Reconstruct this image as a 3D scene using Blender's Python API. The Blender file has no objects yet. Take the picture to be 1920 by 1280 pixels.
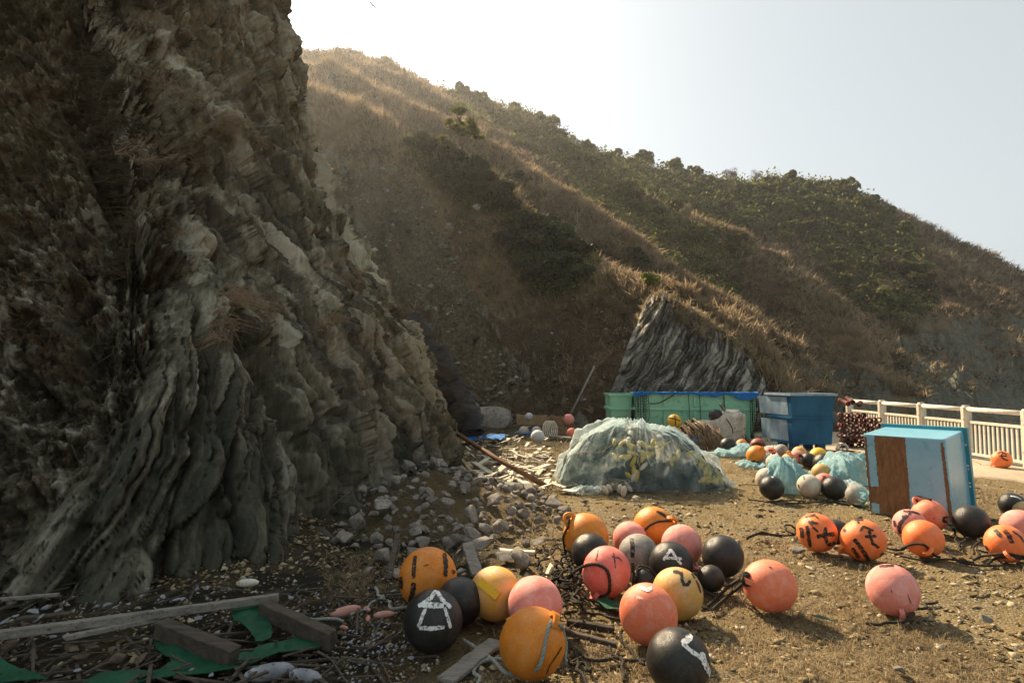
import bpy, bmesh, math, random
import numpy as np
from mathutils import Vector, Matrix, Quaternion

R = math.radians
scene = bpy.context.scene
COL = scene.collection

# ------------------------------------------------------------------ camera
CAM_H, FPX, YH = 1.60, 1120.0, 706.0        # eye height, focal length and horizon measured in the photograph
PITCH = math.atan((YH - 640.0) / FPX)
cam_data = bpy.data.cameras.new("camera")
cam_data.sensor_width = 36.0
cam_data.lens = 21.0
cam_data.clip_start = 0.05
cam_data.clip_end = 3000.0
cam = bpy.data.objects.new("camera", cam_data)
COL.objects.link(cam)
cam.location = (0, 0, CAM_H)
cam.rotation_euler = (math.pi / 2 + PITCH, 0, 0)
scene.camera = cam

# ------------------------------------------------------------------ light
SUN_AZ, SUN_EL = R(-28.0), R(39.0)            # azimuth from +Y (negative: to the left)
SUN = Vector((math.sin(SUN_AZ) * math.cos(SUN_EL), math.cos(SUN_AZ) * math.cos(SUN_EL), math.sin(SUN_EL)))
world = bpy.data.worlds.new("World")
scene.world = world
world.use_nodes = True
wn = world.node_tree.nodes
wl = world.node_tree.links
wn.clear()
wout = wn.new("ShaderNodeOutputWorld")
wbg = wn.new("ShaderNodeBackground")
wsky = wn.new("ShaderNodeTexSky")
wsky.sky_type = 'NISHITA'
wsky.sun_disc = False
wsky.sun_elevation = SUN_EL
wsky.sun_rotation = SUN_AZ
wsky.altitude = 0
wsky.air_density = 1.0
wsky.dust_density = 3.0
wsky.ozone_density = 1.0
wbg.inputs["Strength"].default_value = 0.10
whs = wn.new("ShaderNodeHueSaturation")        # thin high cloud: a paler sky than clear air gives
whs.inputs["Saturation"].default_value = 0.28
wl.new(wsky.outputs[0], whs.inputs["Color"])
wmx = wn.new("ShaderNodeMix")                    # even white haze over the whole sky, as the photograph's pale sky shows
wmx.data_type = 'RGBA'
wmx.inputs[0].default_value = 0.62
wmx.inputs[7].default_value = (2.30, 2.62, 2.64, 1)
wl.new(whs.outputs[0], wmx.inputs[6])
wl.new(wmx.outputs[2], wbg.inputs["Color"])
wl.new(wbg.outputs[0], wout.inputs["Surface"])

sun_data = bpy.data.lights.new("sun", 'SUN')
sun_data.energy = 5.0
sun_data.angle = R(0.6)
sun_data.color = (1.0, 0.79, 0.53)
sun = bpy.data.objects.new("sun", sun_data)
COL.objects.link(sun)
sun.rotation_euler = (-SUN).to_track_quat('-Z', 'Y').to_euler()
sun.location = SUN * 60

scene.view_settings.view_transform = 'Standard'
scene.view_settings.look = 'None'
scene.view_settings.gamma = 1.0
scene.view_settings.use_curve_mapping = False
scene.view_settings.exposure = 1.2
scene.cycles.use_denoising = True
scene.cycles.denoiser = 'OPENIMAGEDENOISE'
scene.cycles.max_bounces = 6
scene.cycles.diffuse_bounces = 2
scene.cycles.glossy_bounces = 2
scene.cycles.transmission_bounces = 2
scene.cycles.volume_bounces = 0
scene.cycles.transparent_max_bounces = 10
scene.cycles.caustics_reflective = False
scene.cycles.caustics_refractive = False

# ------------------------------------------------------------------ pixel <-> place (photograph is 1920 x 1280)
def ray(px, py):
    a = (px - 960.0) / FPX
    b = (640.0 - py) / FPX
    return Vector((a, math.cos(PITCH) - math.sin(PITCH) * b, math.sin(PITCH) + math.cos(PITCH) * b))

def G(px, py, z=0.0):
    d = ray(px, py)
    t = (z - CAM_H) / d.z
    return Vector((d.x * t, d.y * t, z))

def at(px, py, Y):
    d = ray(px, py)
    t = Y / d.y
    return Vector((d.x * t, Y, CAM_H + d.z * t))

def proj(p):
    p = np.asarray(p, dtype=float)
    x, y, z = p[..., 0], p[..., 1], p[..., 2] - CAM_H
    c, s = math.cos(PITCH), math.sin(PITCH)
    f = y * c + z * s
    u = -y * s + z * c
    f = np.where(f < 0.05, 0.05, f)
    return 960 + FPX * x / f, 640 - FPX * u / f

# ------------------------------------------------------------------ noise
_GR = np.array([[1,1,0],[-1,1,0],[1,-1,0],[-1,-1,0],[1,0,1],[-1,0,1],[1,0,-1],[-1,0,-1],
                [0,1,1],[0,-1,1],[0,1,-1],[0,-1,-1],[1,1,0],[-1,1,0],[0,-1,1],[0,-1,-1]], dtype=np.float32)

def _hash(x, y, z, seed):
    with np.errstate(over='ignore'):
        h = (x.astype(np.uint32) * np.uint32(374761393) + y.astype(np.uint32) * np.uint32(668265263)
             + z.astype(np.uint32) * np.uint32(2246822519) + np.uint32((seed * 3266489917) & 0xffffffff))
        h = (h ^ (h >> np.uint32(13))) * np.uint32(1274126177)
        h = (h ^ (h >> np.uint32(16))) * np.uint32(2654435761)
        return h ^ (h >> np.uint32(15))

def rnd(i, j=0, seed=0):
    i = np.asarray(i, dtype=np.int64)
    j = np.asarray(j, dtype=np.int64) + np.zeros_like(i)
    return _hash(i, j, np.zeros_like(i) + 7, seed).astype(np.float64) / 4294967296.0

def perlin(x, y, z, seed=0):
    x = np.asarray(x, dtype=np.float32); y = np.asarray(y, dtype=np.float32) + 0 * x; z = np.asarray(z, dtype=np.float32) + 0 * x
    xi, yi, zi = np.floor(x), np.floor(y), np.floor(z)
    fx, fy, fz = x - xi, y - yi, z - zi
    xi, yi, zi = xi.astype(np.int64), yi.astype(np.int64), zi.astype(np.int64)
    u, v, w = [t * t * t * (t * (t * 6 - 15) + 10) for t in (fx, fy, fz)]
    def g(dx, dy, dz):
        gr = _GR[_hash(xi + dx, yi + dy, zi + dz, seed) & np.uint32(15)]
        return gr[..., 0] * (fx - dx) + gr[..., 1] * (fy - dy) + gr[..., 2] * (fz - dz)
    a = g(0,0,0); a = a + u * (g(1,0,0) - a)
    b = g(0,1,0); b = b + u * (g(1,1,0) - b)
    a = a + v * (b - a)
    c = g(0,0,1); c = c + u * (g(1,0,1) - c)
    d = g(0,1,1); d = d + u * (g(1,1,1) - d)
    c = c + v * (d - c)
    return a + w * (c - a)

def fbm(x, y, z, octaves=4, seed=0, gain=0.5):
    s, a = 0.0, 1.0
    for o in range(octaves):
        s = s + a * perlin(x, y, z, seed + o)
        x, y, z = x * 2.03, y * 2.03, z * 2.03
        a *= gain
    return s

def ridged(x, y, z, octaves=4, seed=0, gain=0.5):
    s, a = 0.0, 1.0
    for o in range(octaves):
        n = 1.0 - np.abs(perlin(x, y, z, seed + o)) * 2.0
        s = s + a * (n * n - 0.5)
        x, y, z = x * 2.03, y * 2.03, z * 2.03
        a *= gain
    return s

def facets(u, v, seed, jit=0.85):
    """irregular flat facets: per point the cell's random height, tilt, colour value and the gap to the next cell"""
    iu, iv = np.floor(u).astype(np.int64), np.floor(v).astype(np.int64)
    d1 = np.full(u.shape, 9.0); d2 = np.full(u.shape, 9.0)
    H = np.zeros(u.shape); C = np.zeros(u.shape); T = np.zeros(u.shape)
    for a in (-1, 0, 1):
        for b in (-1, 0, 1):
            ci, cj = iu + a, iv + b
            dx = u - (ci + 0.5 + jit * (rnd(ci, cj, seed) - 0.5))
            dy = v - (cj + 0.5 + jit * (rnd(ci, cj, seed + 1) - 0.5))
            d = np.hypot(dx, dy)
            m = d < d1
            d2 = np.where(m, d1, np.minimum(d2, d))
            H = np.where(m, rnd(ci, cj, seed + 2) - 0.5, H)
            T = np.where(m, 1.7 * (rnd(ci, cj, seed + 3) - 0.5) * dx + 1.3 * (rnd(ci, cj, seed + 4) - 0.5) * dy, T)
            C = np.where(m, rnd(ci, cj, seed + 5), C)
            d1 = np.where(m, d, d1)
    return H, T, C, d2 - d1

def sstep(a, b, x):
    t = np.clip((x - a) / (b - a), 0, 1)
    return t * t * (3 - 2 * t)

# ------------------------------------------------------------------ objects
def tag(o, label=None, cat=None, group=None, kind=None):
    if label: o["label"] = label
    if cat: o["category"] = cat
    if group: o["group"] = group
    if kind: o["kind"] = kind
    return o

def empty(name, loc=(0, 0, 0), label=None, cat=None, group=None, rz=0.0):
    o = bpy.data.objects.new(name, None)
    o.empty_display_size = 0.2
    o.location = loc
    o.rotation_euler = (0, 0, rz)
    COL.objects.link(o)
    return tag(o, label, cat, group)

def link(name, me, mat=None, parent=None):
    if mat is not None and not me.materials:
        me.materials.append(mat)
    o = bpy.data.objects.new(name, me)
    COL.objects.link(o)
    if parent is not None:
        o.parent = parent
    return o

def mesh(name, verts, faces, smooth=False):
    me = bpy.data.meshes.new(name)
    me.from_pydata([tuple(v) for v in verts], [], faces)
    me.update()
    if smooth:
        me.polygons.foreach_set("use_smooth", [True] * len(me.polygons))
    return me

def np_mesh(name, co, quads, smooth=False, attrs=None):
    co = np.ascontiguousarray(co, dtype=np.float32)
    quads = np.ascontiguousarray(quads, dtype=np.int32)
    k = quads.shape[1]
    me = bpy.data.meshes.new(name)
    me.vertices.add(len(co))
    me.vertices.foreach_set("co", co.ravel())
    me.loops.add(quads.size)
    me.loops.foreach_set("vertex_index", quads.ravel())
    me.polygons.add(len(quads))
    me.polygons.foreach_set("loop_start", np.arange(0, quads.size, k, dtype=np.int32))
    if smooth:
        me.polygons.foreach_set("use_smooth", np.ones(len(quads), dtype=bool))
    me.update(calc_edges=True)
    for nm, a in (attrs or {}).items():
        at_ = me.attributes.new(nm, 'FLOAT', 'POINT')
        at_.data.foreach_set("value", np.ascontiguousarray(a, dtype=np.float32).ravel())
    return me

def grid_quads(nu, nv, wrap=False):
    i = np.arange(nu if wrap else nu - 1)
    j = np.arange(nv - 1)
    I, J = np.meshgrid(i, j, indexing='ij')
    I2 = (I + 1) % nu
    return np.stack([I * nv + J, I2 * nv + J, I2 * nv + J + 1, I * nv + J + 1], -1).reshape(-1, 4)

class MB:
    """collects primitive shapes into one mesh"""
    def __init__(self):
        self.v, self.f = [], []
    def add(self, vs, fs):
        b = len(self.v)
        self.v += [tuple(p) for p in vs]
        self.f += [tuple(b + i for i in f) for f in fs]
        return self
    def box(self, c, s, rot=None, taper=1.0):
        hx, hy, hz = s[0] / 2, s[1] / 2, s[2] / 2
        vs = []
        for z in (-1, 1):
            k = taper if z > 0 else 1.0
            for x, y in ((-1, -1), (1, -1), (1, 1), (-1, 1)):
                p = Vector((x * hx * k, y * hy * k, z * hz))
                if rot is not None: p = rot @ p
                vs.append(p + Vector(c))
        return self.add(vs, [(0,3,2,1),(4,5,6,7),(0,1,5,4),(1,2,6,5),(2,3,7,6),(3,0,4,7)])
    def beam(self, a, b, w, t, up=(0, 0, 1)):
        """box from a to b, w across, t thick along up"""
        a, b = Vector(a), Vector(b)
        d = (b - a)
        z = d.normalized()
        x = Vector(up).cross(z)
        if x.length < 1e-4: x = Vector((1, 0, 0)).cross(z)
        x.normalize()
        y = z.cross(x)
        rot = Matrix((x, y, z)).transposed()
        return self.box((a + b) / 2, (w, t, d.length), rot)
    def tube(self, pts, r, n=8, caps=True, radii=None):
        pts = [Vector(p) for p in pts]
        m = len(pts)
        b = len(self.v)
        prev = None
        for i, p in enumerate(pts):
            d = pts[min(i + 1, m - 1)] - pts[max(i - 1, 0)]
            if d.length < 1e-7: d = Vector((0, 0, 1))
            d.normalize()
            if prev is None:
                x = d.orthogonal().normalized()
            else:
                x = prev - d * prev.dot(d)
                x = x.normalized() if x.length > 1e-6 else d.orthogonal().normalized()
            prev = x
            y = d.cross(x)
            rr = radii[i] if radii is not None else r
            for k in range(n):
                t = 2 * math.pi * k / n
                self.v.append(tuple(p + x * (rr * math.cos(t)) + y * (rr * math.sin(t))))
        for i in range(m - 1):
            for k in range(n):
                k2 = (k + 1) % n
                self.f.append((b + i*n + k, b + i*n + k2, b + (i+1)*n + k2, b + (i+1)*n + k))
        if caps:
            self.f.append(tuple(b + k for k in reversed(range(n))))
            self.f.append(tuple(b + (m-1)*n + k for k in range(n)))
        return self
    def lathe(self, prof, n=20, frame=None, closed=False):
        """prof: list of (radius, height); revolved round local z; frame: Matrix"""
        b = len(self.v)
        M = frame or Matrix.Identity(4)
        for (r, h) in prof:
            for k in range(n):
                t = 2 * math.pi * k / n
                self.v.append(tuple(M @ Vector((r * math.cos(t), r * math.sin(t), h))))
        m = len(prof)
        for i in range(m if closed else m - 1):
            i2 = (i + 1) % m
            for k in range(n):
                k2 = (k + 1) % n
                self.f.append((b + i*n + k, b + i*n + k2, b + i2*n + k2, b + i2*n + k))
        return self
    def mesh(self, name, smooth=False):
        return mesh(name, self.v, self.f, smooth)
    def build(self, name, mat, parent=None, smooth=False):
        return link(name, self.mesh(name, smooth), mat, parent)

def spline(pts, n, closed=False):
    """Catmull-Rom through pts, n samples per span"""
    P = [Vector(p) for p in pts]
    out = []
    m = len(P)
    for i in range(m - 1):
        p0 = P[max(i - 1, 0)]; p1 = P[i]; p2 = P[i + 1]; p3 = P[min(i + 2, m - 1)]
        for k in range(n):
            t = k / n
            out.append(0.5 * ((2 * p1) + (p2 - p0) * t + (2*p0 - 5*p1 + 4*p2 - p3) * t*t + (3*p1 - p0 - 3*p2 + p3) * t**3))
    out.append(P[-1].copy())
    return out

# ------------------------------------------------------------------ materials
class NT:
    def __init__(self, name):
        self.m = bpy.data.materials.new(name)
        self.m.use_nodes = True
        self.n = self.m.node_tree.nodes
        self.l = self.m.node_tree.links
        self.bsdf = self.n["Principled BSDF"]
        self.out = self.n["Material Output"]
    def new(self, t, **kw):
        nd = self.n.new(t)
        for k, v in kw.items(): setattr(nd, k, v)
        return nd
    def coord(self, kind="Object", scale=(1, 1, 1)):
        tc = self.new("ShaderNodeTexCoord")
        mp = self.new("ShaderNodeMapping")
        mp.inputs["Scale"].default_value = scale
        self.l.new(tc.outputs[kind], mp.inputs["Vector"])
        return mp.outputs["Vector"]
    def noise(self, vec, scale, detail=4, rough=0.6, dist=0.0):
        nd = self.new("ShaderNodeTexNoise")
        nd.inputs["Scale"].default_value = scale
        nd.inputs["Detail"].default_value = detail
        nd.inputs["Roughness"].default_value = rough
        nd.inputs["Distortion"].default_value = dist
        self.l.new(vec, nd.inputs["Vector"])
        return nd.outputs["Fac"]
    def voronoi(self, vec, scale, feature='F1', out="Distance"):
        nd = self.new("ShaderNodeTexVoronoi", feature=feature)
        nd.inputs["Scale"].default_value = scale
        self.l.new(vec, nd.inputs["Vector"])
        return nd.outputs[out]
    def ramp(self, fac, stops, interp='LINEAR'):
        nd = self.new("ShaderNodeValToRGB")
        cr = nd.color_ramp
        cr.interpolation = interp
        while len(cr.elements) < len(stops): cr.elements.new(0.5)
        for e, (p, c) in zip(cr.elements, stops):
            e.position = p
            e.color = (c, c, c, 1) if isinstance(c, (int, float)) else (*c, 1)
        self.l.new(fac, nd.inputs["Fac"])
        return nd.outputs["Color"]
    def mix(self, fac, a, b, blend='MIX'):
        nd = self.new("ShaderNodeMix", data_type='RGBA', blend_type=blend)
        for sock, v in ((nd.inputs[0], fac), (nd.inputs[6], a), (nd.inputs[7], b)):
            if isinstance(v, (int, float)): sock.default_value = v
            elif isinstance(v, tuple): sock.default_value = (*v, 1)
            else: self.l.new(v, sock)
        return nd.outputs[2]
    def math(self, op, a, b=0.0, c=None):
        nd = self.new("ShaderNodeMath", operation=op)
        for i, v in enumerate((a, b) if c is None else (a, b, c)):
            if isinstance(v, (int, float)): nd.inputs[i].default_value = v
            else: self.l.new(v, nd.inputs[i])
        return nd.outputs[0]
    def attr(self, name):
        nd = self.new("ShaderNodeAttribute", attribute_name=name)
        return nd.outputs["Fac"]
    def orand(self):
        return self.new("ShaderNodeObjectInfo").outputs["Random"]
    def geo(self, out):
        return self.new("ShaderNodeNewGeometry").outputs[out]
    def bump(self, h, strength=0.4, dist=0.02):
        nd = self.new("ShaderNodeBump")
        nd.inputs["Strength"].default_value = strength
        nd.inputs["Distance"].default_value = dist
        self.l.new(h, nd.inputs["Height"])
        self.l.new(nd.outputs[0], self.bsdf.inputs["Normal"])
    def done(self, color=None, rough=0.7, spec=None, metal=None):
        b = self.bsdf
        if color is not None:
            if isinstance(color, tuple): b.inputs["Base Color"].default_value = (*color, 1)
            else: self.l.new(color, b.inputs["Base Color"])
        if isinstance(rough, (int, float)): b.inputs["Roughness"].default_value = rough
        else: self.l.new(rough, b.inputs["Roughness"])
        if spec is not None: b.inputs["Specular IOR Level"].default_value = spec
        if metal is not None: b.inputs["Metallic"].default_value = metal
        return self.m

def simple(name, c1, c2, scale=8, rough=0.7, bump=0.3, bscale=30, bdist=0.005, spec=0.3, coord="Object", stretch=(1,1,1), vary=0.0, dark=None):
    """two-tone weathered material with noise bump"""
    t = NT(name)
    v = t.coord(coord, stretch)
    f = t.noise(v, scale, 5, 0.65)
    c = t.ramp(f, [(0.32, c1), (0.68, c2)])
    if dark is not None:
        g = t.noise(v, scale * 3.1, 4, 0.7)
        c = t.mix(t.ramp(g, [(0.56, 0.0), (0.66, 1.0)]), c, dark)
    if vary:
        hsv = t.new("ShaderNodeHueSaturation")
        t.l.new(c, hsv.inputs["Color"])
        t.l.new(t.math('MULTIPLY_ADD', t.orand(), 2 * vary, 1 - vary), hsv.inputs["Value"])
        c = hsv.outputs[0]
    if bump: t.bump(t.noise(v, bscale, 4, 0.6), bump, bdist)
    return t.done(c, rough, spec)
# ================================================================== LAND
rng = np.random.default_rng(11)
random.seed(11)

# ------------------------------------------------------------------ materials of the land
def rock_colour(t, v, scale=1.0, warm=0.5):
    n1 = t.noise(v, 1.3 * scale, 6, 0.68, 0.6)
    n2 = t.noise(v, 9.0 * scale, 5, 0.7)
    c = t.ramp(n1, [(0.30, (0.070, 0.062, 0.044)), (0.45, (0.155, 0.136, 0.092)), (0.58, (0.205, 0.195, 0.142)), (0.72, (0.29, 0.265, 0.195))])
    c = t.mix(t.ramp(n2, [(0.40, 0.0), (0.62, 0.75)]), c, (0.30, 0.31, 0.255))
    n3 = t.noise(v, 2.6 * scale, 5, 0.7)
    c = t.mix(t.ramp(n3, [(0.56, 0.0), (0.68, 0.8 * warm)]), c, (0.17, 0.085, 0.035))
    n4 = t.noise(v, 16 * scale, 4, 0.75)
    c = t.mix(t.ramp(n4, [(0.57, 0.0), (0.66, 0.85)]), c, (0.050, 0.047, 0.038))
    return c

def earth_colour(t, v, scale=1.0):
    n1 = t.noise(v, 1.1 * scale, 6, 0.7, 0.4)
    c = t.ramp(n1, [(0.30, (0.050, 0.040, 0.027)), (0.48, (0.115, 0.086, 0.053)), (0.64, (0.175, 0.125, 0.074)), (0.8, (0.26, 0.19, 0.11))])
    n2 = t.noise(v, 22 * scale, 5, 0.75)
    return t.mix(t.ramp(n2, [(0.36, 0.8), (0.56, 0.0)]), c, (0.030, 0.022, 0.014))

def make_cliff_mat():
    t = NT("cliff rock and earth")
    v = t.coord("Object")
    vs = t.coord("Object", (1.0, 1.0, 0.33))
    rk = rock_colour(t, vs, 1.6, 0.5)
    tn = t.math('MULTIPLY_ADD', t.noise(vs, 11, 5, 0.7), 0.5, t.math('SUBTRACT', t.attr("tone"), 0.25))
    tc = t.ramp(tn, [(0.30, (0.030, 0.023, 0.014)), (0.43, (0.100, 0.080, 0.048)), (0.53, (0.27, 0.235, 0.158)), (0.66, (0.60, 0.55, 0.42))])
    rk = t.mix(0.68, rk, tc)
    ea = earth_colour(t, v, 1.3)
    n = t.noise(v, 3.2, 6, 0.75)
    f = t.math('ADD', t.attr("rock"), t.math('MULTIPLY_ADD', n, 1.7, -0.85))
    c = t.mix(t.ramp(f, [(0.40, 0.0), (0.58, 1.0)]), ea, rk)
    # pale lichen and quartz chips, orange lichen
    n5 = t.noise(v, 30, 5, 0.8)
    c = t.mix(t.ramp(n5, [(0.62, 0.0), (0.68, 0.8)]), c, (0.36, 0.36, 0.31))
    n6 = t.noise(v, 1.7, 5, 0.75)
    c = t.mix(t.ramp(n6, [(0.67, 0.0), (0.72, 0.7)]), c, (0.30, 0.16, 0.03))
    # greenish foot with shade painted in; dry tan cover of dead growth higher up
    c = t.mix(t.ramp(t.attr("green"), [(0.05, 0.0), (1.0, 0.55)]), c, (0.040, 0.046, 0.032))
    dry = t.ramp(t.noise(v, 2.4, 7, 0.78), [(0.30, (0.11, 0.080, 0.048)), (0.50, (0.28, 0.21, 0.125)), (0.70, (0.46, 0.37, 0.25))])  # dead growth, its tan also paled to imitate glare
    fh = t.math('MULTIPLY', t.attr("high"), t.ramp(t.noise(v, 4.5, 6, 0.8), [(0.40, 0.0), (0.58, 0.85)]))
    c = t.mix(fh, c, dry)
    b = t.noise(vs, 18, 8, 0.75)
    b2 = t.noise(v, 60, 6, 0.7)
    t.bump(t.math('MULTIPLY_ADD', b2, 0.5, b), 0.9, 0.025)
    return t.done(c, 0.9, 0.15)

def make_hill_mat():
    t = NT("hillside earth grass and rock")
    v = t.coord("Object")
    ea = earth_colour(t, v, 0.45)
    vs = t.coord("Object", (1.0, 0.6, 0.6))
    rk = rock_colour(t, vs, 0.6, 0.45)
    gr = t.ramp(t.noise(v, 0.6, 6, 0.7), [(0.3, (0.13, 0.085, 0.045)), (0.5, (0.215, 0.15, 0.08)), (0.7, (0.30, 0.215, 0.115))])
    c = t.mix(t.ramp(t.attr("grass"), [(0.25, 0.0), (0.75, 1.0)]), ea, gr)
    wood = t.ramp(t.noise(v, 1.6, 5, 0.7), [(0.35, (0.020, 0.026, 0.012)), (0.65, (0.060, 0.062, 0.028))])
    c = t.mix(t.attr("wood"), c, wood)
    n = t.noise(v, 0.9, 7, 0.78)
    f = t.math('ADD', t.attr("rock"), t.math('MULTIPLY_ADD', n, 1.6, -0.8))
    c = t.mix(t.ramp(f, [(0.45, 0.0), (0.58, 1.0)]), c, rk)
    sc = t.ramp(t.noise(v, 7, 6, 0.8), [(0.35, (0.048, 0.038, 0.023)), (0.52, (0.145, 0.120, 0.074)), (0.68, (0.30, 0.27, 0.19))])
    f2 = t.math('ADD', t.attr("scree"), t.math('MULTIPLY_ADD', t.noise(v, 0.55, 8, 0.78), 3.2, -1.75))
    c = t.mix(t.ramp(f2, [(0.40, 0.0), (0.75, 1.0)]), c, sc)
    c = t.mix(t.ramp(t.attr("green"), [(0.05, 0.0), (1.0, 0.50)]), c, t.mix(t.ramp(t.noise(vs, 2.2, 8, 0.8, 0.5), [(0.36, 0.0), (0.64, 1.0)]), (0.030, 0.032, 0.022), (0.165, 0.175, 0.135)))
    b = t.noise(v, 4.0, 8, 0.75)
    t.bump(b, 1.0, 0.25)
    return t.done(c, 0.95, 0.1)

def make_ground_mat():
    t = NT("gravel and dry grass ground")
    v = t.coord("Object")
    n1 = t.noise(v, 1.1, 6, 0.68)
    soil = t.ramp(n1, [(0.3, (0.15, 0.105, 0.046)), (0.5, (0.33, 0.24, 0.112)), (0.7, (0.46, 0.36, 0.19))])
    cell = t.voronoi(v, 46, 'F1', "Color")
    sep = t.new("ShaderNodeSeparateColor")
    t.l.new(cell, sep.inputs[0])
    stone = t.ramp(sep.outputs[0], [(0.0, (0.10, 0.075, 0.04)), (0.45, (0.32, 0.25, 0.135)), (0.75, (0.44, 0.36, 0.225)), (1.0, (0.48, 0.42, 0.31))])
    gap = t.voronoi(v, 46, 'DISTANCE_TO_EDGE')
    stone = t.mix(t.ramp(gap, [(0.0, 1.0), (0.09, 0.0)]), stone, (0.05, 0.038, 0.02))
    c = t.mix(t.ramp(t.noise(v, 2.2, 5, 0.7), [(0.42, 0.0), (0.58, 0.8)]), soil, stone)
    n4 = t.noise(v, 90, 4, 0.8)
    c = t.mix(t.ramp(n4, [(0.35, 0.75), (0.5, 0.0)]), c, (0.045, 0.034, 0.018))
    n5 = t.noise(v, 5.5, 6, 0.7)
    c = t.mix(t.ramp(n5, [(0.60, 0.0), (0.70, 0.6)]), c, (0.42, 0.37, 0.33))
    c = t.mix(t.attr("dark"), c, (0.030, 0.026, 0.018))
    h = t.math('MULTIPLY_ADD', t.voronoi(v, 46, 'F1'), -0.8, n4)
    t.bump(h, 1.0, 0.035)
    return t.done(c, 0.92, 0.15)

M_CLIFF, M_HILL, M_GROUND = make_cliff_mat(), make_hill_mat(), make_ground_mat()

def make_pave_mat():
    t = NT("worn concrete pavement")
    v = t.coord("Object")
    c = t.ramp(t.noise(v, 0.9, 6, 0.65), [(0.3, (0.30, 0.245, 0.17)), (0.7, (0.44, 0.37, 0.275))])
    c = t.mix(t.ramp(t.noise(v, 14, 5, 0.7), [(0.5, 0.0), (0.7, 0.6)]), c, (0.21, 0.165, 0.105))
    t.bump(t.noise(v, 70, 5, 0.7), 0.4, 0.006)
    return t.done(c, 0.9, 0.2)
M_PAVE = make_pave_mat()

def make_water_mat():
    t = NT("sea water")
    v = t.coord("Object", (1.0, 2.2, 1.0))
    t.bump(t.noise(v, 1.6, 6, 0.6), 0.7, 0.25)
    return t.done((0.035, 0.055, 0.055), 0.12, 0.5)
M_WATER = make_water_mat()

# ------------------------------------------------------------------ ground, pavement, quay, sea
def ground_z(x, y):
    return 0.025 * perlin(x * 0.55, y * 0.55, 0.0, 3) + 0.012 * perlin(x * 2.3, y * 2.3, 0.0, 4) - 0.02

def build_ground():
    a = np.concatenate([np.linspace(-40, -6, 18, endpoint=False), np.linspace(-6, 9.10, 330)])
    b = np.concatenate([np.linspace(-30, 1.5, 20, endpoint=False), np.geomspace(1.5, 34, 330)])
    X, Y = np.meshgrid(a, b, indexing='ij')
    Z = ground_z(X, Y) + 0.014 * perlin(X * 9, Y * 9, 0.0, 5) + 0.010 * perlin(X * 21, Y * 21, 0.0, 6)
    dk = sstep(0.55, -0.35, X - 0.22 * (Y - 6)) * sstep(7.8, 5.4, Y) * 1.0  # lower left soil colour darkened to deepen the cliff's shade
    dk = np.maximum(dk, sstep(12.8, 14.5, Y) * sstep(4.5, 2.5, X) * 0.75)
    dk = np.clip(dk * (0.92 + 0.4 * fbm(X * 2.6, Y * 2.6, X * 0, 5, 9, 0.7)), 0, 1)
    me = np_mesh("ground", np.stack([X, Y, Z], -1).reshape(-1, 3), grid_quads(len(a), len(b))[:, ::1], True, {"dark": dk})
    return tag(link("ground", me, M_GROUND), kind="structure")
build_ground()

def build_pavement():
    # near edge of the concrete lies irregularly under the gravel
    nx, ny = 60, 70
    V = []
    for i in range(nx):
        for j in range(ny):
            u, w = i / (nx - 1), j / (ny - 1)
            y = 5.0 + 12.5 * w
            edge = float(np.interp(y, [5, 7, 8, 9, 10, 12, 14, 17.5], [9.0, 8.9, 8.5, 7.9, 7.3, 6.4, 6.0, 5.6]))
            edge += 0.16 * float(perlin(np.array([y * 2.1]), 0.0, 0.0, 12)[0]) + 0.08 * float(perlin(np.array([y * 9.1]), 0.0, 0.0, 13)[0])
            edge = min(edge, 8.9)
            x = edge + (9.10 - edge) * u
            V.append((x, y, 0.012 if u > 0.02 else -0.05))
    me = np_mesh("pavement", np.array(V), grid_quads(nx, ny), True)
    tag(link("pavement", me, M_PAVE), kind="structure")
build_pavement()

mb = MB()
mb.box((9.33, 0.0, -1.53), (0.46, 44, 3.0))
tag(mb.build("quay_edge", M_PAVE), kind="structure")
mb = MB()
mb.add([(9.45, -300, -2.2), (900, -300, -2.2), (900, 1500, -2.2), (9.45, 1500, -2.2)], [(0, 1, 2, 3)])
tag(mb.build("sea", M_WATER), kind="structure")

# ------------------------------------------------------------------ the near cliff
CL = spline([(-16,-4,0), (-11,0.9,0), (-7.5,3.0,0), (-5.3,4.15,0), (-3.95,4.7,0), (-3.1,5.1,0), (-2.45,5.85,0), (-1.98,6.9,0), (-1.55,8.3,0),
             (-1.34,9.6,0), (-1.55,11.2,0), (-2.6,13.2,0), (-4.2,15.5,0), (-8,18,0)], 24)
CLP = np.array([[p.x, p.y] for p in CL])
_d = np.r_[0, np.cumsum(np.hypot(*np.diff(CLP, axis=0).T))]
def cl_at(s):
    x = np.interp(s, _d, CLP[:, 0]); y = np.interp(s, _d, CLP[:, 1])
    e = 0.45
    tx = np.interp(s + e, _d, CLP[:, 0]) - np.interp(s - e, _d, CLP[:, 0])
    ty = np.interp(s + e, _d, CLP[:, 1]) - np.interp(s - e, _d, CLP[:, 1])
    l = np.hypot(tx, ty) + 1e-9
    return x, y, ty / l, -tx / l           # outward normal: to the right of the direction of travel
def s_of(px, py):
    p = np.array([px, py])
    return _d[np.argmin(((CLP - p) ** 2).sum(1))]
S_L, S_A, S_C, S_R = s_of(-3.95, 4.7), s_of(-3.1, 5.1), s_of(-2.28, 6.2), s_of(-1.34, 9.6)

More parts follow.
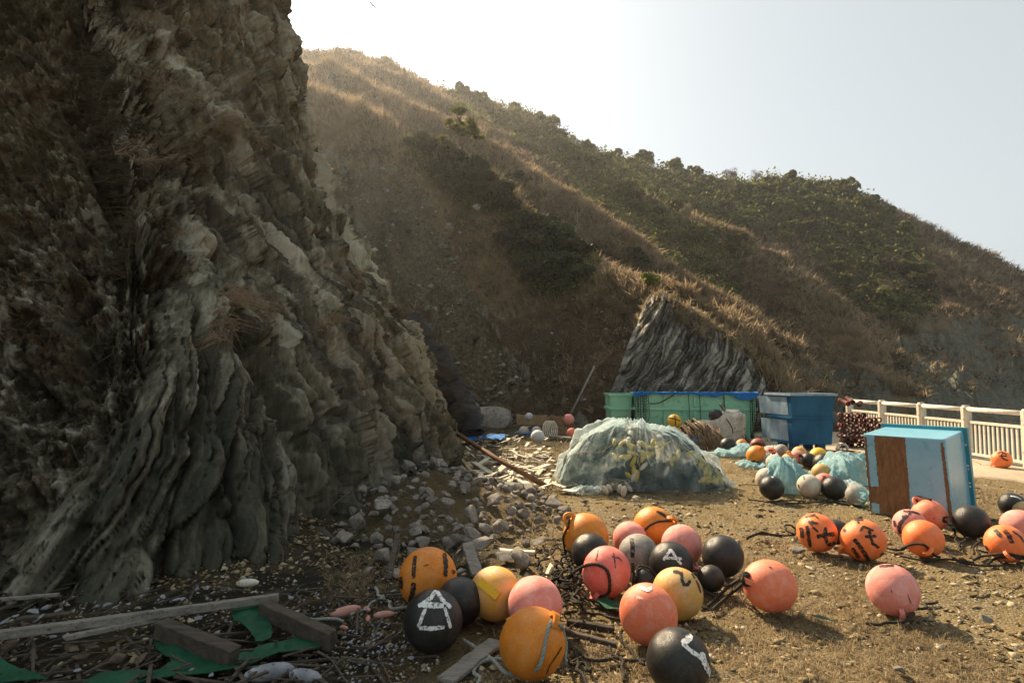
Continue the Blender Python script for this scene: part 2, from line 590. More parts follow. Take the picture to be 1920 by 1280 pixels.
def cliff_surface(S, Z):
    """S along the foot, Z height -> points and masks"""
    bx, by, nx, ny = cl_at(S)
    right = sstep(S_A - 0.3, S_C + 0.9, S)
    offR = np.interp(Z, [-1, 0, 1, 2, 3.3, 4.2, 5.2, 6.3, 7.6, 9.0, 9.8, 10.4, 11], [-0.05, 0, 0.24, 0.60, 1.42, 1.85, 2.25, 2.52, 2.80, 3.15, 3.6, 5.0, 9.0])
    offL = np.interp(Z, [-1, 0, 1, 2, 4, 6, 8, 9.5, 10.5, 11], [-0.3, 0, 0.75, 1.35, 2.7, 4.2, 5.9, 7.4, 9.5, 13])
    off = offL + (offR - offL) * right
    # rounded buttress of folded rock standing proud of the slope
    ztop = np.interp(S, [S_L - 0.5, S_L, S_A, S_C - 0.15, S_C + 0.5, S_R, S_R + 2], [-0.4, 0.25, 1.35, 2.95, 2.85, 2.7, 2.4])
    ztop = ztop + 0.10 * perlin(S * 3.1, S * 0, S * 0, 21)
    butt = sstep(0.30, -0.50, Z - ztop) * sstep(S_L - 0.4, S_L + 0.5, S)
    d = 0.62 * butt * (1 - 0.6 * right)
    # fan of strata below, slabs above
    warp = 0.16 * fbm(S * 0.9, Z * 0.7, S * 0, 3, 31) 
    sc = S_C + 0.05
    u_low = (S - sc) / (0.62 + 0.24 * np.clip(3.4 - Z, -0.5, 4)) * 1.15 + 0.10 * perlin(S * 1.3, Z * 1.9, S * 0, 33)
    u_low = u_low + np.where(S < sc, -0.11 * np.clip(2.3 - Z, 0, 3) ** 1.6 * -1.0, 0)
    u_up = S + 0.30 * Z + warp
    k = sstep(2.45, 3.25, Z + 0.45 * perlin(S * 1.6, Z * 1.6, S * 0, 35))
    rock = np.maximum(butt, sstep(S_C - 0.7, S_C + 0.9, S + 0.8 * fbm(S * 0.8, Z * 0.8, S * 0, 4, 37) - 0.22 * np.clip(Z - 3.4, 0, 9)))
    rock = np.maximum(rock, 0.75 * sstep(S_R - 2.2, S_R - 1.0, S))
    # blocks: layers of three thicknesses, each broken along its length
    coarse = sstep(S_C + 0.5, S_C - 0.4, S) * (1 - k)
    def layers(u, seed, fine):
        r, tn = 0.0, 0.0
        for w, ln, am, sd, fk in ((0.52, 2.6, 0.34, 41, 1.0), (0.19, 1.4, 0.20, 43, 0.45), (0.085, 0.8, 0.095, 45, 0.8)):
            sd += seed
            uu = u / w + 0.40 * perlin(S * 1.7, Z * 0.9, S * 0, sd) + 0.07 * perlin(S * 6, Z * 3, S * 0, sd + 5)
            kk = np.floor(uu); fr = uu - kk
            zz = Z / ln + rnd(kk, 0, sd) * 9 + 0.16 * perlin(S * 3, Z * 2.4, S * 0, sd + 1)
            jj = np.floor(zz); fz = zz - jj
            h = rnd(kk, jj, sd + 2) - 0.5
            t1 = rnd(kk, jj, sd + 3) - 0.5
            t2 = rnd(kk, jj, sd + 4) - 0.5
            e0 = min(0.30, 0.026 / w)
            edge = sstep(0.0, e0 * 1.2, fr) * sstep(1.0, 1 - e0, fr)
            crack = 0.6 + 0.4 * sstep(0.0, 0.05, fz)
            r = r + (1 - fine * (1 - fk)) * am * ((h * 1.0 + 1.3 * t1 * (fr - 0.5) + 1.2 * t2 * (fz - 0.5)) * edge * crack + 0.6 * (edge - 0.6))
            tn = tn + (0.22, 0.38, 0.40)[(sd - seed - 41) // 2] * rnd(kk, jj, sd + 6)
        return r, tn
    la, ta = layers(u_low, 0, coarse)
    lb, tb = layers(u_up, 300, 0.0)
    lc, tc = layers(0.75 * S - 0.62 * Z + 0.25 * fbm(S * .7, Z * .7, S * 0, 3, 39), 600, 0.0)
    # fractures: angular facets of three sizes, drawn out along the bedding
    fr_d, fr_t = 0.0, 0.0
    for base, kw, sd0 in ((u_low, 1 - k, 0), (S * 0.95 + 0.33 * Z, k, 1000)):
        uw = base + 0.03 * perlin(S * 9, Z * 7, S * 0, 57)
        for w, ln, am, sd, wt in ((0.40, 2.6, 0.26, 801, .26), (0.155, 1.25, 0.16, 811, .38), (0.068, 0.50, 0.075, 821, .36)):
            Hc, Tc, Cc, gap = facets(uw / w, Z / ln + 0.25 * perlin(S * 1.2, Z * 1.2, S * 0, sd), sd + sd0)
            cal = 1 - 0.10 * coarse
            fr_d = fr_d + kw * cal * am * (Hc + 1.25 * Tc - 0.55 * sstep(0.10, 0.0, gap))
            fr_t = fr_t + kw * wt * Cc
    rough_l, rough_t = 0.0, 0.0
    for w, ln, am, sd, wt in ((0.60, 0.85, 0.34, 831, .3), (0.22, 0.36, 0.20, 841, .38), (0.09, 0.15, 0.09, 851, .32)):
        Hc, Tc, Cc, gap = facets((S + 0.45 * Z) / w, (Z - 0.3 * S) / ln, sd)
        rough_l = rough_l + am * (Hc + 1.2 * Tc - 0.35 * sstep(0.10, 0.0, gap))
        rough_t = rough_t + wt * Cc
    d = d + rock * (0.55 * (la * (1 - k) + lb * k) + fr_d) + (1 - rock) * (lc * 0.25 + 0.75 * rough_l)
    tone = rock * (0.45 * (ta * (1 - k) + tb * k) + 0.55 * fr_t) + (1 - rock) * (0.3 * tc + 0.7 * rough_t)
    # the dark cleft between the two sets of ribs, and lesser ones
    for s0, lean, dep, wd, z0, z1 in ((S_C + 0.12, 0.02, 0.42, 0.13, 0.1, 2.95), (S_C - 0.62, 0.14, 0.22, 0.08, 0.2, 2.3),
                                      (S_C + 0.85, -0.16, 0.20, 0.09, 0.2, 2.4), (S_A - 0.05, 0.30, 0.24, 0.10, -0.2, 1.2),
                                      (S_C + 1.75, -0.30, 0.18, 0.10, -0.2, 2.0)):
        ln = S - (s0 + lean * (Z - 1.4) + 0.07 * perlin(Z * 2.2, S * 0, S * 0, 51))
        d = d - dep * np.exp(-(ln / wd) ** 2) * sstep(z0 - 0.3, z0 + 0.3, Z) * sstep(z1 + 0.3, z1 - 0.3, Z)
    # general roughness, larger bulges, earthy lumps on the left slope
    d = d + 0.30 * fbm(S * 0.55, Z * 0.55, S * 0 + 3, 4, 61) 
    d = d + (1 - rock) * (0.36 * ridged(S * 0.7 + 0.45 * Z, Z * 0.9 - 0.3 * S, S * 0, 7, 65, 0.62) + 0.05 * fbm(S * 9, Z * 9, S * 0, 3, 69))
    d = d + rock * (0.030 * fbm(S * 6, Z * 3.0, S * 0, 4, 71) + 0.012 * fbm(S * 26, Z * 16, S * 0, 2, 75))
    d = d * sstep(-0.9, 0.1, Z + 0.35) 
    up = 0.30 * d
    P = np.stack([bx - nx * off + nx * d, by - ny * off + ny * d, Z + up * sstep(0.0, 0.6, Z)], -1)
    return P, rock, butt, tone

def build_cliff():
    vis0, vis1 = s_of(-6.4, 3.0), s_of(-1.6, 12.2)
    s = np.concatenate([np.linspace(0.3, vis0, 60, endpoint=False), np.linspace(vis0, vis1, 800), np.linspace(vis1, _d[-1] - 0.3, 50)[1:]])
    z = np.concatenate([np.linspace(-0.4, 8.6, 400), np.linspace(8.6, 11.0, 40)[1:]])
    S, Z = np.meshgrid(s, z, indexing='ij')
    P, rock, butt, tone = cliff_surface(S, Z)
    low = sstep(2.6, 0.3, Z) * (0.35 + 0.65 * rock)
    high = sstep(2.6, 6.2, Z + 0.25 * (S_C - S))
    up_l = sstep(3.0, 6.0, Z) * (1 - sstep(S_C + 0.8, S_C + 2.6, S))
    rk = np.clip(rock * 0.68 + 0.47 - 0.10 * up_l, 0, 1)
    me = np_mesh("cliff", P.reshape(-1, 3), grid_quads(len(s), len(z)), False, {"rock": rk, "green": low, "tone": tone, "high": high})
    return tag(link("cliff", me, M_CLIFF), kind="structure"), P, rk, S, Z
cliff, CP, CRK, CS, CZ = build_cliff()

# ------------------------------------------------------------------ hillside beyond: spurs running down to the shore
def crest(pts):
    P = spline([at(px, py, Y) for px, py, Y in pts], 12)
    return np.array([[p.x, p.y, p.z] for p in P])

SPURS = [
    # crest line read from the photograph at the distance of each spur, side slope, roundness of the crest
    (crest([(540,170,40), (640,190,37), (770,268,32), (880,320,29.5), (970,400,27.5), (1100,470,24.5), (1200,524,22.0), (1262,520,21.3), (1330,575,20.7), (1400,640,20.0), (1450,735,19.2), (1470,800,18.8)]), 1.62, 0.5),
    (crest([(540,125,56), (620,128,53), (700,165,50), (800,215,47), (900,262,44), (1000,330,42), (1100,405,39.5), (1180,455,37.5), (1290,520,34.5), (1420,622,30.5), (1520,700,27.5), (1600,770,25.5)]), 1.25, 0.7),
    (crest([(900,190,88), (1000,245,78), (1150,350,67), (1270,400,61), (1400,455,56), (1480,525,52), (1560,625,47), (1640,705,43), (1710,765,40)]), 1.05, 1.0),
    (crest([(540,112,70), (680,112,76), (760,152,82), (850,188,88), (960,212,92), (1050,270,96), (1150,300,98), (1240,322,100), (1330,338,101), (1450,342,102), (1540,350,103), (1600,395,104),
            (1650,440,105), (1700,470,107), (1800,505,111), (1920,528,116), (2150,600,124), (2400,690,130)]), 0.80, 2.0),
    (crest([(1500,480,100), (1560,560,88), (1640,640,76), (1730,700,66), (1790,745,60)]), 0.85, 1.5),
    (crest([(1780,520,109), (1830,600,96), (1880,660,86), (1930,715,78), (1990,745,72)]), 0.85, 1.5),
]
def hill_z(X, Y, detail=True):
    zt = np.full(X.shape, -6.0)
    wx = X + 0.9 * fbm(X * 0.16, Y * 0.16, X * 0, 3, 101)
    wy = Y + 0.9 * fbm(X * 0.16, Y * 0.16, X * 0 + 7, 3, 105)
    for C, sl, rd in SPURS:
        best = np.full(X.shape, -50.0)
        for c in C[::2]:
            dd = (wx - c[0]) ** 2 + (wy - c[1]) ** 2
            best = np.maximum(best, c[2] - sl * (np.sqrt(dd + rd * rd) - rd))
        zt = np.maximum(zt, best)
    if detail:
        dist = np.hypot(X, Y)
        a = np.clip((zt + 2.5) / 4.0, 0, 1)
        am = np.clip(dist / 45.0, 0.45, 1.6)
        zt = zt + a * am * (0.55 * fbm(X * 0.22, Y * 0.22, X * 0, 5, 111) + 0.42 * ridged(X * 0.42 + Y * 0.1, Y * 0.25, zt * 0.25, 5, 117, 0.55))
        q = (X * 0.75 + Y * 0.35) * 1.5 + 0.8 * fbm(X * 0.3, Y * 0.3, X * 0, 3, 131)
        kk = np.floor(q); jj = np.floor(Y * 0.7 + rnd(kk, 0, 5) * 5)
        rib = (rnd(kk, jj, 6) - 0.5) * sstep(0, 0.2, q - kk) * sstep(1, 0.8, q - kk)
        zt = zt + a * 0.9 * rib * sstep(9.0, 2.0, zt) * (0.4 + 0.6 * (X > 5))
        zt = zt + a * 0.10 * fbm(X * 1.7, Y * 1.7, zt * 1.7, 4, 125, 0.6)
    return zt

def soft_poly(px, py, poly, soft):
    """1 inside the polygon, fading over soft pixels outside"""
    P = np.array(poly, dtype=float)
    inside = np.zeros(px.shape, bool)
    dmin = np.full(px.shape, 1e9)
    n = len(P)
    for i in range(n):
        a, b = P[i], P[(i + 1) % n]
        cond = ((a[1] > py) != (b[1] > py))
        xi = (b[0] - a[0]) * (py - a[1]) / (b[1] - a[1] + 1e-9) + a[0]
        inside ^= cond & (px < xi)
        t = np.clip(((px - a[0]) * (b[0] - a[0]) + (py - a[1]) * (b[1] - a[1])) / ((b - a) ** 2).sum(), 0, 1)
        dmin = np.minimum(dmin, np.hypot(px - a[0] - t * (b[0] - a[0]), py - a[1] - t * (b[1] - a[1])))
    return np.where(inside, 1.0, np.clip(1 - dmin / soft, 0, 1))

# where things grow, as seen in the photograph (regions of the hillside)
POLY_WOOD = [(840,160),(960,185),(1050,250),(1150,280),(1240,305),(1320,318),(1450,320),(1540,325),(1600,370),(1650,420),(1700,470),(1740,560),(1700,600),(1610,560),
             (1500,450),(1400,420),(1270,385),(1150,345),(1050,300),(960,250),(880,205)]
POLY_WOOD2 = [(1070,330),(1270,400),(1400,470),(1370,560),(1290,500),(1180,440),(1090,380)]
POLY_BUSH_A = [(765,255),(830,262),(880,300),(960,378),(950,400),(880,395),(800,330),(770,290)]
POLY_BUSH_B = [(940,420),(1010,400),(1110,470),(1115,500),(1070,560),(1000,555),(960,490)]
POLY_SCREE = [(640,340),(760,340),(830,480),(900,600),(960,690),(900,760),(850,700),(800,600),(740,520),(650,440)]
POLY_CRAG = [(600,300),(700,320),(770,410),(800,520),(760,560),(700,540),(640,450)]
POLY_GREEN = [(1500,690),(1600,690),(1660,740),(1500,750)]
POLY_GREEN2 = [(1700,640),(1920,600),(1920,760),(1760,752)]

def build_hill():
    th = np.linspace(R(-33), R(52), 520)
    r = np.geomspace(15.5, 165, 380)
    T, RR = np.meshgrid(th, r, indexing='ij')
    X, Y = np.sin(T) * RR, np.cos(T) * RR
    Z = hill_z(X, Y)
    # keep clear of the yard: the foot of the hill goes under the ground sheet
    P = np.stack([X, Y, Z], -1)
    px, py = proj(P)
    bare = np.maximum(soft_poly(px, py, POLY_SCREE, 50) * 0.8, soft_poly(px, py, POLY_CRAG, 45)) * (Y < 38)
    rel = 0.0
    for w, ln, am, sd in ((1.5, 3.0, 0.85, 861), (0.55, 1.1, 0.45, 871), (0.22, 0.4, 0.20, 881)):
        Hc, Tc, Cc, gap = facets((X + 0.35 * Z) / w, (Z - 0.25 * X + 0.3 * Y) / ln, sd)
        rel = rel + am * (Hc + 1.2 * Tc - 0.4 * sstep(0.1, 0.0, gap))
    Z = Z + bare * rel
    far = np.maximum(np.maximum(soft_poly(px, py, POLY_GREEN, 40), soft_poly(px, py, POLY_GREEN2, 60)), 0.5 * sstep(7.0, 1.0, Z) * (X > 12)) * (Y > 22)
    rel = 0.0
    for w, ln, am, sd in ((4.5, 5.0, 2.0, 891), (1.7, 2.0, 1.1, 895), (0.7, 0.8, 0.45, 899)):
        Hc, Tc, Cc, gap = facets((X * 0.8 + 0.5 * Z) / w, (Z * 0.8 - 0.3 * X + 0.5 * Y) / ln, sd)
        rel = rel + am * (Hc + 1.1 * Tc - 0.4 * sstep(0.1, 0.0, gap))
    Z = Z + far * rel * 0.6 * sstep(-4, -1, Z)
    P = np.stack([X, Y, Z], -1)
    gu = np.gradient(P, axis=0); gv = np.gradient(P, axis=1)
    nrm = np.cross(gu, gv); nrm /= np.linalg.norm(nrm, axis=-1, keepdims=True) + 1e-9
    steep = 1 - np.abs(nrm[..., 2])
    wood = np.maximum(soft_poly(px, py, POLY_WOOD, 26), soft_poly(px, py, POLY_WOOD2, 20)) * (Y > 40)
    wood = np.maximum(wood, np.maximum(soft_poly(px, py, POLY_BUSH_A, 14), soft_poly(px, py, POLY_BUSH_B, 14)) * (Y < 36))
    scree = soft_poly(px, py, POLY_SCREE, 45) * (Y < 36)
    green = np.maximum(soft_poly(px, py, POLY_GREEN, 40), soft_poly(px, py, POLY_GREEN2, 60))
    rock = np.clip((steep - 0.52) * 2.2, 0, 0.7) + 0.45 * bare * (1 - scree * 0.5) + 0.5 * green + 0.25 * sstep(4, 0, Z)
    crest_d = np.full(X.shape, 99.0)
    for C, sl, rd in SPURS[:3]:
        for c in C[::2]: crest_d = np.minimum(crest_d, np.sqrt((X - c[0]) ** 2 + (Y - c[1]) ** 2 + 1.5 * (Z - c[2]) ** 2))
    grass = np.clip(1.15 - 1.5 * np.clip(steep - 0.25, 0, 1) - 0.8 * sstep(5.5, 2.5, Z) * (Y < 30), 0, 1)
    me = np_mesh("hillside", P.reshape(-1, 3), grid_quads(len(th), len(r))[:, ::-1], True,
                 {"wood": wood, "scree": scree, "green": green, "rock": rock, "grass": grass})
    o = tag(link("hillside", me, M_HILL), kind="structure")
    return o, X, Y, Z, nrm, px, py, dict(wood=wood, scree=scree, green=green, rock=rock, grass=grass, steep=steep, crest=crest_d)
hill, HX, HY, HZ, HN, HPX, HPY, HM = build_hill()

# haze: pale sea air between the camera and the far hills
def make_haze():
    t = NT("pale sea haze")
    t.n.remove(t.bsdf)
    pv = t.new("ShaderNodeVolumePrincipled")
    pv.inputs["Color"].default_value = (0.93, 0.95, 0.97, 1)
    pv.inputs["Density"].default_value = HAZE
    pv.inputs["Anisotropy"].default_value = 0.72
    t.l.new(pv.outputs[0], t.out.inputs["Volume"])
    mb = MB()
    mb.box((60, 65, 20.0), (330, 230, 50.0))
    return tag(mb.build("haze", t.m), kind="stuff")
HAZE = 0.00055
make_haze()
# ================================================================== OUTCROP, VEGETATION
def make_outcrop_mat():
    t = NT("grey slate outcrop")
    v = t.coord("Object")
    n1 = t.noise(v, 1.4, 6, 0.7, 0.5)
    c = t.ramp(n1, [(0.3, (0.060, 0.058, 0.052)), (0.5, (0.135, 0.130, 0.115)), (0.7, (0.23, 0.22, 0.19))])
    c = t.mix(0.6, c, t.ramp(t.math('MULTIPLY_ADD', t.noise(v, 9, 5, 0.7), 0.4, t.math('SUBTRACT', t.attr("tone"), 0.2)), [(0.3, (0.035, 0.032, 0.026)), (0.45, (0.12, 0.112, 0.092)), (0.56, (0.27, 0.25, 0.20)), (0.70, (0.55, 0.51, 0.42))]))
    c = t.mix(t.ramp(t.noise(v, 7, 5, 0.75), [(0.55, 0.0), (0.66, 0.7)]), c, (0.34, 0.32, 0.265))
    c = t.mix(t.ramp(t.noise(v, 2.2, 5, 0.7), [(0.6, 0.0), (0.7, 0.6)]), c, (0.15, 0.085, 0.04))
    t.bump(t.noise(v, 14, 7, 0.75), 0.9, 0.06)
    return t.done(c, 0.62, 0.4)

def build_outcrop():
    """leaning slab of folded slate: silhouette read at its own distance, layered along its dip"""
    top = [(1135,770), (1150,730), (1172,680), (1188,628), (1204,588), (1222,556), (1246,548), (1285,572), (1320,594), (1345,616), (1358,622), (1378,640), (1396,646), (1416,672), (1430,705), (1438,760), (1446,790)]
    Yd = 18.8
    prof = [at(x, y, Yd) for x, y in top]
    px_ = np.array([p.x for p in prof]); pz_ = np.array([p.z for p in prof])
    nu, nv = 300, 230
    u = np.linspace(px_[0], px_[-1], nu)
    w = np.linspace(0, 1, nv)
    U, W = np.meshgrid(u, w, indexing='ij')
    H = np.interp(U, px_, pz_)
    H = np.maximum(H, 0.02)
    # section: front face leans back, rounds over the crest and falls away behind
    ang = W * 1.32
    Zs = H * np.minimum(1.0, np.sin(np.clip(ang, 0, math.pi / 2)) ** 0.9) 
    Zs = np.where(W > 0.76, H * (1 - ((W - 0.76) / 0.24) ** 2 * 0.65), H * (W / 0.76) ** 0.95)
    bulge = np.sin(np.clip((U - px_[0]) / (px_[-1] - px_[0]), 0, 1) * math.pi) ** 0.35
    Yf = Yd - 1.7 * bulge * np.cos(np.clip(W / 0.76, 0, 1) * math.pi / 2) ** 0.8 + np.where(W > 0.76, (W - 0.76) / 0.24 * 2.6, 0)
    # dip of the layers: steep, up to the right
    q = (U - px_.mean()) * 0.80 - Zs * 0.52 + 0.25 * fbm(U * 0.6, Zs * 0.6, U * 0, 3, 201)
    l = (U - px_.mean()) * 0.52 + Zs * 0.80
    d = 0.0
    for wd, ln, am, sd in ((0.62, 1.8, 0.34, 211), (0.22, 0.9, 0.16, 213), (0.09, 0.5, 0.07, 215)):
        uu = q / wd + 0.3 * perlin(U * 1.4, Zs * 1.4, U * 0, sd)
        kk = np.floor(uu); fr = uu - kk
        zz = l / ln + rnd(kk, 0, sd) * 7 + 0.3 * perlin(U * 2, Zs * 2, U * 0, sd + 1)
        jj = np.floor(zz); fz = zz - jj
        e = sstep(0, 0.12, fr) * sstep(1.0, 0.86, fr)
        d = d + am * ((rnd(kk, jj, sd + 2) - 0.5 + 1.4 * (rnd(kk, jj, sd + 3) - 0.5) * (fr - 0.5) + (rnd(kk, jj, sd + 4) - 0.5) * (fz - 0.5)) * e + 0.6 * (e - 0.6))
    tn = 0.0
    for wd, ln, am, sd, wt in ((0.42, 2.6, 0.30, 231, .26), (0.17, 1.3, 0.17, 236, .38), (0.075, 0.5, 0.075, 241, .36)):
        Hc, Tc, Cc, gap = facets(q / wd, l / ln, sd)
        d = d * 0.8 + am * (Hc + 1.2 * Tc - 0.5 * sstep(0.1, 0.0, gap))
        tn = tn + wt * Cc
    d = d + 0.25 * fbm(U * 0.7, Zs * 0.7, U * 0, 4, 221) + 0.03 * fbm(U * 8, Zs * 8, U * 0, 3, 225)
    k = sstep(0.0, 0.06, (U - px_[0]) / (px_[-1] - px_[0])) * sstep(1.0, 0.95, (U - px_[0]) / (px_[-1] - px_[0]))
    P = np.stack([U - 0.25 * d * k, Yf - d * k, Zs + 0.35 * d * sstep(0.05, 0.3, W) * k * (1 - 0.75 * sstep(0.55, 0.8, W))], -1)
    me = np_mesh("rock_outcrop", P.reshape(-1, 3), grid_quads(nu, nv), False, {"tone": tn})
    o = link("rock_outcrop", me, make_outcrop_mat())
    tag(o, "grey layered slate outcrop rising behind the green tanks", "rock")
    return P
OUTP = build_outcrop()

# ------------------------------------------------------------------ leaf and grass materials (thin, so light comes through them)
def foliage_mat(name, c1, c2, trans=0.35, vary=0.35, scale=0.9, rough=0.7):
    t = NT(name)
    v = t.coord("Object")
    c = t.ramp(t.noise(v, scale, 4, 0.6), [(0.35, c1), (0.65, c2)])
    g = t.new("ShaderNodeHueSaturation")
    t.l.new(c, g.inputs["Color"])
    t.l.new(t.math('MULTIPLY_ADD', t.orand(), 2 * vary, 1 - vary), g.inputs["Value"])
    t.l.new(t.math('MULTIPLY_ADD', t.orand(), 0.05, 0.475), g.inputs["Hue"])
    c = g.outputs[0]
    t.done(c, rough, 0.25)
    tr = t.new("ShaderNodeBsdfTranslucent")
    t.l.new(c, tr.inputs["Color"])
    mx = t.new("ShaderNodeMixShader")
    mx.inputs[0].default_value = trans
    t.l.new(t.bsdf.outputs[0], mx.inputs[1])
    t.l.new(tr.outputs[0], mx.inputs[2])
    t.l.new(mx.outputs[0], t.out.inputs["Surface"])
    return t.m

M_LEAF = foliage_mat("evergreen leaves", (0.070, 0.082, 0.024), (0.19, 0.175, 0.050), 0.40, 0.45)
M_LEAFB = foliage_mat("glossy shrub leaves", (0.10, 0.115, 0.020), (0.20, 0.19, 0.035), 0.35, 0.2, 3.0, 0.45)
M_LEAFD = foliage_mat("dark shrub leaves", (0.026, 0.034, 0.013), (0.062, 0.066, 0.022), 0.25, 0.25, 1.6)
M_TWIG = foliage_mat("bare brown twigs", (0.10, 0.065, 0.045), (0.17, 0.115, 0.08), 0.15, 0.25)
M_STRAW = foliage_mat("dry straw grass", (0.25, 0.195, 0.11), (0.42, 0.335, 0.20), 0.5, 0.0, 0.35)
M_STRAWB = foliage_mat("brown dead grass", (0.10, 0.080, 0.046), (0.195, 0.155, 0.090), 0.40, 0.0, 0.6)
M_BARK = simple("grey brown bark", (0.10, 0.08, 0.06), (0.19, 0.15, 0.11), 6, 0.9, 0.5, 30, 0.02)

def leaf_cloud(name, n, rx, rz, lobes, leaf, seed, flat=0.0, aspect=0.55, shell=0.75):
    """crown of many small leaf blades gathered in uneven lobes; origin at its foot"""
    g = np.random.default_rng(seed)
    th = g.uniform(0, 2 * math.pi, lobes)
    rr = np.sqrt(g.uniform(0.0, 1, lobes)) * 0.62
    hz = g.uniform(0.30, 0.86, lobes)
    lr = g.uniform(0.24, 0.46, lobes)
    C = np.stack([np.cos(th) * rr * rx, np.sin(th) * rr * rx, hz * rz], -1)
    k = g.integers(0, lobes, n)
    dv = g.normal(size=(n, 3)); dv /= np.linalg.norm(dv, axis=1, keepdims=True)
    dv[:, 2] = np.where(dv[:, 2] < -0.35, -dv[:, 2], dv[:, 2])
    rad = lr[k] * (shell + (1.05 - shell) * g.uniform(0, 1, n) ** 0.6)
    p = C[k] + dv * rad[:, None] * np.array([rx, rx, rz * 0.62])
    p[:, 2] = np.maximum(p[:, 2], 0.02 * rz)
    nn = dv * 0.8 + g.normal(size=(n, 3)) * 0.55 + np.array([0, 0, 0.35])
    nn /= np.linalg.norm(nn, axis=1, keepdims=True)
    a = np.cross(nn, g.normal(size=(n, 3))); a /= np.linalg.norm(a, axis=1, keepdims=True)
    b = np.cross(nn, a)
    sz = leaf * g.uniform(0.6, 1.35, n)[:, None]
    v = np.stack([p - a * sz, p - b * sz * aspect + nn * sz * 0.12, p + a * sz, p + b * sz * aspect + nn * sz * 0.12], 1).reshape(-1, 3)
    q = np.arange(n * 4).reshape(-1, 4)
    return np_mesh(name, v, q)

def trunk_mesh(name, h, r, seed, limbs=4, spread=0.5):
    g = random.Random(seed)
    mb = MB()
    lean = Vector((g.uniform(-.12, .12), g.uniform(-.12, .12), 0)) * h
    pts = [Vector((0, 0, -0.25)), Vector((0, 0, h * 0.2)) + lean * 0.2, Vector((0, 0, h * 0.55)) + lean * 0.6, Vector((0, 0, h * 0.9)) + lean]
    mb.tube(pts, r, 6, True, [r * 1.3, r, r * 0.7, r * 0.25])
    for i in range(limbs):
        a = g.uniform(0, 6.28); k = g.uniform(0.25, 0.6)
        p0 = Vector((0, 0, h * k)) + lean * k
        d = Vector((math.cos(a), math.sin(a), g.uniform(0.5, 1.1))) * h * spread * g.uniform(0.5, 0.9)
        mb.tube([p0, p0 + d * 0.5 + Vector((0, 0, 0.05 * h)), p0 + d], r * 0.4, 5, True, [r * 0.5, r * 0.32, r * 0.1])
    return mb.mesh(name, True)

def hill_at(px, py, tol=5.0):
    """nearest visible point of the hillside in that direction"""
    m = (np.abs(HPX - px) < tol) & (np.abs(HPY - py) < tol)
    if not m.any():
        return hill_at(px, py, tol * 1.7) if tol < 60 else None
    r = np.where(m, HX ** 2 + HY ** 2, 1e12)
    i = np.unravel_index(np.argmin(r), r.shape)
    return Vector((HX[i], HY[i], HZ[i]))

# visible grid points of the hillside: nothing nearer in the same direction stands higher
_run = np.maximum.accumulate((HZ - CAM_H) / np.hypot(HX, HY), axis=1)
HVIS = ((HZ - CAM_H) / np.hypot(HX, HY)) >= _run - 0.004

def tree(name, crowns, trunks, cmat, p, s, label, cat, group, rz, sz=1.0):
    o = empty(name, p, label, cat, group, rz)
    k = random.randrange(len(crowns))
    for nm, me, mt in (("crown", crowns[k], cmat), ("trunk", trunks[k % len(trunks)], M_BARK)):
        c = link(nm, me, mt, o)
        if nm == "crown" and c.data.materials[0] != cmat:
            c.material_slots[0].link = 'OBJECT'; c.material_slots[0].material = cmat
        c.scale = (s, s, s * sz)
    return o

def build_trees():
    crowns = [leaf_cloud("tree_crown", 1500, 1.75, 2.6, 11, 0.17, 300 + i) for i in range(6)]
    bare = [leaf_cloud("twig_crown", 700, 1.5, 2.6, 9, 0.30, 340 + i, aspect=0.05, shell=0.3) for i in range(3)]
    trunks = [trunk_mesh("tree_trunk", 1.9, 0.10, 320 + i, 4) for i in range(3)]
    pm = HVIS & (HM["wood"] > 0.5) & (HY > 40) & (HPX > 560) & (HPX < 1900)
    idx = np.argwhere(pm)
    rng.shuffle(idx)
    chosen = []
    for i, j in idx:
        x, y, z = HX[i, j], HY[i, j], HZ[i, j]
        u, w = HPX[i, j], HPY[i, j]
        ok = True
        for (a, b, c_, d_) in chosen:
            if (a - u) ** 2 + ((b - w) * 1.35) ** 2 < (18 if w < 420 else 22) ** 2:
                ok = False; break
        if ok:
            chosen.append((u, w, 0, 0))
            r = math.hypot(x, y)
            s = r / 92.0 * random.choice((0.6, 0.8, 0.95, 1.05, 1.2)) * random.uniform(0.85, 1.15)
            if random.random() < 0.13:
                tree("bare_tree", bare, trunks, M_TWIG, (x, y, z - 0.4 * s), s * 0.8, "leafless grey brown tree among the evergreens on the far hill", "tree",
                     "leafless trees on the far hill", random.uniform(0, 6.28), random.uniform(0.9, 1.3))
            else:
                tree("evergreen_tree", crowns, trunks, M_LEAF, (x, y, z - 1.25 * s), s, "round topped evergreen tree in the wood covering the far hill", "tree",
                     "evergreen trees on the far hill", random.uniform(0, 6.28), random.uniform(0.7, 1.15))
        if len(chosen) >= 292: break
    return len(chosen)
N_TREES = build_trees()

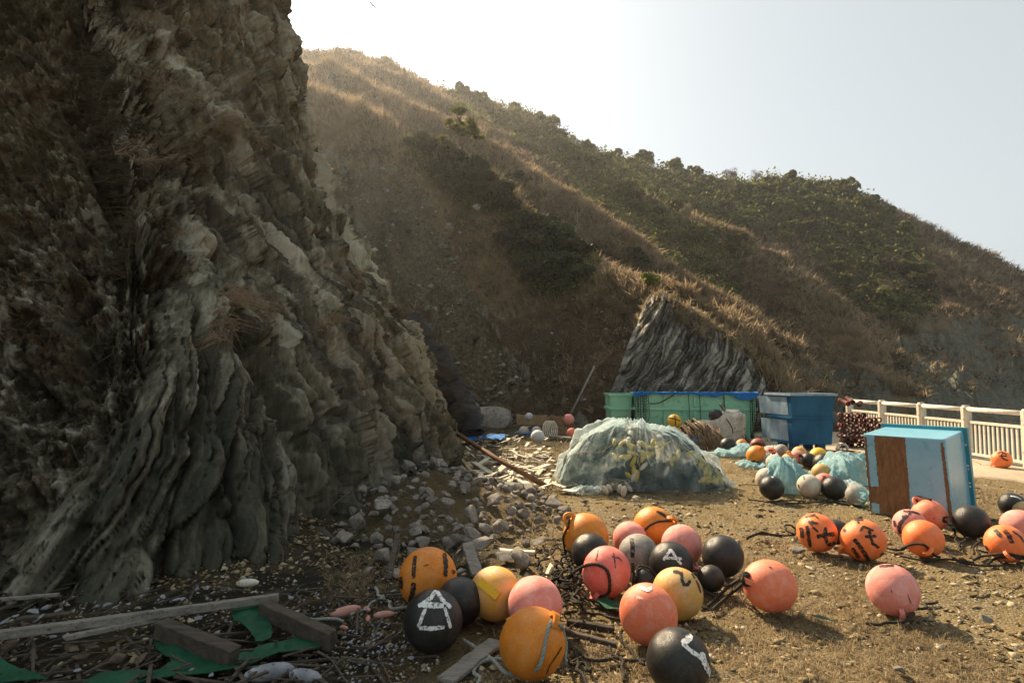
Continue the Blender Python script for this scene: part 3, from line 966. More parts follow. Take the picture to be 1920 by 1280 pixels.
def build_shrubs():
    crowns = [leaf_cloud("shrub_crown", 2600, 1.2, 1.35, 13, 0.085, 400 + i) for i in range(4)]
    trunks = [trunk_mesh("shrub_stem", 0.9, 0.05, 420 + i, 5, 0.8) for i in range(2)]
    A = [(785,275,.8), (815,290,1.0), (850,310,1.1), (880,335,1.1), (905,350,1.0), (930,372,1.0), (952,388,.8), (890,372,.9), (850,345,.9), (820,320,.8)]
    B = [(960,455,.8), (985,425,.8), (1020,430,1.0), (1050,455,1.1), (1085,478,1.0), (1010,480,1.1), (1050,505,1.1), (1090,520,.8), (1020,525,1.0), (985,500,.9), (1060,540,.8)]
    C = [(1000,395,.6), (960,330,.5), (1190,470,.5), (1210,490,.5)]
    lab = {0: "dark evergreen shrub in the thicket below the pine on the near spur", 1: "dark evergreen shrub in the thicket above the gully floor", 2: "small shrub on the grassy crest above the gully"}
    for q, L in enumerate((A, B, C)):
        for qi, (x, y, s) in enumerate(L):
            p = hill_at(x, y + 8)
            if p is None: continue
            tree("evergreen_shrub", crowns, trunks, M_LEAFD, p - Vector((0, 0, 0.25)), s * (p.y / 30.0), lab[q] if q < 2 else ("small shrub on the near grassy crest just below the pine thicket", "lone small shrub highest on the grass beside the pine", "small shrub on the near crest to the left of the slate outcrop top", "small shrub on the crest closest to the glossy bush")[qi], "shrub", "evergreen shrubs on the near spur", random.uniform(0, 6.28))
    # wind-bent pine on the crest
    p = hill_at(868, 300)
    o = empty("pine_tree", p, "small wind shaped pine with tufted branches standing on the near crest", "tree")
    mb = MB()
    tips = []
    g = random.Random(5)
    mb.tube([(0, 0, -0.3), (0.05, 0, 0.7), (-0.1, 0, 1.5), (-0.15, 0, 2.1)], 0.08, 6, True, [0.10, 0.08, 0.05, 0.02])
    for i in range(12):
        z = 0.4 + 1.6 * i / 12
        a = g.uniform(0, 6.28); l = (0.95 - 0.32 * z) * g.uniform(0.7, 1.1)
        e = Vector((math.cos(a) * l, math.sin(a) * l, z + 0.25 + 0.12 * l))
        mb.tube([(-0.02 * i * 0.5, 0, z), ((e.x) * 0.6, e.y * 0.6, z + 0.1), e], 0.02, 5, True, [0.035, 0.022, 0.01])
        tips.append(e)
    tips.append(Vector((-0.15, 0, 2.2)))
    mb.build("trunk", M_BARK, o, True)
    o.scale = (1.25, 1.25, 1.15)
    vs, n = [], 0
    rg = np.random.default_rng(8)
    for e in tips:
        for q in range(3):
            c = np.array(e) + rg.normal(size=3) * 0.10 * (q > 0)
            dv = rg.normal(size=(150, 3)); dv /= np.linalg.norm(dv, axis=1, keepdims=True)
            dv[:, 2] = np.abs(dv[:, 2]) * 0.9 - 0.2
            l = rg.uniform(0.15, 0.32, 150)[:, None]
            sd = np.cross(dv, rg.normal(size=(150, 3))); sd /= np.linalg.norm(sd, axis=1, keepdims=True)
            vs.append(np.stack([c - sd * 0.024, c + sd * 0.024, c + dv * l], 1).reshape(-1, 3))
    v = np.concatenate(vs)
    link("crown", np_mesh("pine_needles", v, np.arange(len(v)).reshape(-1, 3)), M_LEAFB, o)
    # bright glossy bush on top of the outcrop
    cb = leaf_cloud("bush_crown", 900, 0.42, 0.62, 9, 0.055, 460)
    p = at(1218, 545, 20.6)
    o = empty("glossy_bush", p, "bright yellow green bush on top of the slate outcrop", "bush")
    link("crown", cb, M_LEAFB, o)
    c = link("stem", trunks[0], M_BARK, o); c.scale = (0.5, 0.5, 0.5)
build_shrubs()

# ------------------------------------------------------------------ grass: uncountable, one object per kind
def tufts(name, pts, nrm, size, mat, blades=8, width=0.03, seed=1, droop=0.35, up=0.8, kind="stuff"):
    g = np.random.default_rng(seed)
    n = len(pts)
    P = np.repeat(np.asarray(pts), blades, 0)
    N = np.repeat(np.asarray(nrm), blades, 0)
    Sz = np.repeat(np.asarray(size), blades) * g.uniform(0.5, 1.15, n * blades)
    N = N * (1 - up) + np.array([0, 0, up])
    d = N + g.normal(size=P.shape) * 0.38
    d /= np.linalg.norm(d, axis=1, keepdims=True)
    side = np.cross(d, g.normal(size=P.shape)); side /= np.linalg.norm(side, axis=1, keepdims=True)
    w = (width * Sz)[:, None]
    base = P + g.normal(size=P.shape) * (0.12 * Sz)[:, None] * np.array([1, 1, 0.2]) - d * (0.06 * Sz)[:, None]
    mid = base + d * (Sz * 0.55)[:, None]
    hd = d * np.array([1, 1, 0]); 
    tip = base + d * (Sz)[:, None] + (hd * 1.0 + g.normal(size=P.shape) * 0.25 - np.array([0, 0, 0.5])) * (droop * Sz)[:, None]
    v = np.stack([base - side * w, base + side * w, mid + side * w * 0.8, tip, mid - side * w * 0.8], 1).reshape(-1, 3)
    k = np.arange(n * blades)[:, None] * 5
    tri = np.concatenate([k + np.array([[0, 1, 2]]), k + np.array([[0, 2, 4]]), k + np.array([[4, 2, 3]])], 0)
    me = np_mesh(name, v, tri)
    return tag(link(name, me, mat), kind=kind)

def build_hill_grass():
    g = np.random.default_rng(21)
    w = HVIS & (HPX > 480) & (HPX < 1960) & (HPY > 60) & (HZ > 0.3)
    base = np.where(w, 1.0, 0.0) * np.clip(HM["grass"], 0.25, 1) * (1 - 0.92 * HM["wood"]) * (1 - 0.85 * HM["scree"]) * (1 - 0.8 * HM["green"])
    patch = fbm(HX * 0.12, HY * 0.12, HX * 0, 4, 501)
    crest = np.clip(0.5 + 1.2 * patch, 0.18, 1.3)
    pr = (base * crest * np.clip(np.hypot(HX, HY) / 42.0, 0.6, 2.6)).ravel(); pr /= pr.sum()
    def pick(n, seed):
        gg = np.random.default_rng(seed)
        i = gg.choice(pr.size, n, p=pr)
        p = np.stack([HX.ravel()[i], HY.ravel()[i], HZ.ravel()[i]], -1)
        r = np.hypot(p[:, 0], p[:, 1])
        p[:, :2] += gg.normal(size=(n, 2)) * (r * 0.004)[:, None]
        return p, HN.reshape(-1, 3)[i] * np.sign(HN.reshape(-1, 3)[i][:, 2:3]), r
    p, nn, r = pick(22000, 22)
    tufts("dry_grass", p, nn, 0.45 * (r / 35) ** 0.6 * g.uniform(0.6, 1.4, len(p)), M_STRAW, 6, 0.040, 23, 0.3, 0.7)
    # taller pale grass standing along the crests
    wc = np.where(w, np.exp(-(HM["crest"] / (0.018 * np.hypot(HX, HY) + 0.5)) ** 2), 0) * (1 - 0.8 * HM["wood"])
    wc = np.where(wc < 0.02, 0, wc).ravel(); wc /= wc.sum()
    i = g.choice(wc.size, 5200, p=wc)
    p = np.stack([HX.ravel()[i], HY.ravel()[i], HZ.ravel()[i]], -1); r = np.hypot(p[:, 0], p[:, 1])
    p[:, :2] += g.normal(size=(len(p), 2)) * (r * 0.004)[:, None]
    tufts("crest_grass", p, np.tile([0, 0, 1.0], (len(p), 1)), 0.62 * (r / 35) ** 0.5 * g.uniform(0.6, 1.35, len(p)), M_STRAW, 7, 0.035, 27, 0.25, 0.9)
    p, nn, r = pick(23000, 24)
    tufts("brown_grass", p, nn, 0.42 * (r / 35) ** 0.6 * g.uniform(0.6, 1.5, len(p)), M_STRAWB, 6, 0.045, 25, 0.4, 0.6)
build_hill_grass()

def build_undergrowth():
    """low leafy scrub between the trees, and scrub and grass on the near cliff"""
    g = np.random.default_rng(31)
    m = HVIS & (HM["wood"] > 0.25)
    idx = np.argwhere(m)
    pick = idx[g.integers(0, len(idx), 5200)]
    p = np.stack([HX[pick[:, 0], pick[:, 1]], HY[pick[:, 0], pick[:, 1]], HZ[pick[:, 0], pick[:, 1]]], -1)
    r = np.hypot(p[:, 0], p[:, 1])
    k = 9
    C = np.repeat(p, k, 0) + g.normal(size=(len(p) * k, 3)) * np.repeat(r * 0.0055, k)[:, None] + np.array([0, 0, 0.3])
    dv = g.normal(size=C.shape) + np.array([0, -0.3, 0.8]); dv /= np.linalg.norm(dv, axis=1, keepdims=True)
    a = np.cross(dv, g.normal(size=C.shape)); a /= np.linalg.norm(a, axis=1, keepdims=True)
    b = np.cross(dv, a)
    sz = (np.repeat(r, k) * 0.0022 * g.uniform(0.6, 1.5, len(C)))[:, None]
    v = np.stack([C - a * sz, C - b * sz * .6, C + a * sz, C + b * sz * .6], 1).reshape(-1, 3)
    tag(link("undergrowth", np_mesh("undergrowth", v, np.arange(len(v)).reshape(-1, 4)), M_LEAF), kind="stuff")
build_undergrowth()

def build_low_scrub():
    g = np.random.default_rng(37)
    f = fbm(HX * 0.16 + 5, HY * 0.16, HZ * 0.16, 4, 951)
    m = HVIS & (HY > 24) & (HM["wood"] < 0.3) & (HM["scree"] < 0.2) & (f > 0.16) & (HZ > 1.0) & (HM["crest"] > 1.5)
    idx = np.argwhere(m)
    pick = idx[g.integers(0, len(idx), 2600)]
    p = np.stack([HX[pick[:, 0], pick[:, 1]], HY[pick[:, 0], pick[:, 1]], HZ[pick[:, 0], pick[:, 1]]], -1)
    r = np.hypot(p[:, 0], p[:, 1])
    k = 14
    C = np.repeat(p, k, 0) + g.normal(size=(len(p) * k, 3)) * np.repeat(r * 0.0042, k)[:, None] * np.array([1, 1, .7]) + np.array([0, 0, 0.22])
    dv = g.normal(size=C.shape) + np.array([0, -0.3, 0.8]); dv /= np.linalg.norm(dv, axis=1, keepdims=True)
    a = np.cross(dv, g.normal(size=C.shape)); a /= np.linalg.norm(a, axis=1, keepdims=True)
    b = np.cross(dv, a)
    sz = (np.repeat(r, k) * 0.0017 * g.uniform(0.6, 1.5, len(C)))[:, None]
    v = np.stack([C - a * sz, C - b * sz * .6, C + a * sz, C + b * sz * .6], 1).reshape(-1, 3)
    tag(link("low_scrub", np_mesh("low_scrub", v, np.arange(len(v)).reshape(-1, 4)), M_LEAFD), kind="stuff")
build_low_scrub()

def build_cliff_grass():
    g = np.random.default_rng(41)
    px, py = proj(CP)
    w = (CRK < 0.75) & (CZ > 0.3) & (px > -60) & (py > -60) & (px < 1000)
    pr = np.where(w, (0.9 - CRK) * np.clip(0.5 + 1.6 * fbm(CS * 0.8, CZ * 0.8, CS * 0, 4, 601), 0.03, 1.5) * np.clip(CZ / 5, 0.25, 1.2), 0).ravel()
    gu = np.gradient(CP, axis=0); gv = np.gradient(CP, axis=1)
    n = np.cross(gu, gv); n /= np.linalg.norm(n, axis=-1, keepdims=True) + 1e-9
    n = n.reshape(-1, 3)
    P = CP.reshape(-1, 3)
    pr = pr / pr.sum()
    i = g.choice(pr.size, 4200, p=pr)
    tufts("cliff_grass", P[i], n[i], g.uniform(0.07, 0.24, len(i)), M_STRAWB, 7, 0.026, 43, 0.9, 0.35)
    # larger hanging tussocks
    pts, nn, sz = [], [], []
    for (u, w_, s) in ((430, 560, .32), (410, 590, .28), (455, 545, .28), (400, 630, .26), (430, 235, .26), (445, 225, .26), (415, 240, .24), (470, 250, .2), (622, 585, .22), (620, 600, .24),
                       (245, 285, .3), (650, 505, .25), (330, 170, .25), (300, 150, .25), (360, 190, .25), (380, 300, .2), (510, 560, .2), (200, 260, .2)):
        d = (px - u) ** 2 + (py - w_) ** 2
        d = np.where(d < 220, (CP ** 2).sum(-1) * 0.01, 1e9 + d)
        q = np.unravel_index(np.argmin(d), d.shape)
        for _ in range(7):
            pts.append(CP[q] + g.normal(size=3) * s * 0.28); nn.append(n.reshape(CP.shape)[q]); sz.append(s * g.uniform(0.6, 1.1))
    tufts("grass_tussocks", np.array(pts), np.array(nn), np.array(sz), M_STRAW, 14, 0.016, 44, 1.1, 0.3)
build_cliff_grass()

def build_scree():
    g = np.random.default_rng(61)
    w = HVIS * np.where(HM["scree"] > 0.1, HM["scree"], 0) * np.clip(0.4 + 2.2 * fbm(HX * 0.45, HY * 0.45, HZ * 0.45, 4, 901), 0.02, 2)
    w = w + HVIS * 0.09 * (HY < 45) * (HZ > 0.2)
    pr = (w / w.sum()).ravel()
    n = 7500
    i = g.choice(pr.size, n, p=pr)
    P = np.stack([HX.ravel()[i], HY.ravel()[i], HZ.ravel()[i]], -1) + g.normal(size=(n, 3)) * np.array([.08, .08, .02])
    r = np.clip(g.lognormal(-3.1, 0.55, n), 0.02, 0.30)
    base = np.array([[1,0,0],[-1,0,0],[0,1,0],[0,-1,0],[0,0,1],[0,0,-1]], float)
    b = base[None] * g.uniform(0.6, 1.25, (n, 6, 1)) + g.normal(size=(n, 6, 3)) * 0.2
    v = b * r[:, None, None] * np.array([1, 1, .7]) + P[:, None, :]
    f = np.array([[0,2,4],[2,1,4],[1,3,4],[3,0,4],[2,0,5],[1,2,5],[3,1,5],[0,3,5]])
    F = (np.arange(n)[:, None, None] * 6 + f[None]).reshape(-1, 3)
    t = NT("scree stones")
    c = t.ramp(t.attr("tone"), [(0.0, (0.045, 0.040, 0.028)), (0.5, (0.14, 0.125, 0.085)), (0.85, (0.26, 0.245, 0.185)), (1.0, (0.48, 0.47, 0.40))])
    me = np_mesh("scree", v.reshape(-1, 3), F, False, {"tone": np.repeat(g.uniform(0, 1, n), 6)})
    tag(link("scree", me, t.done(c, 0.9, 0.15)), kind="stuff")
build_scree()

def build_rock_band():
    """dark slate seam running down the gully behind the cliff edge"""
    P = [at(752, 596, 12.6), at(790, 640, 12.9), at(820, 690, 13.3), at(845, 730, 13.8), at(866, 775, 14.2), at(880, 815, 14.6)]
    c = np.array([p[:] for p in spline(P, 24)])
    n, m = len(c), 40
    t = np.linspace(0, 2 * math.pi, m, endpoint=False)
    I, T = np.meshgrid(np.arange(n), t, indexing='ij')
    s = I / n * 6.0
    r = 0.34 + 0.10 * perlin(s * 1.3, T * 0, T * 0, 71)
    Hc, Tc, Cc, gap = facets(s / 0.5, T / 1.1, 77)
    Hd, Td, Cd, gap2 = facets(s / 0.18, T / 0.5, 79)
    r = r + 0.16 * (Hc + Tc) + 0.07 * (Hd + Td)
    X = c[I, 0] + r * np.cos(T) * 1.0; Y = c[I, 1] + r * np.sin(T) * 0.8 + 0.25; Z = c[I, 2] + r * np.cos(T + 1.2) * 0.35
    V = np.stack([X, Y, Z], -1).reshape(-1, 3)
    i = np.arange(n - 1); j = np.arange(m)
    A, B = np.meshgrid(i, j, indexing='ij'); B2 = (B + 1) % m
    q = np.stack([A * m + B, (A + 1) * m + B, (A + 1) * m + B2, A * m + B2], -1).reshape(-1, 4)
    mt = simple("dark slate seam", (0.035, 0.037, 0.042), (0.085, 0.087, 0.092), 5, 0.8, 0.6, 24, 0.02, 0.25)
    tag(link("slate_seam", np_mesh("slate_seam", V, q), mt), kind="structure")
build_rock_band()

def build_outcrop_crown():
    g = np.random.default_rng(66)
    nu, nv = OUTP.shape[:2]
    def spread(n, w0, w1, u0, u1):
        i = (g.uniform(u0, u1, n) * (nu - 1)).astype(int); j = (g.uniform(w0, w1, n) * (nv - 1)).astype(int)
        return OUTP[i, j] + g.normal(size=(n, 3)) * 0.05
    P = np.concatenate([spread(420, 0.70, 0.95, 0.22, 0.97), spread(170, 0.56, 0.74, 0.38, 0.62), spread(120, 0.60, 0.80, 0.62, 0.95)])
    tufts("outcrop_grass", P, np.tile([0, -.3, 1.0], (len(P), 1)), g.uniform(0.12, 0.34, len(P)), M_STRAW, 8, 0.035, 67, 0.8, 0.5)
    P = np.concatenate([spread(300, 0.64, 0.95, 0.25, 0.97), spread(160, 0.0, 0.12, 0.0, 1.0)])
    tufts("outcrop_weeds", P, np.tile([0, -.4, 1.0], (len(P), 1)), g.uniform(0.12, 0.30, len(P)), M_STRAWB, 8, 0.035, 68, 0.9, 0.4)
build_outcrop_crown()
# ================================================================== FLOATS
def shell_mat(name, c1, c2, fade, rough=0.5, dirt=(0.10, 0.075, 0.045), dirt_amt=0.5, fade_amt=0.7):
    t = NT(name)
    v = t.coord("Object")
    off = t.new("ShaderNodeVectorMath", operation='ADD')
    t.l.new(v, off.inputs[0])
    cmb = t.new("ShaderNodeCombineXYZ")
    r = t.orand()
    t.l.new(t.math('MULTIPLY', r, 37.0), cmb.inputs[0]); t.l.new(t.math('MULTIPLY', r, 91.0), cmb.inputs[1]); t.l.new(t.math('MULTIPLY', r, 13.0), cmb.inputs[2])
    t.l.new(cmb.outputs[0], off.inputs[1])
    w = off.outputs[0]
    c = t.ramp(t.noise(w, 1.1, 4, 0.6), [(0.36, c1), (0.62, c2)])
    c = t.mix(t.ramp(t.noise(w, 1.7, 6, 0.72, 0.6), [(0.45, 0.0), (0.66, fade_amt)]), c, fade)
    c = t.mix(t.ramp(t.noise(w, 14, 6, 0.8), [(0.53, 0.0), (0.68, dirt_amt)]), c, dirt)
    c = t.mix(t.ramp(t.noise(w, 38, 5, 0.8), [(0.62, 0.0), (0.67, 0.7)]), c, dirt)
    # fine scratches running one way round
    sc = t.new("ShaderNodeMapping"); sc.inputs["Scale"].default_value = (3.0, 3.0, 40.0)
    t.l.new(w, sc.inputs["Vector"])
    s = t.noise(sc.outputs[0], 1.3, 4, 0.7)
    c = t.mix(t.ramp(s, [(0.64, 0.0), (0.70, 0.35)]), c, fade)
    t.bump(t.noise(w, 26, 6, 0.7), 0.22, 0.03)
    rr = t.math('MULTIPLY_ADD', t.noise(w, 6, 4, 0.7), 0.4, rough - 0.2)
    return t.done(c, rr, 0.35)

MS = {
    "orange": shell_mat("weathered orange plastic", (0.60, 0.175, 0.012), (0.74, 0.25, 0.018), (0.66, 0.30, 0.09), 0.45, (0.12, 0.06, 0.02), 0.5, 0.6),
    "salmon": shell_mat("faded salmon plastic", (0.74, 0.165, 0.075), (0.80, 0.215, 0.10), (0.76, 0.36, 0.27), 0.5, (0.30, 0.12, 0.07), 0.35, 0.7),
    "hot": shell_mat("bright orange red plastic", (0.84, 0.165, 0.035), (0.88, 0.215, 0.045), (0.80, 0.34, 0.20), 0.42, (0.30, 0.10, 0.05), 0.35, 0.5),
    "pink": shell_mat("chalky pink plastic", (0.66, 0.205, 0.155), (0.73, 0.265, 0.215), (0.76, 0.42, 0.38), 0.65, (0.34, 0.16, 0.12), 0.4, 0.7),
    "red": shell_mat("pinkish red plastic", (0.66, 0.12, 0.085), (0.72, 0.18, 0.14), (0.72, 0.33, 0.30), 0.55, (0.25, 0.08, 0.06), 0.4, 0.6),
    "tan": shell_mat("tan yellow plastic", (0.46, 0.27, 0.075), (0.60, 0.34, 0.075), (0.56, 0.43, 0.27), 0.5, (0.16, 0.11, 0.06), 0.5, 0.7),
    "cream": shell_mat("bleached yellow plastic", (0.68, 0.36, 0.055), (0.72, 0.38, 0.06), (0.70, 0.40, 0.25), 0.5, (0.22, 0.13, 0.07), 0.3, 0.8),
    "yellow": shell_mat("yellow plastic", (0.72, 0.40, 0.008), (0.80, 0.46, 0.012), (0.74, 0.50, 0.10), 0.45, (0.2, 0.12, 0.03), 0.4, 0.4),
    "black": shell_mat("black plastic", (0.012, 0.012, 0.011), (0.022, 0.021, 0.019), (0.055, 0.050, 0.042), 0.38, (0.07, 0.062, 0.05), 0.5, 0.6),
    "beige": shell_mat("chalky beige plastic", (0.40, 0.33, 0.25), (0.52, 0.45, 0.36), (0.60, 0.52, 0.45), 0.7, (0.16, 0.12, 0.08), 0.7, 0.6),
    "grey": shell_mat("mottled grey plastic", (0.17, 0.155, 0.135), (0.28, 0.26, 0.23), (0.42, 0.39, 0.34), 0.65, (0.07, 0.06, 0.05), 0.8, 0.7),
    "white": shell_mat("dull white plastic", (0.46, 0.46, 0.45), (0.58, 0.57, 0.55), (0.66, 0.65, 0.63), 0.65, (0.22, 0.19, 0.15), 0.5, 0.5),
    "maroon": shell_mat("dark red plastic", (0.30, 0.045, 0.03), (0.36, 0.06, 0.04), (0.42, 0.16, 0.12), 0.5),
}
def paint_mat(name, c1, c2):
    """hand brushed paint, worn through in streaks and flecks"""
    t = NT(name)
    v = t.coord("Object")
    c = t.ramp(t.noise(v, 14, 4, 0.6), [(0.35, c1), (0.65, c2)])
    t.bump(t.noise(v, 60, 4, 0.7), 0.3, 0.002)
    t.done(c, 0.6, 0.3)
    tp = t.new("ShaderNodeBsdfTransparent")
    m = t.new("ShaderNodeMixShader")
    t.l.new(t.ramp(t.noise(v, 42, 6, 0.8, 0.4), [(0.50, 0.0), (0.60, 0.85)]), m.inputs[0])
    t.l.new(t.bsdf.outputs[0], m.inputs[1]); t.l.new(tp.outputs[0], m.inputs[2])
    t.l.new(m.outputs[0], t.out.inputs["Surface"])
    return t.m
M_PAINTK = paint_mat("black hand paint", (0.012, 0.011, 0.010), (0.030, 0.027, 0.022))
M_PAINTW = paint_mat("white hand paint", (0.62, 0.62, 0.60), (0.78, 0.78, 0.76))

def shell_mesh(name, longer):
    """blow moulded float: egg shaped, raised seam round the middle, small flat at the pole"""
    prof = []
    n = 30
    for i in range(n + 1):
        a = -math.pi / 2 + math.pi * i / n
        r, z = math.cos(a), math.sin(a)
        z *= longer if z > 0 else 1.0
        r *= 1.0 + 0.02 * math.sin(a) if z > 0 else 1.0
        if abs(a) < 0.02: r *= 1.012
        prof.append((max(r, 0.0005), z))
    return MB().lathe(prof, 44).mesh(name, True)
SHELLS = [shell_mesh("float_shell", 1.03), shell_mesh("float_shell_egg", 1.12)]

def lug_mesh():
    """moulded ear with an eye: a flared plate with a hole, standing on the pole"""
    mb = MB()
    n = 9
    for side in (1,):
        ring_o, ring_i = [], []
        for k in range(n):
            a = math.pi * k / (n - 1)
            ring_o.append((0.30 * math.cos(a), 1.02 + 0.36 * math.sin(a)))
            ring_i.append((0.13 * math.cos(a), 1.10 + 0.15 * math.sin(a)))
        ring_o = [(0.40, 0.90)] + ring_o + [(-0.40, 0.90)]
        ring_i = [(0.12, 0.90)] + ring_i + [(-0.12, 0.90)]
        vs, fs = [], []
        m = len(ring_o)
        for t in (-0.085, 0.085):
            vs += [(x, t, z) for x, z in ring_o] + [(x, t, z) for x, z in ring_i]
        for k in range(m - 1):
            fs.append((k, k + 1, m + k + 1, m + k))
            fs.append((2*m + k, 3*m + k, 3*m + k + 1, 2*m + k + 1))
            fs.append((k, 2*m + k, 2*m + k + 1, k + 1))
            fs.append((m + k, m + k + 1, 3*m + k + 1, 3*m + k))
        mb.add(vs, fs)
    return mb.mesh("float_lug")
LUG = lug_mesh()

def stroke_mesh(strokes, R, right, up, fwd, seed):
    """hand painted strokes lying on the shell; strokes: (width, [(u, v), ...]) in radii as seen face on"""
    g = random.Random(seed)
    mb = MB()
    for w, pts in strokes:
        w = w * 1.25
        P = []
        for i in range(len(pts) - 1):
            a, b = pts[i], pts[i + 1]
            m = max(3, int(math.hypot(b[0] - a[0], b[1] - a[1]) / 0.035))
            for k in range(m): P.append((a[0] + (b[0] - a[0]) * k / m, a[1] + (b[1] - a[1]) * k / m))
        P.append(pts[-1])
        vs = []
        nw = 4
        for i, (u, v) in enumerate(P):
            a, b = P[max(i - 1, 0)], P[min(i + 1, len(P) - 1)]
            tx, ty = b[0] - a[0], b[1] - a[1]
            l = math.hypot(tx, ty) + 1e-9
            e = min(i, len(P) - 1 - i)
            ww = w * (0.62 if e == 0 else 0.9 if e == 1 else 1.0)
            wl_, wr_ = ww * g.uniform(0.72, 1.18), ww * g.uniform(0.72, 1.18)
            for j in range(nw):
                q = -wl_ + (wl_ + wr_) * j / (nw - 1)
                uu, vv = u - ty / l * q, v + tx / l * q
                rr = math.hypot(uu, vv)
                if rr > 0.985: uu, vv = uu * 0.985 / rr, vv * 0.985 / rr
                ww_ = math.sqrt(max(0.0, 1 - uu * uu - vv * vv))
                vs.append((right * uu + up * vv + fwd * ww_) * (R * 1.012))
        fs = []
        for i in range(len(P) - 1):
            for j in range(nw - 1):
                fs.append((i * nw + j, (i + 1) * nw + j, (i + 1) * nw + j + 1, i * nw + j + 1))
        mb.add(vs, fs)
    return mb.mesh("painted_mark", True)

FLOATS = {}
def buoy(key, px, py, rpx, col, label, axis=(0.2, 0.3, -0.9), marks=None, paint=None, z0=0.0, depth=None, lug=True, egg=False, group="net floats lying on the gravel"):
    """float resting on the ground (or at z0) where the photograph shows it"""
    d = ray(px, py)
    cosv = 1.0 / math.sqrt(1 + ((px - 960) ** 2 + (py - 640) ** 2) / FPX ** 2)
    r = rpx * math.sqrt(cosv)
    if depth is None:
        depth = (CAM_H - z0) / (r / FPX - d.z / d.y)
    R_ = r * depth / FPX
    c = at(px, py, depth)
    if depth is not None and z0 == 0.0 and c.z < R_ * 0.8: c.z = R_ * 0.97
    o = empty("net_float", (c.x, c.y, c.z - R_), label, "float", group)
    # directions as seen from the camera
    fwd = (Vector((0, 0, CAM_H)) - c).normalized()
    right = Vector((0, 0, 1)).cross(fwd).normalized()
    up = fwd.cross(right)
    ax = (right * axis[0] + up * axis[1] + fwd * axis[2]).normalized()
    q = Vector((0, 0, 1)).rotation_difference(ax) @ Quaternion((0, 0, 1), random.uniform(0, 6.28))
    def child(nm, me, mat):
        ch = link(nm, me, None, o)
        if not me.materials: me.materials.append(mat)
        ch.material_slots[0].link = 'OBJECT'
        ch.material_slots[0].material = mat
        ch.location = (0, 0, R_)
        return ch
    s = child("shell", SHELLS[1 if egg else 0], MS[col])
    s.rotation_mode = 'QUATERNION'; s.rotation_quaternion = q; s.scale = (R_,) * 3
    if lug:
        l = child("lug", LUG, MS[col])
        l.rotation_mode = 'QUATERNION'; l.rotation_quaternion = q; l.scale = (R_,) * 3
    if marks:
        k = 1.12 if egg else 1.03
        for si, st in enumerate(marks):
            m = link("paint_stroke", stroke_mesh([st], R_, right, up, fwd, int(px * 7 + py) + si), M_PAINTW if paint == "w" else M_PAINTK, o)
            m.location = (0, 0, R_)
            # follow the longer half of the shell
            for v in m.data.vertices:
                h = v.co.dot(ax)
                if h > 0: v.co = v.co + ax * (h * (k - 1) * 1.0) + (v.co - ax * h) * (0.02 * h / R_)
                v.co *= 1.002 + 0.0015 * si
    FLOATS[key] = (o, c, R_, ax, right, up, fwd)
    return o

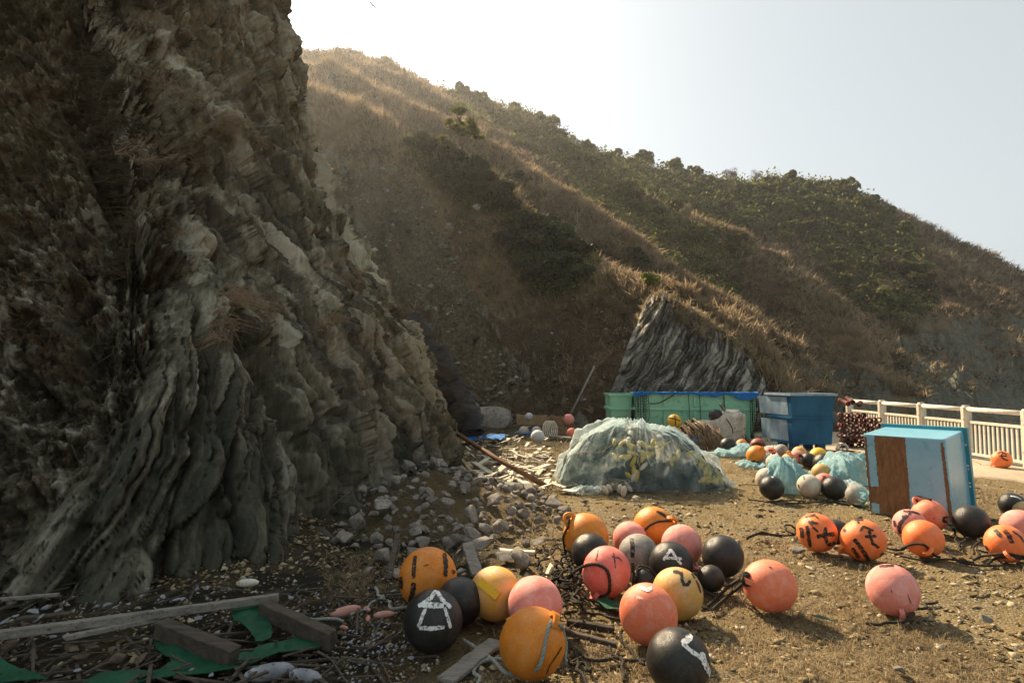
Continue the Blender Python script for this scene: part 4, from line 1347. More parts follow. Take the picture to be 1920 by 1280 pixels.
def build_buoys():
    F = "net floats heaped in the shade at the front"
    G2 = "net floats heaped on the gravel in the middle"
    G3 = "net floats scattered along the right"
    G4 = "net floats in the far heap beside the blue bin"
    G5 = "small floats lying among the far debris"
    # --- front heap
    buoy("b1", 802, 1083, 55, "orange", "orange float with broad black bands behind the black one marked in white", (0.2, 0.9, -0.1),
         [(.055, [(-.42,.70),(-.46,.35),(-.47,.0)]), (.06, [(.55,.75),(.60,.35),(.58,.02)]), (.06, [(-.90,.08),(-.88,-.3)]), (.07, [(-.45,-.12),(-.5,-.5),(-.58,-.75)]), (.02, [(-.15,.36),(.03,.42)]), (.05, [(.80,.2),(.9,.1)])], "k", lug=False, group=F)
    buoy("b3", 862, 1127, 44, "black", "plain black float wedged between the yellow one and the white marked one", (0.1, 0.5, -0.8), group=F)
    buoy("b2", 812, 1163, 57, "black", "black float painted with a white peaked roof mark in the shade", (-0.3, -0.2, -0.9),
         [(.055, [(.10,.92),(-.10,.66),(-.48,.44)]), (.05, [(.12,.90),(.26,.64),(.58,.36)]), (.075, [(-.36,.47),(-.02,.46),(.34,.42)]), (.045, [(-.24,.36),(-.36,.1),(-.47,-.17)]), (.05, [(-.44,-.18),(-.1,-.22),(.36,-.20)]), (.045, [(.36,.38),(.46,.1),(.56,-.24)])], "w", group=F)
    buoy("b4", 928, 1112, 49, "cream", "bleached yellow float with a moulded bar on its face", (-0.2, 0.2, -0.9), egg=True, group=F)
    buoy("b5", 1003, 1133, 52, "pink", "chalky pink float above the big orange one with the grey rope", (0.3, 0.2, -0.9), lug=False, group=F)
    buoy("b6", 997, 1206, 63, "orange", "large orange float with grey rope tied through its ear", (0.52, 0.52, 0.55),
         [(.016, [(.82,-.12),(.70,-.30),(.50,-.55),(.42,-.78)])], "k", egg=True, group=F)
    # --- middle heap
    buoy("b7", 1099, 1006, 43, "orange", "orange float with a black rope through its upturned ear, far left of the heap", (-0.62, 0.62, 0.25), group=G2)
    buoy("b12", 1225, 988, 38, "orange", "orange float banded with black rope at the back of the heap", (0.75, 0.30, 0.45),
         [(.06, [(.15,.75),(.45,.62),(.65,.45)]), (.06, [(.5,-.6),(.75,-.45)])], "k", group=G2)
    buoy("b10", 1181, 1010, 32, "pink", "pink float half hidden between two orange ones", (0.1, 0.6, -0.7), lug=False, group=G2)
    buoy("b8", 1107, 1036, 36, "black", "plain black float beside the orange one with the upturned ear", (0.3, 0.4, -0.8), group=G2)
    buoy("b11", 1197, 1038, 37, "grey", "mottled grey float with a dark streak in the middle of the heap", (0.1, 0.3, -0.9), [(.09, [(-.35,.75),(-.28,.3),(-.3,-.2)])], "k", group=G2)
    buoy("b14", 1278, 1021, 38, "pink", "smooth salmon pink float behind the black one marked in white", (0.5, -0.8, 0.2), group=G2)
    buoy("b16", 1355, 1042, 39, "black", "largest plain black float at the right of the heap", (0.3, 0.4, -0.8), group=G2)
    buoy("b15", 1258, 1056, 41, "black", "black float painted with a white letter like an A", (0.0, 0.3, -0.9), [(.055, [(-.32,.12),(-.1,.45),(.0,.62)]), (.05, [(.0,.62),(.2,.3),(.45,.0)]), (.05, [(-.28,.22),(.1,.24),(.48,.24)])], "w", group=G2)
    buoy("b9", 1138, 1069, 45, "red", "pinkish red float with a black rope looped over it", (-0.45, -0.85, 0.25), [(.02, [(.2,.55),(.5,.5),(.62,.38)]), (.02, [(.28,.7),(.35,.1)]), (.015, [(-.35,.8),(-.45,.35)])], "k", egg=True, group=G2)
    buoy("b13", 1206, 1087, 23, "black", "small black float tucked under the grey one", (0.1, 0.2, -0.9), lug=False, group=G2)
    buoy("b17", 1333, 1084, 25, "black", "small shiny black float in front of the largest black one", (0.1, 0.6, -0.7), group=G2)
    buoy("b18", 1270, 1112, 48, "tan", "tan float brushed with a curled black character", (0.2, 0.2, -0.9), [(.05, [(-.16,.78),(.0,.80),(.16,.78),(.18,.55),(.24,.34),(.40,.36),(.50,.52)]), (.03, [(.72,.55),(.82,.35),(.88,.1)]), (.03, [(.55,.78),(.7,.62)])], "k", egg=True, group=G2)
    buoy("b19", 1216, 1152, 55, "salmon", "big salmon float with a white scuff on top", (-0.25, 0.55, 0.75), [(.05, [(-.30,.78),(.0,.70),(.15,.82)]), (.035, [(-.35,.45),(-.15,.42)])], "w", egg=True, lug=False, group=G2)
    buoy("b20", 1272, 1240, 61, "black", "large black float with a white brushed stroke, cut by the bottom of the photo", (-0.2, 0.4, -0.8), [(.075, [(.42,.80),(.25,.62),(.12,.52)]), (.05, [(.12,.52),(.45,.30),(.72,.15)]), (.07, [(.70,.35),(.78,.05),(.92,-.2)]), (.04, [(.86,-.1),(.95,-.3)])], "w", egg=True, group=G2)
    buoy("b21", 1445, 1098, 49, "salmon", "salmon float tied by its ear to a black rope, alone right of the heap", (-0.72, 0.12, 0.62), [(.02, [(.0,.68),(.1,.66)])], "k", egg=True, group=G3)
    # --- right
    buoy("b22", 1673, 1103, 48, "pink", "scuffed egg shaped pink float alone on the gravel at right", (0.25, -0.80, 0.50), [(.045, [(-.45,.82),(-.1,.90),(.1,.94)]), (.02, [(-.05,-.02),(-.03,-.1)]), (.012, [(.5,-.05),(.6,-.4)]), (.05, [(.25,-.66),(.35,-.7)])], "k", egg=True, group=G3)
    buoy("b24", 1566, 997, 24, "black", "black float hidden behind the lettered orange one", (0.5, 0.5, -0.6), group=G3)
    buoy("b23", 1532, 998, 37, "hot", "orange float with bold black strokes beside a black one", (-0.5, 0.3, -0.7),
         [(.085, [(-.02,-.22),(.4,-.05),(.82,.02)]), (.075, [(.42,.32),(.36,-.2),(.50,-.55),(.86,-.42)]), (.055, [(-.42,.50),(.08,.46)]), (.05, [(-.18,.60),(-.28,.28)]), (.05, [(-.2,.25),(.05,.04)]), (.085, [(-.74,.18),(-.70,-.35)]), (.075, [(-.46,.30),(-.38,-.4),(-.34,-.78)]), (.04, [(-.55,.72),(-.05,.92)]), (.035, [(-.1,.86),(.1,.72)])], "k", group=G3)
    buoy("b25", 1620, 1011, 40, "hot", "orange float covered all over in black brushed characters", (-0.8, -0.5, 0.1),
         [(.075, [(-.38,.0),(-.05,-.45),(.22,-.95)]), (.075, [(-.46,-.42),(-.16,-.84)]), (.06, [(.04,.14),(.54,.24)]), (.06, [(.23,.45),(.35,-.12),(.62,-.3)]), (.045, [(-.15,.35),(.0,.65)]), (.045, [(.0,.62),(.42,.46)]), (.045, [(-.4,.90),(.0,.96)]), (.05, [(-.23,.97),(-.22,.74)]), (.06, [(.78,-.5),(.70,-.8)]), (.05, [(.35,-.95),(.6,-.92)]), (.05, [(-.8,.3),(-.75,.45)])], "k", egg=True, group=G3)
    buoy("b27", 1743, 967, 32, "salmon", "salmon float leaning on the foot of the pale blue tank", (-0.55, 0.75, 0.1), [(.06, [(.92,.05),(.72,-.02),(.70,-.25),(.92,-.22)]), (.03, [(.2,-.1),(.25,-.15)])], "k", group=G3)
    buoy("b26", 1706, 984, 31, "pink", "pink float with thick black strokes behind the plain orange one", (-0.3, 0.5, -0.8), [(.06, [(-.33,.84),(.2,.86),(.6,.78)]), (.06, [(.05,.85),(-.05,.55)]), (.08, [(-.42,.52),(-.15,.38)]), (.09, [(-.1,.62),(-.55,.0),(-.6,-.35),(-.5,-.6)]), (.07, [(-.85,.2),(-.82,-.2)])], "k", group=G3)
    buoy("b28", 1731, 1009, 37, "hot", "plain bright orange float with rope knotted across its front", (0.15, -0.55, 0.80), group=G3)
    buoy("b29", 1821, 977, 33, "black", "plain black float right of the pale blue tank", (-0.6, -0.4, -0.4), group=G3)
    buoy("b32", 1898, 946, 25, "black", "black float with a pale stripe at the edge of the photo", (0.3, 0.5, -0.7), [(.05, [(-.1,.72),(.3,.68),(.6,.5)])], "w", group=G3)
    buoy("b33", 1925, 962, 25, "tan", "tan float cut by the right edge of the photo", (0.3, 0.5, -0.7), lug=False, group=G3)
    buoy("b31", 1912, 987, 35, "pink", "smooth pink float behind the orange one with two black strokes", (0.3, 0.5, -0.7), lug=False, group=G3)
    buoy("b30", 1886, 1018, 38, "hot", "orange float with two thick black strokes, roped at the right edge", (0.1, -0.55, 0.8), [(.09, [(-.45,.66),(-.32,.50),(-.18,.30)]), (.085, [(-.05,.72),(.15,.42),(.26,.05)]), (.035, [(.3,.70),(.62,.45),(.85,.1)]), (.06, [(-.9,-.25),(-.82,-.5)])], "k", group=G3)
    buoy("b34", 1878, 861, 18.5, "hot", "orange float with a black brushed character on the concrete by the railing", (-0.7, -0.7, 0.1), [(.055, [(-.34,.62),(.0,.88),(.48,.58)]), (.055, [(-.22,.38),(.48,.40)]), (.05, [(.12,.75),(-.05,.32)]), (.07, [(-.04,.30),(.18,.05),(.56,-.06)])], "k", group=G3)
    # --- far heap
    buoy("b37", 1421, 835, 14, "maroon", "dark red float with a black band behind the far orange one", (0.2, 0.5, -0.8), [(.25, [(-.8,.0),(.0,.15),(.8,.0)])], "k", lug=False, group=G4)
    buoy("b38", 1391, 834, 11.5, "orange", "small orange float half sunk in pale blue netting", (0.2, 0.5, -0.8), lug=False, group=G4)
    buoy("b39", 1365, 835, 15, "black", "black float lying below the white sack", (0.2, 0.5, -0.8), lug=False, group=G4)
    buoy("b36", 1443, 851, 14, "salmon", "salmon float with black strokes just behind the far orange one", (0.2, 0.5, -0.8), [(.1, [(-.1,.5),(.4,.45)]), (.1, [(.3,.1),(.8,.2)])], "k", lug=False, group=G4)
    buoy("b41", 1465, 846, 14, "grey", "dark grey float under thin netting behind the heap", (0.2, 0.5, -0.8), lug=False, group=G4)
    buoy("b35", 1419, 854, 19.5, "orange", "orange float with a black squiggle at the left end of the far heap", (0.35, 0.55, 0.55), [(.065, [(-.55,-.72),(-.38,-.58),(-.2,-.48),(-.28,-.78)]), (.06, [(-.28,-.80),(.0,-.62),(.3,-.55)])], "k", group=G4)
    buoy("b40", 1451, 867, 15, "beige", "pinkish beige float seen through white netting", (0.2, 0.5, -0.8), [(.08, [(-.4,.3),(.1,.2)])], "k", lug=False, group=G4)
    buoy("b44", 1499, 850, 14, "tan", "tan float at the back of the far heap", (0.2, 0.5, -0.8), lug=False, group=G4)
    buoy("b43", 1494, 858, 15, "pink", "small pink float behind the little orange one", (0.2, 0.5, -0.8), lug=False, group=G4)
    buoy("b46", 1535, 855, 17, "yellow", "bright yellow float in the far heap", (0.2, 0.5, -0.8), lug=False, group=G4)
    buoy("b42", 1480, 864, 15, "orange", "little orange float with a moulded ridge in the far heap", (0.0, 0.9, 0.3), group=G4)
    buoy("b45", 1516, 863, 15, "black", "black float with its ear turned up left, in the far heap", (-0.75, 0.5, 0.3), group=G4)
    buoy("b48", 1578, 861, 17, "grey", "brown grey float tied with cord, right end of the far heap", (0.0, 0.9, 0.2), [(.05, [(-.5,.7),(.0,.2),(.1,-.6)]), (.05, [(.3,.8),(-.6,-.1)])], "k", group=G4)
    buoy("b47", 1545, 869, 20.5, "black", "black float in front of the bright yellow one", (0.4, 0.5, -0.7), [(.06, [(.72,.45),(.86,.1)])], "w", lug=False, group=G4)
    buoy("b49", 1540, 886, 18, "tan", "tan yellow float above the marked pink one", (0.2, 0.5, -0.8), lug=False, group=G4)
    buoy("b50", 1438, 898, 21, "beige", "pale beige float half behind a black one at the front of the far heap", (0.0, 0.9, 0.1), [(.06, [(.1,.7),(.15,.5)]), (.05, [(-.5,.3),(-.45,.2)])], "k", lug=False, group=G4)
    buoy("b53", 1546, 906, 20, "red", "pink float with black strokes between the mottled one and a black one", (0.2, 0.5, -0.8), [(.05, [(-.2,.72),(.2,.55)]), (.05, [(.05,.75),(-.15,.3)]), (.05, [(-.25,.25),(.1,.1),(.05,-.25)])], "k", lug=False, group=G4)
    buoy("b51", 1447, 914, 23, "black", "black float at the front left of the far heap", (0.3, 0.6, -0.6), [(.05, [(.0,.9),(.15,.86)])], "w", lug=False, group=G4)
    buoy("b52", 1517, 911, 22.5, "beige", "mottled pinkish grey float at the front of the far heap", (0.1, 0.5, -0.8), [(.05, [(-.4,.85),(-.36,.55)]), (.04, [(-.85,.1),(-.8,-.2)])], "k", lug=False, group=G4)
    buoy("b54", 1564, 915, 23, "black", "dusty black float between the mottled one and the white lettered one", (0.3, 0.6, -0.6), lug=False, group=G4)
    buoy("b55", 1606, 928, 20.5, "grey", "grey float with a white painted character beside the pale blue tank", (0.1, 0.5, -0.8), [(.075, [(.25,.28),(.70,.22),(.35,-.15),(.72,-.30)]), (.07, [(.1,-.35),(.62,-.62)]), (.08, [(-.2,-.88),(.5,-.76)])], "w", lug=False, group=G4)
    buoy("b56", 1590, 825, 12.5, "black", "black float with a white patch in front of the stacked pots", (0.2, 0.6, -0.7), [(.16, [(.0,.75),(.25,.78)])], "w", lug=False, group=G4)
    # --- far left debris
    buoy("b57", 1342, 779, 13, "black", "black float resting on top of the white sack", (-0.5, -0.5, -0.5), depth=14.4, lug=False, group=G5)
    buoy("b58", 1264, 790, 13.5, "yellow", "yellow float with black straps beside the green tank", (0.2, 0.8, 0.2), [(.07, [(-.7,.5),(.0,.35),(.8,.1)]), (.07, [(.1,.9),(.2,-.5)])], "k", depth=14.6, lug=False, group=G5)
    buoy("b59", 1066, 787, 11, "pink", "faded pink float on the coiled brown hose", (0.2, 0.6, -0.5), depth=16.2, lug=False, group=G5)
    buoy("b60", 1072, 812, 10, "salmon", "salmon float lying flat among far debris", (0.2, 0.6, -0.5), lug=False, group=G5)
    buoy("b64", 992, 781, 7.5, "white", "small white float in front of the far boulder", (0.2, 0.6, -0.5), depth=18.0, lug=False, group=G5)
    buoy("b63", 982, 808, 9, "beige", "dull beige float left of the two white ones", (0.2, 0.6, -0.5), lug=False, group=G5)
    buoy("b62", 1006, 808, 9, "white", "smaller white float behind the large white one", (0.2, 0.6, -0.5), lug=False, group=G5)
    buoy("b61", 1008, 819, 13, "white", "largest dull white float in the far debris", (0.2, 0.6, -0.5), lug=False, group=G5)
    buoy("b65", 1026, 812, 7.5, "black", "tiny black float right of the white ones", (0.2, 0.6, -0.5), lug=False, group=G5)
    buoy("b66", 1093, 809, 7.5, "grey", "tiny grey float left of the netted heap", (0.2, 0.6, -0.5), lug=False, group=G5)
build_buoys()
# moulded bar on the bleached yellow float
def build_bar():
    o, c, R_, ax, right, up, fwd = FLOATS["b4"]
    mb = MB()
    a = (right * -.55 + up * .42 + fwd * .73).normalized() * R_ * 1.03
    b = (right * .12 + up * -.10 + fwd * .99).normalized() * R_ * 1.05
    mb.beam(a, b, 0.055, 0.03, fwd)
    ob = mb.build("moulded_bar", MS["yellow"], o)
    ob.location = (0, 0, R_)
build_bar()
# ================================================================== TANKS, RAILING, NETS
M_TEAL = simple("pale blue painted fibreglass", (0.17, 0.42, 0.55), (0.23, 0.49, 0.61), 3.5, 0.24, 0.12, 40, 0.004, 0.8, dark=(0.15, 0.38, 0.50))
M_TEALR = simple("blue green rim", (0.02, 0.20, 0.27), (0.035, 0.27, 0.34), 6, 0.4, 0.2, 40, 0.003, 0.5)
M_BROWN = simple("bare brown fibreglass", (0.13, 0.070, 0.028), (0.235, 0.135, 0.060), 9, 0.75, 0.5, 50, 0.004, 0.3, stretch=(3, 3, 0.7), dark=(0.085, 0.05, 0.025))
def navy_mat():
    t = NT("scuffed navy plastic")
    v = t.coord("Object", (1, 1, 0.5))
    c = t.ramp(t.noise(v, 2.2, 4, 0.6), [(0.35, (0.008, 0.070, 0.155)), (0.65, (0.018, 0.115, 0.225))])
    c = t.mix(t.ramp(t.noise(v, 3.0, 7, 0.78, 0.5), [(0.52, 0.0), (0.74, 0.18)]), c, (0.13, 0.23, 0.31))
    t.bump(t.noise(v, 30, 5, 0.7), 0.25, 0.006)
    return t.done(c, 0.55, 0.2)
M_NAVY = navy_mat()
M_NAVYW = simple("sun bleached navy plastic", (0.10, 0.20, 0.29), (0.33, 0.42, 0.48), 5, 0.6, 0.3, 40, 0.004, 0.3, stretch=(1, 1, 0.4))
M_GREEN = simple("pale green plastic", (0.25, 0.56, 0.37), (0.31, 0.64, 0.44), 1.6, 0.45, 0.25, 30, 0.006, 0.4, dark=(0.17, 0.42, 0.28))
M_RAIL = simple("cream painted steel", (0.64, 0.58, 0.46), (0.75, 0.69, 0.57), 5, 0.5, 0.2, 60, 0.003, 0.4, dark=(0.40, 0.29, 0.17))
M_POT = simple("dark red earthenware", (0.085, 0.024, 0.020), (0.165, 0.050, 0.038), 9, 0.75, 0.4, 60, 0.004, 0.3, vary=0.3)
M_ROPEK = simple("black rope", (0.018, 0.016, 0.012), (0.055, 0.046, 0.034), 14, 0.85, 0.5, 120, 0.002, 0.2)
M_ROPEG = simple("grey green rope", (0.20, 0.22, 0.195), (0.33, 0.34, 0.30), 14, 0.85, 0.5, 120, 0.002, 0.2)
M_ROPET = simple("tan cord", (0.24, 0.19, 0.115), (0.40, 0.32, 0.20), 12, 0.85, 0.5, 120, 0.002, 0.2)
M_ROPEB = simple("brown net cord", (0.085, 0.058, 0.034), (0.20, 0.14, 0.085), 9, 0.9, 0.5, 90, 0.003, 0.2)
M_WOODG = simple("weathered grey wood", (0.15, 0.135, 0.115), (0.28, 0.26, 0.225), 5, 0.9, 0.6, 40, 0.005, 0.15, stretch=(1, 6, 6), dark=(0.07, 0.058, 0.045))
M_WOODD = simple("dark wet wood", (0.045, 0.036, 0.028), (0.105, 0.085, 0.065), 5, 0.85, 0.6, 40, 0.005, 0.2, stretch=(1, 6, 6))
M_BOARD = simple("cream painted board", (0.50, 0.43, 0.32), (0.68, 0.62, 0.50), 5, 0.75, 0.3, 50, 0.003, 0.2, dark=(0.28, 0.21, 0.13))
M_BOARDB = simple("raw tan plywood", (0.30, 0.20, 0.105), (0.42, 0.30, 0.17), 5, 0.85, 0.4, 50, 0.003, 0.15)
M_RUST = simple("rusty brown pipe", (0.115, 0.055, 0.030), (0.22, 0.115, 0.065), 9, 0.85, 0.5, 60, 0.004, 0.2)
M_WHITE = simple("dirty white plastic", (0.52, 0.50, 0.46), (0.70, 0.68, 0.63), 7, 0.65, 0.3, 50, 0.003, 0.3, dark=(0.26, 0.22, 0.17))
M_SACK = simple("dirty white woven sack", (0.42, 0.38, 0.31), (0.66, 0.61, 0.52), 6, 0.85, 0.5, 60, 0.006, 0.15, dark=(0.24, 0.19, 0.13))
M_FOAM = simple("grimy white foam", (0.15, 0.16, 0.175), (0.34, 0.36, 0.385), 9, 0.85, 0.4, 50, 0.004, 0.15, dark=(0.07, 0.062, 0.052))
M_GNET = simple("green plastic mesh", (0.003, 0.046, 0.022), (0.006, 0.080, 0.037), 8, 0.6, 0.6, 90, 0.006, 0.3)
M_BNET = simple("bright blue netting", (0.010, 0.115, 0.36), (0.025, 0.19, 0.50), 9, 0.75, 0.8, 60, 0.02, 0.2)
M_DNET = simple("dark green black netting", (0.012, 0.022, 0.017), (0.035, 0.052, 0.040), 9, 0.9, 0.6, 60, 0.01, 0.1)
M_STONE = simple("grey rubble stone", (0.19, 0.17, 0.142), (0.36, 0.33, 0.285), 3.5, 0.9, 0.8, 22, 0.02, 0.15, vary=0.28, dark=(0.075, 0.066, 0.054))
M_STONEB = simple("brown driftwood lump", (0.10, 0.075, 0.048), (0.24, 0.19, 0.13), 6, 0.9, 0.7, 25, 0.02, 0.15, dark=(0.05, 0.04, 0.028))
M_YFLOAT = simple("yellow float plastic", (0.42, 0.31, 0.03), (0.54, 0.42, 0.06), 9, 0.5, 0.2, 50, 0.003, 0.3)
M_WFLOAT = simple("ivory float plastic", (0.52, 0.48, 0.39), (0.66, 0.62, 0.53), 9, 0.55, 0.2, 50, 0.003, 0.3, dark=(0.35, 0.29, 0.2))
M_PFLOAT = simple("faded pink float plastic", (0.42, 0.20, 0.155), (0.52, 0.28, 0.22), 9, 0.55, 0.2, 50, 0.003, 0.3)
M_BLUEP = simple("blue plastic", (0.012, 0.13, 0.36), (0.022, 0.19, 0.46), 6, 0.5, 0.2, 40, 0.004, 0.4)
M_HOSE = simple("brown hose", (0.16, 0.085, 0.045), (0.27, 0.16, 0.09), 9, 0.6, 0.3, 50, 0.003, 0.3)

def net_mat(name, c1, c2, clear, trans=0.35, scale=2.5):
    """fine netting: partly see-through, denser where it gathers"""
    t = NT(name)
    v = t.coord("Object")
    n = t.noise(v, scale, 7, 0.72, 0.8)
    c = t.ramp(n, [(0.35, c1), (0.65, c2)])
    t.bump(t.noise(v, 9, 7, 0.75, 1.0), 0.9, 0.06)
    t.done(c, 0.5, 0.35)
    tr = t.new("ShaderNodeBsdfTranslucent"); t.l.new(c, tr.inputs["Color"])
    m1 = t.new("ShaderNodeMixShader"); m1.inputs[0].default_value = trans
    t.l.new(t.bsdf.outputs[0], m1.inputs[1]); t.l.new(tr.outputs[0], m1.inputs[2])
    tp = t.new("ShaderNodeBsdfTransparent")
    m2 = t.new("ShaderNodeMixShader")
    w = t.new("ShaderNodeLayerWeight"); w.inputs["Blend"].default_value = 0.35
    f = t.math('MULTIPLY', t.ramp(n, [(0.35, clear), (0.65, clear * 0.62)]), t.math('SUBTRACT', 1.0, t.math('MULTIPLY', w.outputs["Facing"], 0.75)))
    t.l.new(f, m2.inputs[0]); t.l.new(m1.outputs[0], m2.inputs[1]); t.l.new(tp.outputs[0], m2.inputs[2])
    t.l.new(m2.outputs[0], t.out.inputs["Surface"])
    return t.m
M_VEIL = net_mat("pale blue green netting", (0.46, 0.66, 0.70), (0.86, 0.92, 0.90), 0.94, 0.5, 1.6)
M_AQUA = net_mat("aqua netting", (0.25, 0.50, 0.56), (0.42, 0.66, 0.70), 0.22)

def rope_mb(mb, pts, r, strands=3, lay=None):
    """twisted rope along pts"""
    P = [Vector(p) for p in pts]
    L = [0.0]
    for a, b in zip(P, P[1:]): L.append(L[-1] + (b - a).length)
    total = L[-1]
    lay = lay or r * 7.0
    step = max(lay / 6.0, total / 160.0)
    n = max(4, int(total / step))
    Q, j = [], 0
    for i in range(n + 1):
        s = total * i / n
        while j < len(P) - 2 and L[j + 1] < s: j += 1
        t = (s - L[j]) / max(L[j + 1] - L[j], 1e-9)
        Q.append(P[j].lerp(P[j + 1], min(max(t, 0), 1)))
    prev = None
    fr = []
    for i, p in enumerate(Q):
        d = (Q[min(i + 1, n)] - Q[max(i - 1, 0)]).normalized()
        x = d.orthogonal() if prev is None else prev - d * prev.dot(d)
        if x.length < 1e-6: x = d.orthogonal()
        x.normalize(); prev = x
        fr.append((p, x, d.cross(x)))
    for k in range(strands):
        pts2 = []
        for i, (p, x, y) in enumerate(fr):
            a = 2 * math.pi * (k / strands + i * step / lay)
            pts2.append(p + x * (0.52 * r * math.cos(a)) + y * (0.52 * r * math.sin(a)))
        mb.tube(pts2, r * 0.58, 5)
    return mb

def rope(pix, r, mat, label, name="rope", cat="rope", group=None, z=None, raw=None, n=10, strands=3):
    """rope lying on the ground through the given places (pixel, or pixel + height), or raw 3D points"""
    P = raw or [G(p[0], p[1], (p[2] if len(p) > 2 else 0.0) + r) for p in pix]
    S_ = spline(P, n)
    if raw is None and len(S_) > 4:                      # a slack rope never lies straight
        sd = int(abs(P[0].x * 911 + P[0].y * 577)) % 900
        L_ = np.cumsum([0.0] + [(b - a).length for a, b in zip(S_, S_[1:])])
        wx = perlin(L_ * 5.0, L_ * 0, L_ * 0 + sd * 0.37, 5) + 0.6 * perlin(L_ * 11.0, L_ * 0, L_ * 0 + sd * 0.37, 6)
        wy = perlin(L_ * 5.0, L_ * 0 + 3, L_ * 0 + sd * 0.37, 7) + 0.6 * perlin(L_ * 11.0, L_ * 0 + 3, L_ * 0 + sd * 0.37, 8)
        for p, a, b in zip(S_, wx, wy): p.x += float(a) * 0.05; p.y += float(b) * 0.05
    mb = MB()
    rope_mb(mb, S_, r, strands)
    return tag(mb.build(name, mat, None, True), label, cat, group)

# ------------------------------------------------------------------ pale blue tank standing on its side
def build_tank():
    p1 = G(1631, 961)
    p2 = G(1790, 985)
    e1 = (p2 - p1); w = e1.length; e1.normalize()
    e2 = Vector((-e1.y, e1.x, 0))
    if e2.y < 0: e2 = -e2
    h, dep = 0.92, 0.86
    o = empty("fish_tank", (0, 0, 0), "pale blue fish tank tipped on its side, brown bare patches on its bottom", "tank")
    o.location = p1
    tl, tr = -0.055, 0.02 + w - 0.01
    def L(a, b, c): return e1 * a + e2 * b + Vector((0, 0, c))
    # front (the tank's bottom): leans slightly; rim at the far side is a little larger
    F = [(0, 0, 0.0), (w, 0, 0.0), (w - 0.06, 0.03, h), (-0.055, 0.03, h)]
    fl = 0.012
    Rm = [(-fl, dep, 0.0), (w + fl, dep, 0.0), (w + fl - 0.05, dep, h + 0.045), (-fl - 0.03, dep, h + 0.045)]
    t = 0.03
    bm = bmesh.new()
    def V(p): return bm.verts.new(L(*p))
    f = [V(p) for p in F]; rm = [V(p) for p in Rm]
    inn = [(F[0][0] + t, t, t), (F[1][0] - t, t, t), (F[2][0] - t, t + .03, F[2][2] - t), (F[3][0] + t, t + .03, F[3][2] - t)]
    rin = [(Rm[0][0] + t, dep, t), (Rm[1][0] - t, dep, t), (Rm[2][0] - t, dep, Rm[2][2] - t), (Rm[3][0] + t, dep, Rm[3][2] - t)]
    fi = [V(p) for p in inn]; ri = [V(p) for p in rin]
    bm.faces.new(f)
    for k in range(4):
        k2 = (k + 1) % 4
        bm.faces.new((f[k2], f[k], rm[k], rm[k2]))
        bm.faces.new((fi[k], fi[k2], ri[k2], ri[k]))
        bm.faces.new((rm[k2], rm[k], ri[k], ri[k2]))
    bm.faces.new(list(reversed(fi)))
    bmesh.ops.recalc_face_normals(bm, faces=bm.faces)
    bmesh.ops.bevel(bm, geom=[e for e in bm.edges], offset=0.022, segments=3, profile=0.6, affect='EDGES')
    me = bpy.data.meshes.new("tank_body"); bm.to_mesh(me); bm.free()
    for p in me.polygons: p.use_smooth = False
    link("tank_body", me, M_TEAL, o)
    # rim flange
    mb = MB()
    y0, y1 = dep - 0.075, dep + 0.01
    q = 0.035
    a = [(-fl - q, 0.0), (w + fl + q, 0.0), (w + fl + q - 0.05, h + 0.045 + q), (-fl - q - 0.03, h + 0.045 + q)]
    b = [(-fl + .012, 0.012), (w + fl - .012, 0.012), (w + fl - 0.062, h + 0.033), (-fl - 0.018, h + 0.033)]
    for k in range(4):
        k2 = (k + 1) % 4
        vs = []
        for y in (y0, y1):
            vs += [L(a[k][0], y, a[k][1]), L(a[k2][0], y, a[k2][1]), L(b[k2][0], y, b[k2][1]), L(b[k][0], y, b[k][1])]
        mb.add(vs, [(0,1,2,3), (7,6,5,4), (0,4,5,1), (1,5,6,2), (2,6,7,3), (3,7,4,0)])
    rim = mb.build("rim", M_TEALR, o)
    g = random.Random(3)
    for zz in (0.32, 0.36, 0.52, 0.56, 0.80):
        bb = MB().lathe([(0.0, 0.012), (0.010, 0.010), (0.013, 0.0), (0.012, -0.004)], 8, Matrix.Translation(L(w + fl + q - 0.03 - zz * 0.05, y0 - 0.004, zz)) @ Vector((0, 0, 1)).rotation_difference(-e2).to_matrix().to_4x4())
        bb.build("rivet", M_WHITE, rim)
    # bare patches, ragged edged, 3 mm proud of the paint
    def patch(uv, seed):
        g = random.Random(seed)
        out = []
        n = len(uv)
        for i in range(n):
            a, b = uv[i], uv[(i + 1) % n]
            m = max(2, int(math.hypot((b[0]-a[0])*w, (b[1]-a[1])*h) / 0.018))
            for k in range(m):
                u = a[0] + (b[0]-a[0]) * k / m; v = a[1] + (b[1]-a[1]) * k / m
                j = 0.007 if k else 0
                out.append((u + g.uniform(-j, j), v + g.uniform(-j, j) * 0.6))
        bm = bmesh.new()
        vs = []
        for u, v in out:
            v = min(max(v, 0.012), 0.985)
            x = (-0.055 * v) * (1 - u) + (w - 0.06 * v) * u
            vs.append(bm.verts.new(L(x, 0.03 * v - 0.003, v * h)))
        fc = bm.faces.new(vs)
        bmesh.ops.triangulate(bm, faces=[fc])
        me = bpy.data.meshes.new("bare_patch"); bm.to_mesh(me); bm.free()
        link("bare_patch", me, M_BROWN, o)
    patch([(.145,1.0),(.53,1.0),(.525,.45),(.515,0.0),(.13,0.0),(.13,.13),(.03,.135),(.03,.335),(.145,.345),(.145,.6)], 1)
    patch([(.008,.97),(.045,.96),(.035,.02),(.008,.02)], 2)
    patch([(.940,.95),(.975,.95),(.990,.05),(.945,.02)], 3)
build_tank()

